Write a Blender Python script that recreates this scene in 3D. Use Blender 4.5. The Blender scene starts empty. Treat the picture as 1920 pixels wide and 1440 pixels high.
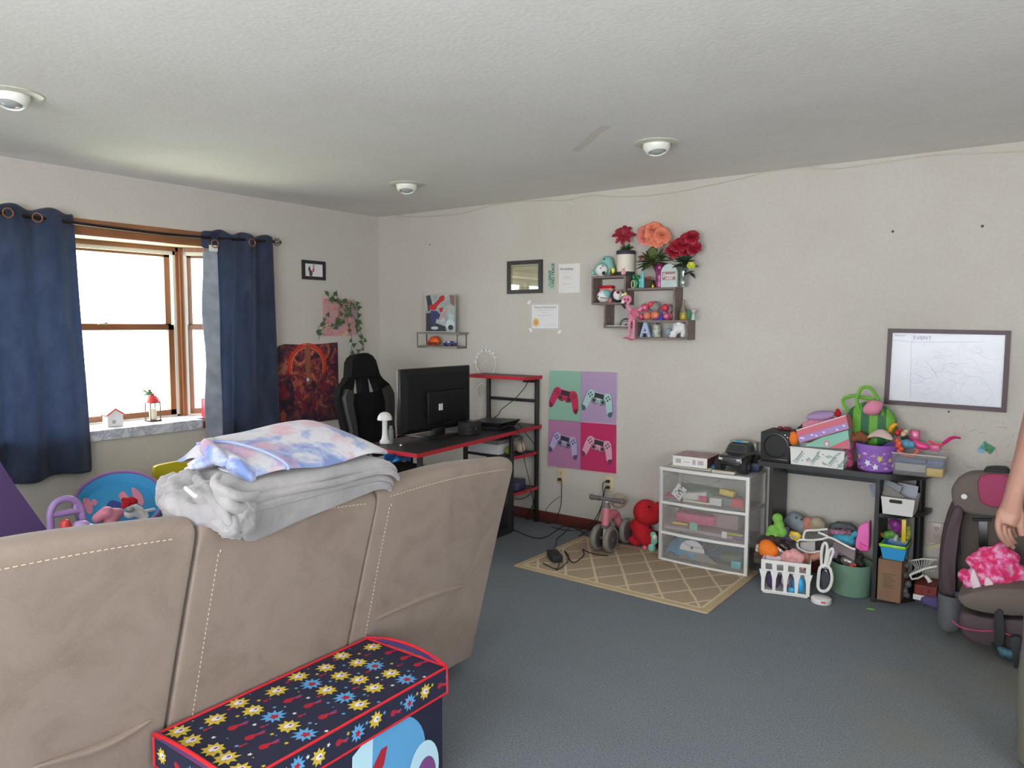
import bpy, bmesh, math, random
from mathutils import Vector, Matrix, Euler, noise
SC = bpy.context.scene
COL = SC.collection
PI = math.pi

# ---------------------------------------------------------------- camera
CAMPOS = Vector((4.845, -4.67, 1.4958)); FPX = 1391.78
_y, _p, _r = math.radians(35.9346), math.radians(4.5152), math.radians(0.1587)
CD = Vector((-math.sin(_y)*math.cos(_p), math.cos(_y)*math.cos(_p), -math.sin(_p)))
_R = Vector((math.cos(_y), math.sin(_y), 0)); _U = _R.cross(CD)
CR = _R*math.cos(_r) + _U*math.sin(_r); CU = _U*math.cos(_r) - _R*math.sin(_r)
cam = bpy.data.objects.new('camera', bpy.data.cameras.new('camera')); COL.objects.link(cam)
cam.data.sensor_width = 36; cam.data.lens = 36*FPX/1920; cam.data.clip_start = 0.05
M = Matrix((CR, CU, -CD)).transposed().to_4x4(); M.translation = CAMPOS
cam.matrix_world = M
SC.camera = cam

# ---------------------------------------------------------------- world, lights, exposure
SC.view_settings.view_transform = 'Standard'; SC.view_settings.look = 'None'
SC.view_settings.gamma = 1; SC.view_settings.use_curve_mapping = False
SC.view_settings.exposure = -0.3
SC.cycles.use_denoising = True
SC.cycles.max_bounces = 10; SC.cycles.diffuse_bounces = 5; SC.cycles.glossy_bounces = 3
SC.cycles.transmission_bounces = 6; SC.cycles.transparent_max_bounces = 16
SC.cycles.sample_clamp_indirect = 6; SC.cycles.caustics_reflective = False; SC.cycles.caustics_refractive = False
W = bpy.data.worlds.new('sky'); SC.world = W; W.use_nodes = True
bg = W.node_tree.nodes['Background']; bg.inputs[0].default_value = (0.90, 0.96, 1.0, 1); bg.inputs[1].default_value = 11.0

def area(name, loc, direction, sx, sy, power, col=(1, 1, 1), portal=False):
    l = bpy.data.lights.new(name, 'AREA'); l.shape = 'RECTANGLE'; l.size = sx; l.size_y = sy
    l.energy = power; l.color = col
    o = bpy.data.objects.new(name, l); COL.objects.link(o); o.location = loc
    o.rotation_euler = Vector(direction).to_track_quat('-Z', 'Y').to_euler()
    if portal: l.cycles.is_portal = True
    return o
# daylight of the overcast sky at the bay window, and at the two windows behind the camera
area('bay_daylight', (-0.62, -2.75, 1.55), (1, 0, -0.05), 2.2, 1.3, 42, (0.97, 1.0, 0.95))
area('lawn_bounce', (-1.1, -2.75, 0.55), (1, 0, 0.95), 2.4, 0.9, 40, (1.0, 1.0, 0.70))
area('rear_window_daylight', (4.0, -6.62, 1.45), (0, 1, 1.35), 3.0, 1.4, 118, (0.98, 0.98, 1.0))
area('side_window_daylight', (6.82, -5.0, 1.45), (-1, 0, 1.2), 2.0, 1.4, 60, (0.98, 0.98, 1.0))

# ---------------------------------------------------------------- helpers
def P(x, y, X=None, Y=None, Z=None):
    """the point of a world plane that the reference photo shows at pixel x, y"""
    d = CD*FPX + CR*(x-960) + CU*(720-y)
    k, i = (X, 0) if X is not None else (Y, 1) if Y is not None else (Z, 2)
    return CAMPOS + d*((k-CAMPOS[i])/d[i])
def PF(x, y, z=.006):
    p = P(x, y, Z=z); p.y = min(p.y, -.03); return p
def pxm(p):  # metres per photo pixel at a point
    return (Vector(p)-CAMPOS).dot(CD)/FPX
def lin(v):
    v /= 255.0
    return v/12.92 if v <= 0.04045 else ((v+0.055)/1.055)**2.4
def D(r, g, b, k=1.6):
    k *= 0.86
    return tuple(min(lin(c)*k, 0.80) for c in (r, g, b)) + (1,)
MC = {}
def mat(name, col, rough=0.6, metal=0.0, bump=0.0, bscale=200, var=0.0, vscale=6, trans=0.0, alpha=1.0, sheen=0.0, emit=None, coat=0.0, spec=0.5, dark=None):
    if name in MC: return MC[name]
    m = bpy.data.materials.new(name); m.use_nodes = True; nt = m.node_tree; b = nt.nodes['Principled BSDF']
    b.inputs['Base Color'].default_value = col; b.inputs['Roughness'].default_value = rough
    b.inputs['Metallic'].default_value = metal; b.inputs['Specular IOR Level'].default_value = spec
    if trans: b.inputs['Transmission Weight'].default_value = trans; b.inputs['IOR'].default_value = 1.2
    if alpha < 1: b.inputs['Alpha'].default_value = alpha
    if sheen: b.inputs['Sheen Weight'].default_value = sheen
    if coat: b.inputs['Coat Weight'].default_value = coat
    if emit: b.inputs['Emission Color'].default_value = emit[0]; b.inputs['Emission Strength'].default_value = emit[1]
    if var or bump:
        tc = nt.nodes.new('ShaderNodeTexCoord')
    if var:
        n = nt.nodes.new('ShaderNodeTexNoise'); n.inputs['Scale'].default_value = vscale; n.inputs['Detail'].default_value = 5
        nt.links.new(tc.outputs['Object'], n.inputs['Vector'])
        r = nt.nodes.new('ShaderNodeValToRGB'); r.color_ramp.elements[0].position = 0.3; r.color_ramp.elements[1].position = 0.7
        dk = dark or tuple(c*(1-var) for c in col[:3])+(1,)
        r.color_ramp.elements[0].color = dk; r.color_ramp.elements[1].color = tuple(min(c*(1+var*0.5), 0.9) for c in col[:3])+(1,)
        nt.links.new(n.outputs['Fac'], r.inputs[0]); nt.links.new(r.outputs[0], b.inputs['Base Color'])
    if bump:
        n2 = nt.nodes.new('ShaderNodeTexNoise'); n2.inputs['Scale'].default_value = bscale; n2.inputs['Detail'].default_value = 3
        nt.links.new(tc.outputs['Object'], n2.inputs['Vector'])
        bp = nt.nodes.new('ShaderNodeBump'); bp.inputs['Strength'].default_value = bump; bp.inputs['Distance'].default_value = 0.005
        nt.links.new(n2.outputs['Fac'], bp.inputs['Height']); nt.links.new(bp.outputs[0], b.inputs['Normal'])
    MC[name] = m
    return m
def ramp(nt, fac, stops, interp='LINEAR'):
    r = nt.nodes.new('ShaderNodeValToRGB'); r.color_ramp.interpolation = interp
    e = r.color_ramp.elements
    while len(e) < len(stops): e.new(0.5)
    for k, (p, c) in enumerate(stops): e[k].position = p; e[k].color = c
    nt.links.new(fac, r.inputs[0]); return r.outputs[0]
def node(nt, typ, ins=None, **kw):
    n = nt.nodes.new(typ)
    for k, v in kw.items(): setattr(n, k, v)
    for k, v in (ins or {}).items():
        if hasattr(v, 'links'): nt.links.new(v, n.inputs[k])
        else: n.inputs[k].default_value = v
    return n
def mix(nt, f, a, b):
    n = node(nt, 'ShaderNodeMix', data_type='RGBA')
    for k, v in ((0, f), (6, a), (7, b)):
        if hasattr(v, 'links'): nt.links.new(v, n.inputs[k])
        else: n.inputs[k].default_value = v
    return n.outputs[2]
def base(nt): return nt.nodes['Principled BSDF']

WL = {}
def wl(o): return WL.get(o.name, Vector((0, 0, 0))) if o else Vector((0, 0, 0))
def tag(o, label=None, cat=None, group=None, kind=None):
    if label: o['label'] = label
    if cat: o['category'] = cat
    if group: o['group'] = group
    if kind: o['kind'] = kind
    return o
def thing(name, label, cat, loc, group=None):
    o = bpy.data.objects.new(name, None); COL.objects.link(o); o.location = loc; o.empty_display_size = 0.05
    WL[o.name] = Vector(loc); return tag(o, label, cat, group)
class G:
    def __init__(s, T=None):
        s.b = bmesh.new(); s.T = T or Matrix(); s.mi = 0
    def v(s, p): return s.b.verts.new(s.T @ Vector(p))
    def f(s, vs):
        try:
            fc = s.b.faces.new(vs); fc.material_index = s.mi; return fc
        except ValueError: return None
    def loft(s, rings, cap=True, closed=False):
        R = [[s.v(p) for p in r] for r in rings]; n = len(R[0])
        for a, b in zip(R, R[1:] + ([R[0]] if closed else [])):
            for i in range(n): s.f((a[i], a[(i+1) % n], b[(i+1) % n], b[i]))
        if cap and not closed: s.f(R[0][::-1]); s.f(R[-1])
        return s
    def box(s, a, b, bev=0.0, rot=None):
        a, b = Vector(a), Vector(b); c = (a+b)/2; h = (b-a)/2
        h = Vector((abs(h.x), abs(h.y), abs(h.z)))
        m = Matrix.Translation(c) @ (rot.to_matrix().to_4x4() if rot else Matrix())
        bv = min(bev, min(h)*0.9)
        if bv <= 0:
            vs = [s.v(m @ Vector((h.x*i, h.y*j, h.z*k))) for i in (-1, 1) for j in (-1, 1) for k in (-1, 1)]
            for q in ((0, 1, 3, 2), (4, 6, 7, 5), (0, 4, 5, 1), (2, 3, 7, 6), (0, 2, 6, 4), (1, 5, 7, 3)): s.f([vs[i] for i in q])
            return s
        rings = []
        st = [(-h.z, bv), (-h.z+bv*0.29, bv*0.29), (-h.z+bv, 0), (h.z-bv, 0), (h.z-bv*0.29, bv*0.29), (h.z, bv)]
        for z, ins in st:
            ring = []; x, y = h.x-ins, h.y-ins; r = bv*1.0
            for cx, cy, a0 in ((x-r, y-r, 0), (-x+r, y-r, 90), (-x+r, -y+r, 180), (x-r, -y+r, 270)):
                for da in (0, 45, 90):
                    t = math.radians(a0+da); ring.append(m @ Vector((cx+r*math.cos(t), cy+r*math.sin(t), z)))
            rings.append(ring)
        return s.loft(rings)
    def cyl(s, a, b, r0, r1=None, seg=16, cap=True):
        r1 = r0 if r1 is None else r1
        a, b = Vector(a), Vector(b); q = (b-a).to_track_quat('Z', 'Y')
        mk = lambda c, r: [c + q @ Vector((r*math.cos(2*PI*i/seg), r*math.sin(2*PI*i/seg), 0)) for i in range(seg)]
        return s.loft([mk(a, r0), mk(b, r1)], cap)
    def lathe(s, c, prof, seg=24, q=None, cap=True):
        c = Vector(c); q = q or Euler((0, 0, 0)).to_quaternion()
        return s.loft([[c + q @ Vector((r*math.cos(2*PI*i/seg), r*math.sin(2*PI*i/seg), z)) for i in range(seg)] for r, z in prof], cap)
    def sph(s, c, r, seg=16, rot=None, rings=10):
        c = Vector(c); r = Vector(r) if hasattr(r, '__len__') else Vector((r, r, r)); q = rot.to_quaternion() if rot else Euler().to_quaternion()
        R = []
        for j in range(1, rings):
            t = PI*j/rings
            R.append([c + q @ Vector((r.x*math.sin(t)*math.cos(2*PI*i/seg), r.y*math.sin(t)*math.sin(2*PI*i/seg), -r.z*math.cos(t))) for i in range(seg)])
        V = [[s.v(p) for p in g] for g in R]
        for a, b in zip(V, V[1:]):
            for i in range(seg): s.f((a[i], a[(i+1) % seg], b[(i+1) % seg], b[i]))
        t0, t1 = s.v(c + q @ Vector((0, 0, -r.z))), s.v(c + q @ Vector((0, 0, r.z)))
        for i in range(seg): s.f((t0, V[0][(i+1) % seg], V[0][i])); s.f((V[-1][i], V[-1][(i+1) % seg], t1))
        return s
    def tube(s, pts, r, seg=8, closed=False, smooth=0):
        pts = [Vector(p) for p in pts]
        if hasattr(r, '__len__'): rl = list(r); r = lambda u: rl[min(len(rl)-1, int(u*(len(rl)-1)))]*(1-(u*(len(rl)-1)) % 1)+rl[min(len(rl)-1, int(u*(len(rl)-1))+1)]*((u*(len(rl)-1)) % 1)
        if smooth: pts = spline(pts, smooth, closed)
        n = len(pts); rings = []; up = None
        for i, p in enumerate(pts):
            a = pts[(i-1) % n] if (closed or i > 0) else p; b = pts[(i+1) % n] if (closed or i < n-1) else p
            t = (b-a).normalized() if (b-a).length > 1e-9 else Vector((0, 0, 1))
            if up is None: up = t.orthogonal().normalized()
            up = (up - t*up.dot(t)); up = up.normalized() if up.length > 1e-6 else t.orthogonal().normalized()
            w = t.cross(up); rr = r(i/(n-1)) if callable(r) else r
            rings.append([p + (up*math.cos(2*PI*k/seg)+w*math.sin(2*PI*k/seg))*rr for k in range(seg)])
        return s.loft(rings, True, closed)
    def ribbon(s, pts, w, n):
        pts = [Vector(p) for p in pts]; n = Vector(n); L = []
        for i, p in enumerate(pts):
            t = pts[min(i+1, len(pts)-1)]-pts[max(i-1, 0)]; sd = t.cross(n).normalized()*w/2; L.append((s.v(p-sd), s.v(p+sd)))
        for a, b in zip(L, L[1:]): s.f((a[0], a[1], b[1], b[0]))
        return s
    def poly(s, pts, o, ux, uy, d=0.0):
        o, ux, uy = Vector(o), Vector(ux), Vector(uy); n = ux.cross(uy).normalized()
        return s.f([s.v(o+ux*p[0]+uy*p[1]+n*d) for p in pts])
    def prism(s, pts, o, ux, uy, th):
        o, ux, uy = Vector(o), Vector(ux), Vector(uy); n = ux.cross(uy).normalized()
        return s.loft([[o+ux*p[0]+uy*p[1] for p in pts], [o+ux*p[0]+uy*p[1]+n*th for p in pts]])
    def jit(s, a, f=3.0, seed=0):
        for v in s.b.verts: v.co += noise.noise_vector(v.co*f + Vector((seed, seed*2, 0)))*a
        return s
    def obj(s, name, mats, parent=None, smooth=True, loc=None, fix=True, ang=40):
        if fix: bmesh.ops.recalc_face_normals(s.b, faces=s.b.faces)
        if parent is None and loc is None and s.b.verts:
            xs = [v.co for v in s.b.verts]
            loc = Vector((sum(min(c[i] for c in xs)+max(c[i] for c in xs) for i in (0,))/2, (min(c[1] for c in xs)+max(c[1] for c in xs))/2, min(c[2] for c in xs)))
        off = wl(parent) if parent else Vector(loc)
        for v in s.b.verts: v.co -= off
        me = bpy.data.meshes.new(name); s.b.to_mesh(me); s.b.free()
        for m in (mats if isinstance(mats, (list, tuple)) else [mats]): me.materials.append(m)
        if smooth:
            me.shade_smooth()
            try: me.set_sharp_from_angle(angle=math.radians(ang))
            except Exception: pass
        o = bpy.data.objects.new(name, me); COL.objects.link(o)
        if parent: o.parent = parent; WL[o.name] = wl(parent)
        else: o.location = off; WL[o.name] = Vector(off)
        return o
def spline(pts, k=6, closed=False):
    n = len(pts); out = []; m = n if closed else n-1
    for i in range(m):
        g = lambda j: pts[j % n] if closed else pts[max(0, min(n-1, j))]
        p0, p1, p2, p3 = g(i-1), g(i), g(i+1), g(i+2)
        for t in range(k):
            t /= k
            out.append(0.5*((2*p1)+(-p0+p2)*t+(2*p0-5*p1+4*p2-p3)*t*t+(-p0+3*p1-3*p2+p3)*t**3))
    if not closed: out.append(pts[-1])
    return out
def mod(o, typ, **kw):
    m = o.modifiers.new(typ.lower(), typ)
    for k, v in kw.items(): setattr(m, k, v)
    return o
def fuse(o, vox=0.006, it=4):
    mod(o, 'REMESH', mode='VOXEL', voxel_size=vox, use_smooth_shade=True); mod(o, 'SMOOTH', factor=0.5, iterations=it); return o
def sheet(name, m, rows, thick, parent=None, sub=2, smooth_k=0, off=-1):
    g = G(); V = [[g.v(p) for p in r] for r in rows]
    for a, b in zip(V, V[1:]):
        for i in range(len(a)-1): g.f((a[i], a[i+1], b[i+1], b[i]))
    o = g.obj(name, m, parent, fix=False)
    if thick: mod(o, 'SOLIDIFY', thickness=thick, offset=off)
    if sub: mod(o, 'SUBSURF', levels=sub, render_levels=sub)
    return o
def text(s, size, o, ux, uy, m, parent, name='lettering', align='CENTER', ext=0.0004, bold=0.0, shear=0.0):
    c = bpy.data.curves.new('t', 'FONT'); c.body = s; c.size = size; c.align_x = align; c.align_y = 'CENTER'; c.extrude = ext; c.offset = bold; c.shear = shear
    t = bpy.data.objects.new('t', c); COL.objects.link(t); bpy.context.view_layer.update()
    me = bpy.data.meshes.new_from_object(t.evaluated_get(bpy.context.evaluated_depsgraph_get()))
    bpy.data.objects.remove(t)
    ux, uy = Vector(ux).normalized(), Vector(uy).normalized(); n = ux.cross(uy)
    T = Matrix((ux, uy, n)).transposed().to_4x4(); T.translation = Vector(o) - wl(parent)
    me.transform(T); me.materials.clear(); me.materials.append(m)
    ob = bpy.data.objects.new(name, me); COL.objects.link(ob); ob.parent = parent; WL[ob.name] = wl(parent); return ob
def circ(cx, cy, rx, ry=None, n=20, a0=0):
    ry = rx if ry is None else ry
    return [(cx+rx*math.cos(a0+2*PI*i/n), cy+ry*math.sin(a0+2*PI*i/n)) for i in range(n)]
def star(cx, cy, ro, ri, n=5, a0=PI/2, rng=None):
    return [(cx+(ro if i % 2 == 0 else ri)*(1+(rng.uniform(-.15, .15) if rng else 0))*math.cos(a0+PI*i/n), cy+(ro if i % 2 == 0 else ri)*math.sin(a0+PI*i/n)) for i in range(2*n)]
def rrect(w, h, r, cx=0, cy=0, k=4):
    o = []
    for sx, sy, a in ((1, 1, 0), (-1, 1, 90), (-1, -1, 180), (1, -1, 270)):
        for i in range(k+1):
            t = math.radians(a+90*i/k); o.append((cx+sx*(w/2-r)+r*math.cos(t), cy+sy*(h/2-r)+r*math.sin(t)))
    return o
def struct(o): o['kind'] = 'structure'; return o
BX, BZ = (1, 0, 0), (0, 0, 1)   # directions on the long wall (faces -Y)
AX = (0, 1, 0)                  # along the window wall (faces +X)

# ---------------------------------------------------------------- shell materials
def plaster(name, col, stain, amt):
    m = mat(name, col, 0.85, spec=0.2); nt = m.node_tree; tc = node(nt, 'ShaderNodeTexCoord').outputs['Object']
    n1 = node(nt, 'ShaderNodeTexNoise', {'Vector': tc, 'Scale': 1.3, 'Detail': 6, 'Roughness': .7})
    n2 = node(nt, 'ShaderNodeTexNoise', {'Vector': tc, 'Scale': 55, 'Detail': 4})
    f = ramp(nt, n1.outputs['Fac'], [(.45, (0, 0, 0, 1)), (.75, (amt, amt, amt, 1))])
    c = mix(nt, f, col, stain)
    g = ramp(nt, n2.outputs['Fac'], [(.3, (.93, .93, .93, 1)), (.7, (1, 1, 1, 1))])
    mm = node(nt, 'ShaderNodeMix', data_type='RGBA', blend_type='MULTIPLY'); mm.inputs[0].default_value = 1
    nt.links.new(c, mm.inputs[6]); nt.links.new(g, mm.inputs[7]); nt.links.new(mm.outputs[2], base(nt).inputs['Base Color'])
    bp = node(nt, 'ShaderNodeBump', {'Height': n2.outputs['Fac'], 'Strength': .25, 'Distance': .004}); nt.links.new(bp.outputs[0], base(nt).inputs['Normal'])
    return m
M_WALL = plaster('wall_paint', (0.57, 0.535, 0.485, 1), (0.50, 0.43, 0.375, 1), 0.5)
M_CEIL = plaster('ceiling_paint', (0.84, 0.82, 0.79, 1), (0.70, 0.67, 0.62, 1), 0.4)
def carpet():
    m = mat('carpet', (0.15, 0.18, 0.2, 1), 0.95, spec=.1); nt = m.node_tree; tc = node(nt, 'ShaderNodeTexCoord').outputs['Object']
    n0 = node(nt, 'ShaderNodeTexNoise', {'Vector': tc, 'Scale': 140, 'Detail': 3})
    n1 = node(nt, 'ShaderNodeTexNoise', {'Vector': tc, 'Scale': 1.1, 'Detail': 5, 'Roughness': .65})
    n2 = node(nt, 'ShaderNodeTexNoise', {'Vector': tc, 'Scale': 2.2, 'Detail': 4})
    a = ramp(nt, n0.outputs['Fac'], [(.3, (.125, .145, .168, 1)), (.7, (.225, .25, .275, 1))])
    s = ramp(nt, n1.outputs['Fac'], [(.52, (0, 0, 0, 1)), (.72, (.55, .55, .55, 1))])
    # worn, yellowed patch of pile at the right-hand side of the room
    sep = node(nt, 'ShaderNodeSeparateXYZ', {0: tc})
    mr = node(nt, 'ShaderNodeMapRange', {'Value': sep.outputs[0], 'From Min': 3.6, 'From Max': 4.8})
    ml = node(nt, 'ShaderNodeMath', {0: n2.outputs['Fac'], 1: mr.outputs[0]}, operation='MULTIPLY')
    s2 = ramp(nt, ml.outputs[0], [(.25, (0, 0, 0, 1)), (.6, (.6, .6, .6, 1))])
    c = mix(nt, s, a, (.20, .215, .215, 1)); c = mix(nt, s2, c, (.20, .19, .135, 1))
    nt.links.new(c, base(nt).inputs['Base Color'])
    bp = node(nt, 'ShaderNodeBump', {'Height': n0.outputs['Fac'], 'Strength': .7, 'Distance': .006}); nt.links.new(bp.outputs[0], base(nt).inputs['Normal'])
    return m
M_CARPET = carpet()
def wood(name, c1, c2, sc=(3, 40, 40), rough=.4):
    m = mat(name, c1, rough); nt = m.node_tree; tc = node(nt, 'ShaderNodeTexCoord').outputs['Object']
    mp = node(nt, 'ShaderNodeMapping', {'Vector': tc, 'Scale': sc}); n = node(nt, 'ShaderNodeTexNoise', {'Vector': mp.outputs[0], 'Scale': 1, 'Detail': 6})
    nt.links.new(ramp(nt, n.outputs['Fac'], [(.3, c2), (.7, c1)]), base(nt).inputs['Base Color']); return m
M_OAK = wood('oak_trim', D(158, 104, 66,1.2), D(124, 80, 52,1.2), (40, 3, 3))
M_BASE = wood('baseboard_wood', D(105, 52, 42,1.2), D(84, 42, 36,1.2), (3, 40, 40))
M_VINYL = mat('window_vinyl', (.72, .70, .60, 1), .4)
def glass(name, tint=(1, 1, 1, 1), gl=.08):
    m = bpy.data.materials.new(name); m.use_nodes = True; nt = m.node_tree; nt.nodes.clear()
    t = node(nt, 'ShaderNodeBsdfTransparent', {'Color': tint}); g = node(nt, 'ShaderNodeBsdfGlossy', {'Roughness': .02})
    x = node(nt, 'ShaderNodeMixShader', {0: gl, 1: t.outputs[0], 2: g.outputs[0]}); o = node(nt, 'ShaderNodeOutputMaterial')
    nt.links.new(x.outputs[0], o.inputs[0]); MC[name] = m; return m
M_GLASS = glass('pane_glass')
M_TAN = mat('outlet_plastic', D(176, 164, 132), .35)
M_WHITE = mat('white_plastic', (.74, .74, .72, 1), .35)
M_BLACK = mat('black_plastic', (.012, .012, .013, 1), .35)
M_MATTE = mat('black_matte', (.018, .018, .02, 1), .7)

# ---------------------------------------------------------------- shell
RX, RY, H = 6.9, -6.7, 2.44
OY0, OY1, OZ0, OZ1 = -4.15, -1.34, 0.766, 2.06     # bay opening in the window wall
struct(G().box((-.05, RY-.1, -.12), (RX+.1, .1, 0)).obj('floor', M_CARPET, smooth=False, loc=(0, 0, 0)))
g = G().box((-.1, RY-.1, H), (RX+.1, .1, H+.1)); g.mi = 1
g.ribbon([P(x, y, Z=H-.0006) for x, y in ((1078, 284), (1098, 268), (1118, 250), (1138, 236))], .05, (0, 0, 1))
struct(g.obj('ceiling', [M_CEIL, mat('ceiling_scuff', (.70, .66, .60, 1), .9)], smooth=False, loc=(0, 0, 0), fix=False))
g = G().box((-.1, OY1, 0), (0, .1, H)).box((-.1, RY, 0), (0, OY0, H)).box((-.1, OY0, 0), (0, OY1, OZ0)).box((-.1, OY0, OZ1), (0, OY1, H))
struct(g.obj('wall_left', M_WALL, smooth=False, loc=(0, 0, 0)))
g = G().box((0, 0, 0), (RX+.1, .1, H))
rng = random.Random(5); g.mi = 1
def wb(x, y, dy=-.0008): return P(x, y, Y=dy)
for k in range(16):   # crayon marks by the whiteboard
    x, y = rng.uniform(1790, 1915), rng.uniform(790, 880); a = rng.uniform(0, 6); L = rng.uniform(5, 22)
    g.ribbon([wb(x+L*t*math.cos(a)+2*math.sin(5*t+k), y+L*t*math.sin(a)*.6) for t in (0, .25, .5, .75, 1)], .0022, (0, -1, 0))
g.mi = 2
for x, y, r in ((1674, 434, 2), (1842, 424, 2), (1779, 772, 1.5), (806, 459, 1.6), (1728, 888, 1.4)):
    g.poly(circ(0, 0, r*.004, n=8), wb(x, y), BX, BZ)
struct(g.obj('wall_back', [M_WALL, mat('crayon_red', D(160, 110, 115), .9), mat('nail_hole', (.1, .08, .07, 1), .9)], smooth=False, loc=(0, 0, 0), fix=False))
struct(G().box((RX, RY, 0), (RX+.1, 0, .75)).box((RX, RY, 2.25), (RX+.1, 0, H)).box((RX, RY, .75), (RX+.1, -6.1, 2.25)).box((RX, -3.9, .75), (RX+.1, 0, 2.25)).obj('wall_right', M_WALL, smooth=False, loc=(0, 0, 0)))
struct(G().box((0, RY-.1, 0), (RX, RY, .75)).box((0, RY-.1, 2.25), (RX, RY, H)).box((0, RY-.1, .75), (2.4, RY, 2.25)).box((5.6, RY-.1, .75), (RX, RY, 2.25)).obj('wall_front', M_WALL, smooth=False, loc=(0, 0, 0)))
struct(G().box((0.0, -.014, 0), (RX, 0, .082), .004).obj('baseboard_back', M_BASE, loc=(0, 0, 0)))
struct(G().box((0.0, RY, 0), (.014, -.014, .082), .004).obj('baseboard_left', M_BASE, loc=(0, 0, 0)))
# lawn outside
m = mat('grass', (.36, .42, .26, 1), .95, var=.25, vscale=1.5)
tag(G().box((-30, -25, -.75), (-.6, 25, -.7)).obj('lawn', m, smooth=False), kind='structure')

# bay window: centre unit parallel to the wall, set 0.30 m out, angled units at both ends
XB = -.30; CY0, CY1 = -3.84, -1.690
g = G()
g.box((.0, OY0-.06, OZ1-.005), (.022, OY1+.06, OZ1+.078), .003)          # head casing
g.box((.0, OY1, .74), (.022, OY1+.07, OZ1+.07), .003).box((.0, OY0-.07, .74), (.022, OY0, OZ1+.07), .003)
g.box((-.02, OY0, OZ1-.02), (0.01, OY1, OZ1))
struct(g.obj('trim_1', M_OAK, loc=(0, 0, 0)))
def footprint(z0, z1, x0=XB-.12, x1=0.0):
    return [[(x1, OY0, z), (x0, CY0-.06, z), (x0, CY1+.06, z), (x1, OY1, z)] for z in (z0, z1)]
struct(G().loft(footprint(OZ1-.01, OZ1+.04)).obj('trim_2', mat('soffit', (.74, .66, .48, 1), .5), smooth=False, loc=(0, 0, 0)))
M_MARBLE = mat('marble_film', (.60, .62, .68, 1), .35); nt = M_MARBLE.node_tree; tc = node(nt, 'ShaderNodeTexCoord').outputs['Object']
n1 = node(nt, 'ShaderNodeTexNoise', {'Vector': tc, 'Scale': 9, 'Detail': 8, 'Roughness': .7, 'Distortion': 1.2})
nt.links.new(ramp(nt, n1.outputs['Fac'], [(.40, (.60, .62, .68, 1)), (.475, (.33, .34, .42, 1)), (.50, (.5, .52, .58, 1)), (.60, (.66, .67, .71, 1))]), base(nt).inputs['Base Color'])
g = G().loft([[(0.03, -4.0, z), (XB-.12, CY0-.06, z), (XB-.12, CY1+.06, z), (-.06, OY1-.04, z), (-.06, -1.742, z), (.03, -1.742, z)] for z in (.765, .829)])
sill = struct(g.obj('trim_3', M_MARBLE, smooth=False, loc=(0, 0, 0)))
struct(G().box((-.06, -1.742, .765), (.035, OY1+.06, .82), .006).obj('trim_4', M_BASE, loc=(0, 0, 0)))
struct(G().loft(footprint(.70, .764, x1=-.095)).obj('trim_5', M_WALL, smooth=False, loc=(0, 0, 0)))
def unit(n, a, b, zs=.829, ze=OZ1-.01):
    """one double-hung unit between plan points a and b"""
    a, b = Vector((*a, 0)), Vector((*b, 0)); L = (b-a).length; ux = (b-a).normalized(); nn = Vector((ux.y, -ux.x, 0))  # nn points into the room
    T = Matrix((ux, -nn, Vector((0, 0, 1)))).transposed().to_4x4(); T.translation = a
    root = thing('window_%d' % n, None, None, a); root['kind'] = 'structure'
    G(T).box((0, -.01, zs), (.020, .09, ze)).box((L-.020, -.01, zs), (L, .09, ze)).box((0, -.01, ze-.03), (L, .09, ze)).obj('outer_frame', M_OAK, root)
    G(T).box((.020, .0, zs), (.038, .03, ze-.03)).box((L-.038, .0, zs), (L-.020, .03, ze-.03)).box((.020, 0, ze-.055), (L-.020, .03, ze-.03)).box((.020, 0, zs), (L-.020, .03, zs+.012)).obj('vinyl_liner', M_VINYL, root)
    mid = 1.475
    def sash(nm, z0, z1, y):
        w = .042 if L > .6 else .030; x0, x1 = .036, L-.036
        s = G(T).box((x0, y, z0), (x0+w, y+.028, z1)).box((x1-w, y, z0), (x1, y+.028, z1)).box((x0, y, z0), (x1, y+.028, z0+.045)).box((x0, y, z1-.035), (x1, y+.028, z1)).obj('sash', M_OAK, root)
        G(T).box((x0+w, y+.012, z0+.045), (x1-w, y+.016, z1-.035)).obj('pane', M_GLASS, s, smooth=False); return s
    sash('upper', mid-.02, ze-.035, .045); lo = sash('lower', zs+.005, mid+.018, .012)
    G(T).box((L/2-.03, .0, mid+.018), (L/2+.03, .03, mid+.028), .004).cyl((L/2, .012, mid+.02), (L/2+.02, .0, mid+.035), .006).obj('sash_lock', M_TAN, lo)
    return root
unit(1, (XB, CY0+.03), (XB, (CY0+CY1)/2)); unit(2, (XB, (CY0+CY1)/2), (XB, CY1-.010))
unit(3, (XB+.012, CY1+.002), (-.03, OY1-.03)); unit(4, (-.03, OY0+.03), (XB+.02, CY0))
struct(G().box((XB-.03, CY1-.012, .829), (XB+.03, CY1+.006, OZ1-.01)).box((XB-.03, CY0-.006, .829), (XB+.03, CY0+.012, OZ1-.01)).obj('trim_6', M_OAK, loc=(0, 0, 0)))
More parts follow.
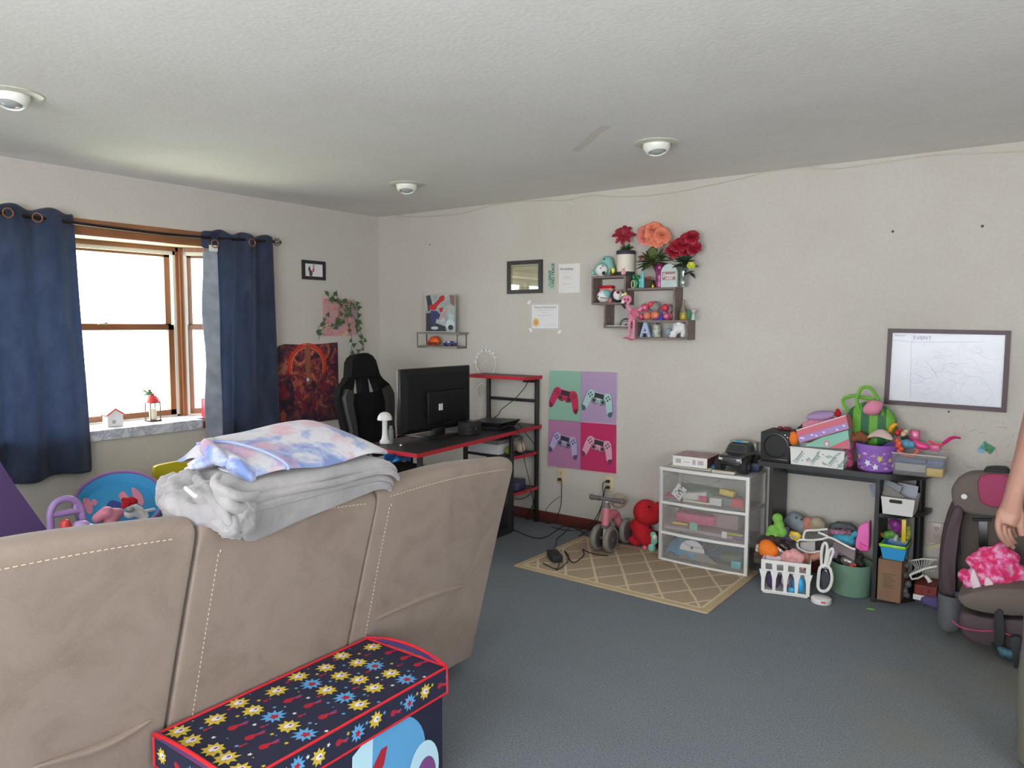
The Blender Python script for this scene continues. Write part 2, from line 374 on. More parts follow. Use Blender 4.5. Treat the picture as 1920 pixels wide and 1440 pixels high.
# ================================================================ ceiling lights, wall cord
M_LTRIM = mat('light_trim', D(175, 172, 160), .35); M_LBALL = mat('light_eyeball', D(215, 222, 205, 1.4), .3); M_BULB = mat('lamp_glass', (.35, .36, .36, 1), .1)
for (lx, ly, ax), lab in zip(((1.337, -3.344, (.5, -.5)), (1.291, -.981, (.5, -.5)), (3.141, -1.049, (.45, -.3))),
        ('recessed ceiling spotlight at the left edge, above the curtained window', 'small recessed ceiling spotlight nearest the room corner', 'recessed white eyeball ceiling spotlight above the flower shelf')):
    t = thing('ceiling_light', lab, 'ceiling light', (lx, ly, H), 'recessed ceiling spotlights')
    G().lathe((lx, ly, H), [(.115, .0), (.117, -.004), (.105, -.009), (.078, -.010), (.072, -.003), (.072, .0)], 32, cap=False).obj('trim_ring', M_LTRIM, t)
    q = Vector((ax[0]*.35, ax[1]*.35, -1)).to_track_quat('-Z', 'Y')
    c = Vector((lx, ly, H-.004))
    G().lathe(c, [(.071, .0), (.070, -.018), (.060, -.040), (.048, -.047), (.045, -.040), (.044, -.02)], 28, q).obj('eyeball', M_LBALL, t)
    G().lathe(c, [(.0425, -.030), (.036, -.044), (.02, -.052), (.004, -.054)], 20, q).obj('bulb', M_BULB, t)
pts = [(740, 406), (800, 406), (870, 399), (930, 383), (1000, 376), (1065, 375), (1105, 366.5), (1160, 369), (1230, 365), (1290, 356), (1400, 332), (1440, 322), (1500, 315), (1570, 316), (1650, 305), (1760, 290), (1840, 287), (1930, 283)]
tag(G().tube([P(x, y, Y=-.006) for x, y in pts], .0035, 6, smooth=5).obj('cable', mat('pale_cord', D(168, 160, 146), .5)), 'thin pale cable sagging along the top of the long wall', 'cable')

# ================================================================ curtains
def velvet(name, c1, c2):
    m = mat(name, c1, .8, sheen=.25, spec=.2); nt = m.node_tree; tc = node(nt, 'ShaderNodeTexCoord').outputs['Object']
    mp = node(nt, 'ShaderNodeMapping', {'Vector': tc, 'Scale': (1, 1, .5)})
    n = node(nt, 'ShaderNodeTexNoise', {'Vector': mp.outputs[0], 'Scale': 14, 'Detail': 8, 'Roughness': .75})
    nt.links.new(ramp(nt, n.outputs['Fac'], [(.35, c2), (.65, c1)]), base(nt).inputs['Base Color'])
    bp = node(nt, 'ShaderNodeBump', {'Height': n.outputs['Fac'], 'Strength': .35, 'Distance': .01}); nt.links.new(bp.outputs[0], base(nt).inputs['Normal'])
    tl = node(nt, 'ShaderNodeBsdfTranslucent', {'Color': (.20, .27, .42, 1)}); mx = node(nt, 'ShaderNodeMixShader', {0: .30, 1: base(nt).outputs[0], 2: tl.outputs[0]})
    nt.links.new(mx.outputs[0], nt.nodes['Material Output'].inputs[0]); return m
M_NAVY = velvet('navy_velvet', D(60, 67, 86,1.55), D(34, 39, 56,1.5)); M_LINE = mat('curtain_lining', D(120, 126, 136), .35, var=.35, vscale=9)
def curtain(lab, y0t, y1t, y0b, y1b, zt, zb, folds, x=.075, amp=.028, seed=1, hemdrop=.0, lean=.0):
    t = thing('curtain', lab, 'curtain', (x, (y0t+y1t)/2, zb), 'navy grommet curtains at the bay window')
    rows = []; N = 60; K = 12; rg = random.Random(seed)
    for k in range(K+1):
        w = k/K; r = []
        for i in range(N+1):
            u = i/N; y = (y0t+(y1t-y0t)*u)*(1-w)+(y0b+(y1b-y0b)*u)*w
            a = amp*(0.55+0.6*w)
            xx = x + a*math.sin(u*folds*2*PI+seed+.5*math.sin(3*w+seed)) + .008*math.sin(u*23+5*w) + lean*w
            z = zt+(zb-zt)*w + (.013*math.sin(u*folds*2*PI+1+seed) if k == 0 else 0) - (hemdrop*(1-u)*w) + (.01*math.sin(u*17) if k == K else 0)
            r.append((xx, y, z))
        rows.append(r)
    sheet('fabric', M_NAVY, rows, .006, t, sub=1)
    return t
c1 = curtain('wide navy blue velvet curtain at the left edge of the picture', -3.45, -2.555, -3.55, -2.505, 2.165, .585, 4.5, seed=2, hemdrop=.02)
c2 = curtain('narrow navy blue velvet curtain right of the window with a grey lining edge', -1.655, -1.165, -1.66, -1.145, 2.155, .56, 2.6, seed=5)
rows = [[(.06+.03*s, -1.735+.085*s+.012*math.sin(9*z+3)*(1-s), z) for s in (0, .35, .7, 1.0, 1.25)] for z in [2.02-.12*k for k in range(13)]]
sheet('lining', M_LINE, rows, .003, c2, sub=2)
rows = [[(.062+.03*s, -1.735+.085*s, z) for s in (0, .5, 1.0, 1.3)] for z in (2.145, 2.10, 2.06, 2.02)]
sheet('folded_hem', M_NAVY, rows, .004, c2, sub=1)
G().box(P(392, 465, X=.112)-Vector((.001, 0, .02)), P(408, 466, X=.112)+Vector((.001, 0, .02))).obj('care_label', M_WHITE, c2)
M_BRASS = mat('antique_brass', D(150, 100, 70), .35, metal=.6); M_ROD = mat('bronze_rod', D(40, 30, 28), .4, metal=.5)
for c, ps in ((c1, ((15, 399), (70, 408))), (c2, ((403, 457), (473, 455)))):
    for x, y in ps:
        q = P(x, y, X=.118); G().tube([(q.x, q.y+.026*math.cos(a*PI/8), q.z+.026*math.sin(a*PI/8)) for a in range(16)], .004, 6, closed=True).obj('grommet', M_BRASS, c)
t = thing('curtain_rod', 'dark bronze curtain rod with a twisted cage finial', 'curtain rod', (.08, -1.15, 2.10))
rz = [(-4.6, 2.12), (-3.2, 2.118), (-2.5, 2.098), (-2.0, 2.090), (-1.6, 2.10), (-1.17, 2.118)]
G().tube([(.080, y, z) for y, z in rz], .0105, 8, smooth=4).obj('pole', M_ROD, t)
f = G()
for k in range(6):
    a0 = k*PI/3; f.tube([(.080+.030*math.sin(s*PI)*math.cos(a0+s*2), -1.155+.068*s, 2.119+.030*math.sin(s*PI)*math.sin(a0+s*2)) for s in [i/10 for i in range(11)]], .0022, 5)
f.cyl((.080, -1.17, 2.119), (.080, -1.15, 2.119), .011); f.sph((.080, -1.086, 2.119), .006, 8); f.obj('finial', M_ROD, t)
G().box((.022, -1.20, 2.09), (.03, -1.18, 2.15)).tube([(.03, -1.19, 2.12), (.07, -1.19, 2.115), (.080, -1.19, 2.11)], .005, 6).obj('bracket', M_ROD, t)

# ================================================================ window sill items
p = P(212, 793, X=-.12); p.z = .830
t = thing('toy_house', 'small white wooden house with a pale red roof on the window sill', 'ornament', p)
w, d, h = .050, .034, .074
g = G().prism([(-w, 0), (w, 0), (w, h), (0, h+.036), (-w, h)], p+Vector((d, 0, 0)), AX, BZ, -2*d); g.obj('house_body', mat('ornament_white', (.8, .78, .76, 1), .5), t, smooth=False)
M_RED = mat('red_paint', D(205, 60, 60, 1.3), .4)
g = G()
for s in (-1, 1): g.prism([(s*(w+.008), h-.006), (0, h+.038), (0, h+.045), (s*(w+.008), h+.004)], p+Vector((d+.008, 0, 0)), AX, BZ, -2*d-.016)
g.obj('roof', M_RED, t, smooth=False)
G().cyl(p+Vector((d, -.01, .03)), p+Vector((d+.002, -.01, .03)), .013).obj('doorway', mat('ornament_grey', (.45, .4, .38, 1), .6), t)
p = P(287, 782, X=-.16); p.z = .830
t = thing('candle_lantern', 'glass candle lantern with a red roof and green sprig on the window sill', 'lantern', p)
M_LMET = mat('lantern_metal', D(90, 60, 50), .4, metal=.3)
s = .034
g = G().box(p+Vector((-s-.008, -s-.008, 0)), p+Vector((s+.008, s+.008, .01)), .003).box(p+Vector((-s-.004, -s-.004, .125)), p+Vector((s+.004, s+.004, .132)))
for i in (-1, 1):
    for j in (-1, 1): g.cyl(p+Vector((i*s, j*s, .008)), p+Vector((i*s, j*s, .128)), .0035, seg=6)
g.obj('lantern_frame', M_LMET, t)
G().lathe(p, [(.048, .131), (.038, .155), (.026, .172), (.012, .178), (.012, .19), (.003, .195)], 16).obj('lantern_roof', M_RED, t)
G().cyl(p+Vector((0, 0, .012)), p+Vector((0, 0, .085)), .024).obj('candle', mat('wax', (.8, .74, .55, 1), .5), t)
g = G(); rg = random.Random(3)
for k in range(16):
    a = rg.uniform(0, 6.3); q = p+Vector((.0, -.02, .18)); e = q+Vector((rg.uniform(-.03, .03), rg.uniform(-.045, .02), rg.uniform(-.02, .05))); g.tube([q, (q+e)/2+Vector((0, 0, .01)), e], lambda u: .006*math.sin(PI*min(1, u+.15))+.0006, 5)
g.obj('sprig', mat('sprig_green', D(70, 110, 70), .6), t)
G().tube([p+Vector((0, .02*math.cos(a), .195+.03*abs(math.sin(a)))) for a in [i*PI/8 for i in range(9)]], .002, 5).obj('handle', M_LMET, t)
p = P(388, 784, X=-.09); p.z = .830
t = thing('post_box_ornament', 'red and white post-box ornament half hidden by the curtain lining', 'ornament', p)
G().box(p+Vector((-.03, -.025, 0)), p+Vector((.03, .035, .13)), .006).obj('box_body', mat('post_red', D(200, 40, 60, 1.4), .4), t)
G().box(p+Vector((-.035, -.033, .13)), p+Vector((.035, .042, .175)), .012).obj('box_cap', mat('ornament_white', None), t)
G().tube([p+Vector((.032, .0+.012*math.cos(a), .105+.012*math.sin(a))) for a in [i*PI/6 for i in range(12)]], .003, 5, closed=True).obj('ring_mark', mat('ornament_white', None), t)

# ================================================================ sofa
M_SOFA = mat('sofa_microfibre', D(148, 127, 110, 1.45), .9, sheen=.15, spec=.15); nt = M_SOFA.node_tree; tc = node(nt, 'ShaderNodeTexCoord').outputs['Object']
n1 = node(nt, 'ShaderNodeTexNoise', {'Vector': tc, 'Scale': 5, 'Detail': 9, 'Roughness': .68, 'Distortion': .8}); n2 = node(nt, 'ShaderNodeTexNoise', {'Vector': tc, 'Scale': 260, 'Detail': 2})
nt.links.new(mix(nt, ramp(nt, n2.outputs['Fac'], [(.3, (0, 0, 0, 1)), (.7, (.25, .25, .25, 1))]), ramp(nt, n1.outputs['Fac'], [(.30, (.190, .142, .116, 1)), (.50, (.240, .186, .154, 1)), (.7, (.262, .206, .172, 1))]), (.32, .26, .22, 1)), base(nt).inputs['Base Color'])
bp = node(nt, 'ShaderNodeBump', {'Height': n1.outputs['Fac'], 'Strength': .12, 'Distance': .02}); nt.links.new(bp.outputs[0], base(nt).inputs['Normal'])
M_STITCH = mat('stitch_thread', D(190, 175, 152), .8)
sofa = thing('sofa', 'beige microfibre reclining sofa seen from behind', 'sofa', (2.5, -3.4, 0))
PROF = [(2.855, .050), (2.866, .056), (2.870, .085), (2.905, .25), (2.938, .42), (2.985, .68), (3.022, .87), (3.036, .935), (3.034, .965), (3.005, .985), (2.95, .984), (2.87, .955), (2.80, .91), (2.75, .84), (2.71, .70), (2.68, .45), (2.68, .09), (2.70, .05)]
PC = (2.84, .55)
def back(y0, y1, dzl, dzr, crease, crk=1):
    g = G(); rings = []
    for y, ins in ((y0, .016), (y0+.003, .006), (y0+.009, .001), (y0+.03, 0), ((y0*2+y1)/3, -.004), ((y0+y1)/2, -.008), ((y0+2*y1)/3, -.004), (y1-.03, 0), (y1-.009, .001), (y1-.003, .006), (y1, .016)):
        u = (y-y0)/(y1-y0); r = []
        for x, z in PROF:
            dx, dz = x-PC[0], z-PC[1]; L = math.hypot(dx, dz)
            xx, zz = x-dx/L*ins, z-dz/L*ins*(0 if z < .1 else 1)
            wz = max(0, (z-.3)/.7); zz += (dzl*(1-u)+dzr*u)*wz + .016*math.sin(PI*u)*wz
            yc = y + (z-.05)*.085 * (1 if z > 0 else 1)       # the dividing seams lean with height
            if crease and .2 < z < .5 and x > 2.9: xx -= .006*math.sin(PI*u)
            r.append((xx, yc, zz))
        rings.append(r)
    g.loft(rings)
    b = g.obj('back_cushion', M_SOFA, sofa, ang=80); mod(b, 'SUBSURF', levels=2, render_levels=2)
    st = G(); s2 = G()
    def surf(y, z):
        for (xa, za), (xb, zb) in zip(PROF, PROF[1:7]):
            if za <= z <= zb: x = xa+(xb-xa)*(z-za)/(zb-za); break
        else: x = 3.03
        return Vector((x+.0065, y+(z-.05)*.085, z))
    n = 55
    for k in range(n):      # seam of pale thread down the left edge
        z = .12+.77*k/n; a, c = surf(y0+.065, z), surf(y0+.065, z+.007)
        st.tube([a, c], .0010, 4)
    for k in range(int((y1-y0-.1)/.016)):
        y = y0+.05+.016*k; u = (y-y0)/(y1-y0); dz = (dzl*(1-u)+dzr*u)+.016*math.sin(PI*u)
        s2.tube([(3.041, y+.077, .938+dz*.95), (3.041, y+.086, .938+dz*.95)], .0012, 4)
    st.obj('side_stitching', M_STITCH, b); s2.obj('top_stitching', M_STITCH, b)
    fl = G(); rows = []
    return b
back(-3.015, -2.235, -.03, -.045, True)
back(-3.665, -3.020, -.01, -.04, False)
back(-4.46, -3.672, .030, .0, True)
back(-5.25, -4.465, .05, .05, True)
# loose fabric flap creases low on the backs
def flap(a, b, c):
    g = G(); pts = spline([Vector(a), Vector(b), Vector(c)], 8); g.tube(pts, lambda u: .002+.009*math.sin(PI*u), 8); g.obj('fabric_fold', M_SOFA, sofa)
n_ = (0.9, 0, -.17)
def PP(x, y, off=0.0):
    d = CD*FPX + CR*(x-960) + CU*(720-y); n = Vector(n_); p0 = Vector((2.872, 0, .055)); return CAMPOS + d*((p0-CAMPOS).dot(n)/d.dot(n)) - n.normalized()*(-off)
flap(PP(884, 1094), PP(800, 1118), PP(702, 1162))
flap(PP(284, 1350), PP(190, 1400), PP(60, 1440))
G().box((2.0, -5.25, .08), (2.72, -2.26, .30), .02).obj('base', M_SOFA, sofa)
for y0, y1 in ((-3.0, -2.45), (-3.66, -3.02), (-4.44, -3.68), (-5.05, -4.46)): G().box((1.95, y0, .28), (2.72, y1, .47), .06).obj('seat_cushion', M_SOFA, sofa)
for y0, y1 in ((-2.44, -2.25), (-5.25, -5.06)): G().box((1.95, y0, .08), (2.70, y1, .62), .07).obj('arm', M_SOFA, sofa)
for x, y in ((2.1, -2.35), (2.78, -2.36), (2.1, -5.15), (2.8, -5.15)): G().box((x-.03, y-.03, 0), (x+.03, y+.03, .09)).obj('foot', M_MATTE, sofa)

# ================================================================ blankets
def plushm(name, c1, c2, sc=4):
    m = mat(name, c1, .95, sheen=.4, spec=.1); nt = m.node_tree; tc = node(nt, 'ShaderNodeTexCoord').outputs['Object']
    n1 = node(nt, 'ShaderNodeTexNoise', {'Vector': tc, 'Scale': sc, 'Detail': 6, 'Roughness': .6}); n2 = node(nt, 'ShaderNodeTexNoise', {'Vector': tc, 'Scale': 45, 'Detail': 5})
    nt.links.new(ramp(nt, n1.outputs['Fac'], [(.35, c2), (.65, c1)]), base(nt).inputs['Base Color'])
    bp = node(nt, 'ShaderNodeBump', {'Height': n2.outputs['Fac'], 'Strength': .5, 'Distance': .008}); nt.links.new(bp.outputs[0], base(nt).inputs['Normal']); return m
M_GREY = plushm('grey_plush', D(166, 162, 162, 1.05), D(138, 135, 137, 1.05))
M_TIE = mat('tie_dye_fleece', (.8, .78, .8, 1), .95, sheen=.3, spec=.1); nt = M_TIE.node_tree; tc = node(nt, 'ShaderNodeTexCoord').outputs['Object']
na = node(nt, 'ShaderNodeTexNoise', {'Vector': tc, 'Scale': 7, 'Detail': 7, 'Roughness': .6, 'Distortion': .4})
mp = node(nt, 'ShaderNodeMapping', {'Vector': tc, 'Location': (3.3, 1.7, .4)}); nb = node(nt, 'ShaderNodeTexNoise', {'Vector': mp.outputs[0], 'Scale': 6, 'Detail': 7, 'Roughness': .6})
blue = ramp(nt, na.outputs['Fac'], [(.50, (.50, .49, .52, 1)), (.56, (.28, .33, .52, 1)), (.62, (.15, .21, .44, 1))])
pk = ramp(nt, nb.outputs['Fac'], [(.52, (0, 0, 0, 1)), (.62, (.85, .85, .85, 1))])
nt.links.new(mix(nt, pk, blue, (.50, .27, .34, 1)), base(nt).inputs['Base Color'])
nc = node(nt, 'ShaderNodeTexNoise', {'Vector': tc, 'Scale': 60, 'Detail': 3}); bp = node(nt, 'ShaderNodeBump', {'Height': nc.outputs['Fac'], 'Strength': .35, 'Distance': .006}); nt.links.new(bp.outputs[0], base(nt).inputs['Normal'])

def layers(name, m, parent, top_rows, n, dz, thick, seed, shrink=.0):
    pass
gb = thing('blanket', 'folded grey plush blanket draped over the back of the sofa', 'blanket', (2.95, -3.2, 1.02), 'folded blankets on the sofa')
def strip(stn, prof, m, parent, name, thick, wob=.004, seed=0, sub=2):
    """a folded cloth layer: prof(u) gives the cross-section points at station u"""
    rows = []
    for k, u in enumerate(stn):
        r = prof(u); rows.append([Vector(p)+noise.noise_vector(Vector(p)*6+Vector((seed, 0, 0)))*wob for p in r])
    return sheet(name, m, rows, thick, parent, sub=sub)
st = [i/16 for i in range(17)]
def lay(x1, z0, hang, hl, yl, yr):
    def pr(u):
        y = yl+(yr-yl)*u
        zt = z0 - .045*max(0, (u-.80)/.20)**2 - (.02*max(0, (.08-u)/.08)**2 if z0 > 1.01 else 0)
        h = (hang*(1-u)+hl*u)*(1-.12*max(0, (.06-u)/.06)); xe = x1; x1_ = x1-.03*max(0, (u-.93)/.07)**2
        pts = [(2.66, y, zt-.07), (2.68, y, zt-.025), (2.72, y, zt-.004), (2.80, y, zt+.006*math.sin(6*u)), (2.93, y, zt+.003), (x1_-.04, y, zt-.002), (x1_-.008, y, zt-.010), (x1_+.002, y, zt-.024)]
        for k in range(1, 5): pts.append((x1_+.002-.17*h*k/4, y+.02*h*k, zt-.026-h*k/4))
        return pts
    return pr
strip(st, lay(3.066, 1.004, .100, .010, -3.475, -2.875), M_GREY, gb, 'bottom_fold', .014, .004, 1)
strip(st, lay(3.074, 1.022, .020, .008, -3.49, -2.865), M_GREY, gb, 'middle_fold', .013, .007, 2)
strip(st, lay(3.080, 1.040, .012, .008, -3.50, -2.855), M_GREY, gb, 'upper_fold', .013, .008, 3)
strip(st, lay(3.076, 1.059, .010, .006, -3.49, -2.85), M_GREY, gb, 'top_fold', .014, .009, 4)
g = G()     # crumpled end spilling over the left
for (x, y, X_, r) in ((325, 912, 2.76, .050), (318, 935, 2.78, .042), (345, 945, 2.86, .050), (350, 905, 2.84, .050), (385, 930, 2.94, .055), (400, 955, 3.01, .050), (420, 975, 3.06, .042), (436, 992, 3.09, .034), (455, 985, 3.085, .034), (430, 950, 3.05, .05), (450, 960, 3.07, .045), (345, 970, 2.86, .03), (372, 955, 2.94, .04), (447, 1000, 3.085, .022), (335, 945, 2.92, .05), (322, 925, 2.86, .045), (350, 962, 2.96, .042), (372, 968, 3.0, .036), (330, 962, 2.88, .035), (318, 955, 2.82, .03)):
    g.sph(P(x, y, X=X_), (r, r*.95, r*.8), 14)
o = g.obj('crumpled_end', M_GREY, gb); fuse(o, .009, 4)
tx = bpy.data.textures.new('crumple', 'CLOUDS'); tx.noise_scale = .028
mod(o, 'DISPLACE', texture=tx, strength=.026, mid_level=.5)
def fold(parent, m, pts, w, nm='soft_fold'):
    q = [P(x, y, X=X_) for x, y, X_ in pts]
    g = G(); g.tube(q, lambda u: w*(.35+.65*math.sin(PI*min(1, max(0, u*.9+.05)))), 10, smooth=6); g.jit(w*.35, 14); return g.obj(nm, m, parent, ang=80)
fold(gb, M_GREY, ((346, 890, 2.80), (372, 906, 2.90), (398, 930, 3.00), (418, 958, 3.08), (436, 985, 3.11)), .020)
fold(gb, M_GREY, ((318, 915, 2.80), (340, 925, 2.86), (365, 945, 2.94), (385, 962, 3.0)), .018)
fold(gb, M_GREY, ((400, 905, 3.00), (410, 925, 3.05), (428, 945, 3.09), (452, 955, 3.10), (478, 948, 3.09)), .017)
fold(gb, M_GREY, ((412, 890, 3.0), (402, 905, 3.04), (420, 922, 3.08), (450, 932, 3.095), (485, 928, 3.09)), .016)
fold(gb, M_GREY, ((462, 962, 3.09), (458, 980, 3.095), (450, 1003, 3.09)), .017)
fold(gb, M_GREY, ((440, 968, 3.10), (438, 985, 3.105), (434, 1002, 3.10)), .017)
a_ = P(348, 915, X=2.96); G().tube([a_, P(366, 930, X=3.03)], .006, 6).obj('care_tag', M_WHITE, gb)

tb = thing('blanket', 'pink and blue tie-dye fleece blanket heaped on the grey blanket', 'blanket', (2.85, -3.1, 1.06), 'folded blankets on the sofa')
st2 = [i/14 for i in range(15)]
def tie(u):
    y = -3.44+.62*u; e = max(0, (u-.70)/.30)
    zb = 1.062-.030*e*e; zt = 1.140+.034*math.sin(PI*min(1, u*.75)) - .100*e**1.5; zt = max(zt, zb+.030); sh = .10*max(0, (u-.80)/.20)**2
    if u < .08: zt -= .05*(1-u/.08)
    zf = zb+.010; x1 = 3.055
    return [(2.67, y, zb), (2.655, y, zb+.012), (2.68, y, zt-.03*(1-e)), (2.74, y, zt), (2.84, y, zt-.016*(1-e)+.006*math.sin(9*u)), (2.94, y, (zt+zf)/2+.010*(1-e)), (3.01-sh, y, zf+.022*(1-e)+.006), (x1-.005-sh, y, zf+.006), (x1-sh, y, zf-.006), (x1-.02-sh, y, zb), (2.85, y, zb)]
strip(st2, tie, M_TIE, tb, 'main_fold', .010, .016, 6)
def tf(pts, w): return fold(tb, M_TIE, pts, w)
tf(((398, 826, 2.76), (388, 840, 2.82), (405, 855, 2.90), (425, 868, 2.96)), .024)
tf(((408, 845, 2.84), (430, 862, 2.93), (452, 882, 3.0), (475, 900, 3.05)), .026)
tf(((345, 880, 2.80), (375, 872, 2.84), (400, 862, 2.88), (425, 855, 2.90)), .013)
tf(((352, 872, 2.79), (378, 862, 2.82), (400, 850, 2.84), (420, 842, 2.86)), .013)
tf(((376, 852, 2.76), (392, 842, 2.80), (412, 845, 2.84), (432, 856, 2.90)), .016)
pts = [Vector(tie(u)[i])+Vector((.004, -.004, .007)) for u, i in ((.05, 3), (.10, 4), (.155, 5), (.19, 6), (.205, 7), (.20, 8))]
G().tube(pts, .0045, 8, smooth=5).obj('piping', mat('blue_binding', D(120, 130, 175), .8), tb)
# ================================================================ storage box
M_BOX = mat('navy_canvas', D(28, 32, 58, 1.1), .75, bump=.2, bscale=300)
M_PIPE = mat('red_piping', D(200, 30, 40, 1.1), .6)
cm = [M_BOX, mat('print_yellow', D(205, 180, 60, 1.1), .7), mat('print_white', (.72, .70, .74, 1), .7), mat('print_red', D(170, 25, 45, 1.1), .7), mat('print_sky', D(90, 160, 210, 1.1), .7), mat('print_violet', D(120, 70, 130, 1.1), .7), mat('print_orange', D(205, 140, 50, 1.1), .7)]
bx = thing('storage_chest', 'navy collapsible toy chest with starburst print and red piping behind the sofa', 'toy chest', (3.155, -3.30, 0))
XA, XB_, YA, YB, ZT = 2.955, 3.325, -3.690, -2.925, .40
G().box((XA+.008, YA+.008, 0), (XB_-.008, YB-.008, ZT-.012), .01).obj('chest_body', M_BOX, bx)
g = G(); g.box((XA, YA, ZT-.085), (XB_, YB, ZT), .004)
rg = random.Random(11)
def motif(g, o, ux, uy, kind, s):
    a = rg.uniform(0, 6)
    if kind == 0:
        g.mi = 1; g.poly(star(0, 0, s, s*.62, 9, a, rg), o, ux, uy, .0006)
        g.mi = 2; g.poly(circ(.05*s, .02*s, s*.42, s*.34, 14), o, ux, uy, .0011); g.mi = 5; g.poly(circ(.2*s, 0, s*.17, s*.12, 10), o, ux, uy, .0016); g.mi = 6; g.poly(circ(-.25*s, -.25*s, s*.16, s*.08, 8), o, ux, uy, .0016)
    elif kind == 1:
        g.mi = 4; g.poly(star(0, 0, s*1.05, s*.6, 10, a, rg), o, ux, uy, .0006); g.mi = 3; g.poly(star(0, -.1*s, s*.45, s*.25, 5, a), o, ux, uy, .0011)
    elif kind == 2:
        g.mi = 3; g.poly(circ(0, 0, s*.42, s*.36, 12), o, ux, uy, .0006); g.poly([(.2*s, -.1*s), (1.1*s, -.45*s), (1.2*s, -.25*s), (.3*s, .25*s)], o, ux, uy, .0007); g.mi = 5; g.poly([(.7*s, -.2*s), (1.4*s, -.2*s), (1.3*s, 0), (.7*s, 0)], o, ux, uy, .0009)
    else:
        g.mi = rg.choice((1, 2, 4)); g.poly(star(0, 0, s*.26, s*.11, 5, a), o, ux, uy, .0006)
i = 0
for r_ in range(8):
    for c_ in range(5):
        x = XA+.035+.073*c_+(.03 if r_ % 2 else 0); y = YA+.05+.096*r_
        if x > XB_-.03: continue
        x += rg.uniform(-.008, .008); y += rg.uniform(-.01, .01)
        motif(g, (x, y, ZT), (0, 1, 0), (-1, 0, 0), (0, 2, 1, 2)[(r_+2*c_) % 4] if (r_*c_) % 5 else 0, .034)
        motif(g, (x+.034, y+.045, ZT), (0, 1, 0), (-1, 0, 0), 3, .03); motif(g, (x-.018, y+.052, ZT), (0, 1, 0), (-1, 0, 0), 2 if (r_+c_) % 2 else 3, .015); i += 1
for k in range(11):
    y = YA+.04+.069*k; motif(g, (XB_, y, ZT-.042+rg.uniform(-.006, .006)), (0, 1, 0), (0, 0, 1), (0, 2, 1)[k % 3], .026)
    motif(g, (XB_, y+.034, ZT-.03), (0, 1, 0), (0, 0, 1), 3, .028)
for k in range(5):
    motif(g, (XA+.04+.07*k, YA, ZT-.042), (1, 0, 0), (0, 0, 1), (0, 2, 1)[k % 3], .024)
lid = g.obj('lid', cm, bx, smooth=False, fix=False)
g = G(); cs = [(XA, YA), (XB_, YA), (XB_, YB), (XA, YB)]
g.tube([(x, y, ZT+.001) for x, y in cs], .0042, 8, closed=True)
g.tube([(x+(.001 if x > 3.1 else -.001), y+(.001 if y > -3.3 else -.001), ZT-.083) for x, y in cs], .0035, 8, closed=True)
for x, y in cs: g.tube([(x, y, ZT), (x, y, ZT-.083)], .0038, 8)
g.obj('piping', M_PIPE, lid)
for ys, nm in ((YB, 1), (YA, -1)):      # end bands that buckle above the lid
    g = G(); b_ = [Vector((XA+.004+(XB_-XA-.008)*k/8, ys-nm*.002, ZT+.004)) for k in range(9)]
    tp = [q+Vector((0, nm*.012*math.sin(PI*k/8), .020*math.sin(PI*k/8)+.003)) for k, q in enumerate(b_)]
    g.ribbon([(a+b)/2 for a, b in zip(b_, tp)], .02, (0, nm, .3)); g.mi = 0
    o = g.obj('end_band', mat('band_violet', D(60, 45, 90), .7), lid, fix=False)
    G().tube(tp, .0055, 8).obj('piping', M_PIPE, lid)
# plain printed shapes on the long side panel
g = G(); o = (XB_-.0078, -3.30, .16); ux = (0, 1, 0)
g.mi = 0; g.poly(circ(.13, .02, .15, .15, 36), o, ux, BZ, .0006)
g.mi = 1; g.poly([(-.02, .13), (.06, .17), (.05, .0), (-.03, -.06)], o, ux, BZ, .0011)
g.mi = 2; g.poly(circ(-.06, -.03, .11, .13, 30), o, ux, BZ, .0016); g.poly([(.04, -.02), (.10, .05), (.115, .10), (.09, .10), (.02, .02)], o, ux, BZ, .0021)
g.mi = 1; g.poly(circ(.27, -.06, .07, .10, 24), o, ux, BZ, .0026); g.mi = 3; g.poly(circ(.28, -.08, .045, .065, 24), o, ux, BZ, .003)
g.obj('printed_panel', [cm[4], mat('print_pale', D(170, 205, 225, 1.3), .7), cm[3], cm[5]], bx, smooth=False, fix=False)
# ================================================================ desk
M_DESK = mat('desk_laminate', (.020, .019, .019, 1), .45, bump=.1, bscale=120); M_DRED = mat('desk_red_edge', D(170, 30, 42, 1.4), .45); M_STEEL = mat('black_steel', (.014, .014, .014, 1), .45)
dk = thing('desk', 'black L-frame gaming desk with red edges and a raised end shelf', 'desk', (1.55, -.75, 0))
g = G(); top = [(1.25, -.02), (1.745, -.02), (1.885, -1.52), (1.40, -1.52)]
g.loft([[(x, y, z) for x, y in top] for z in (.722, .7465)]); g.obj('desktop', M_DESK, dk, smooth=False)
g = G(); cx, cy = 1.57, -.77
ex = [(cx+(x-cx)*1.006, cy+(y-cy)*1.004) for x, y in top]
for a, b in zip(ex, ex[1:]+ex[:1]): 
    d = Vector((b[0]-a[0], b[1]-a[1], 0)).normalized(); n = Vector((d.y, -d.x, 0))*.004
    g.loft([[Vector((*a, z))+k for z, k in ((.722, -n), (.7465, -n), (.7465, n), (.722, n))], [Vector((*b, z))+k for z, k in ((.722, -n), (.7465, -n), (.7465, n), (.722, n))]])
g.obj('edge_banding', M_DRED, dk, smooth=False)
def post(x, y, z0, z1, nm='leg', w=.0135): return G().box((x-w, y-w, z0), (x+w, y+w, z1), .002).obj(nm, M_STEEL, dk)
post(1.722, -.040, 0, 1.095, 'shelf_post'); post(1.262, -.040, 0, 1.095, 'shelf_post')
post(1.728, -.375, 0, .722); post(1.30, -.375, 0, .722)
G().box((1.262, -.050, .915), (1.722, -.030, .938), .002).obj('crossbar', M_STEEL, dk)
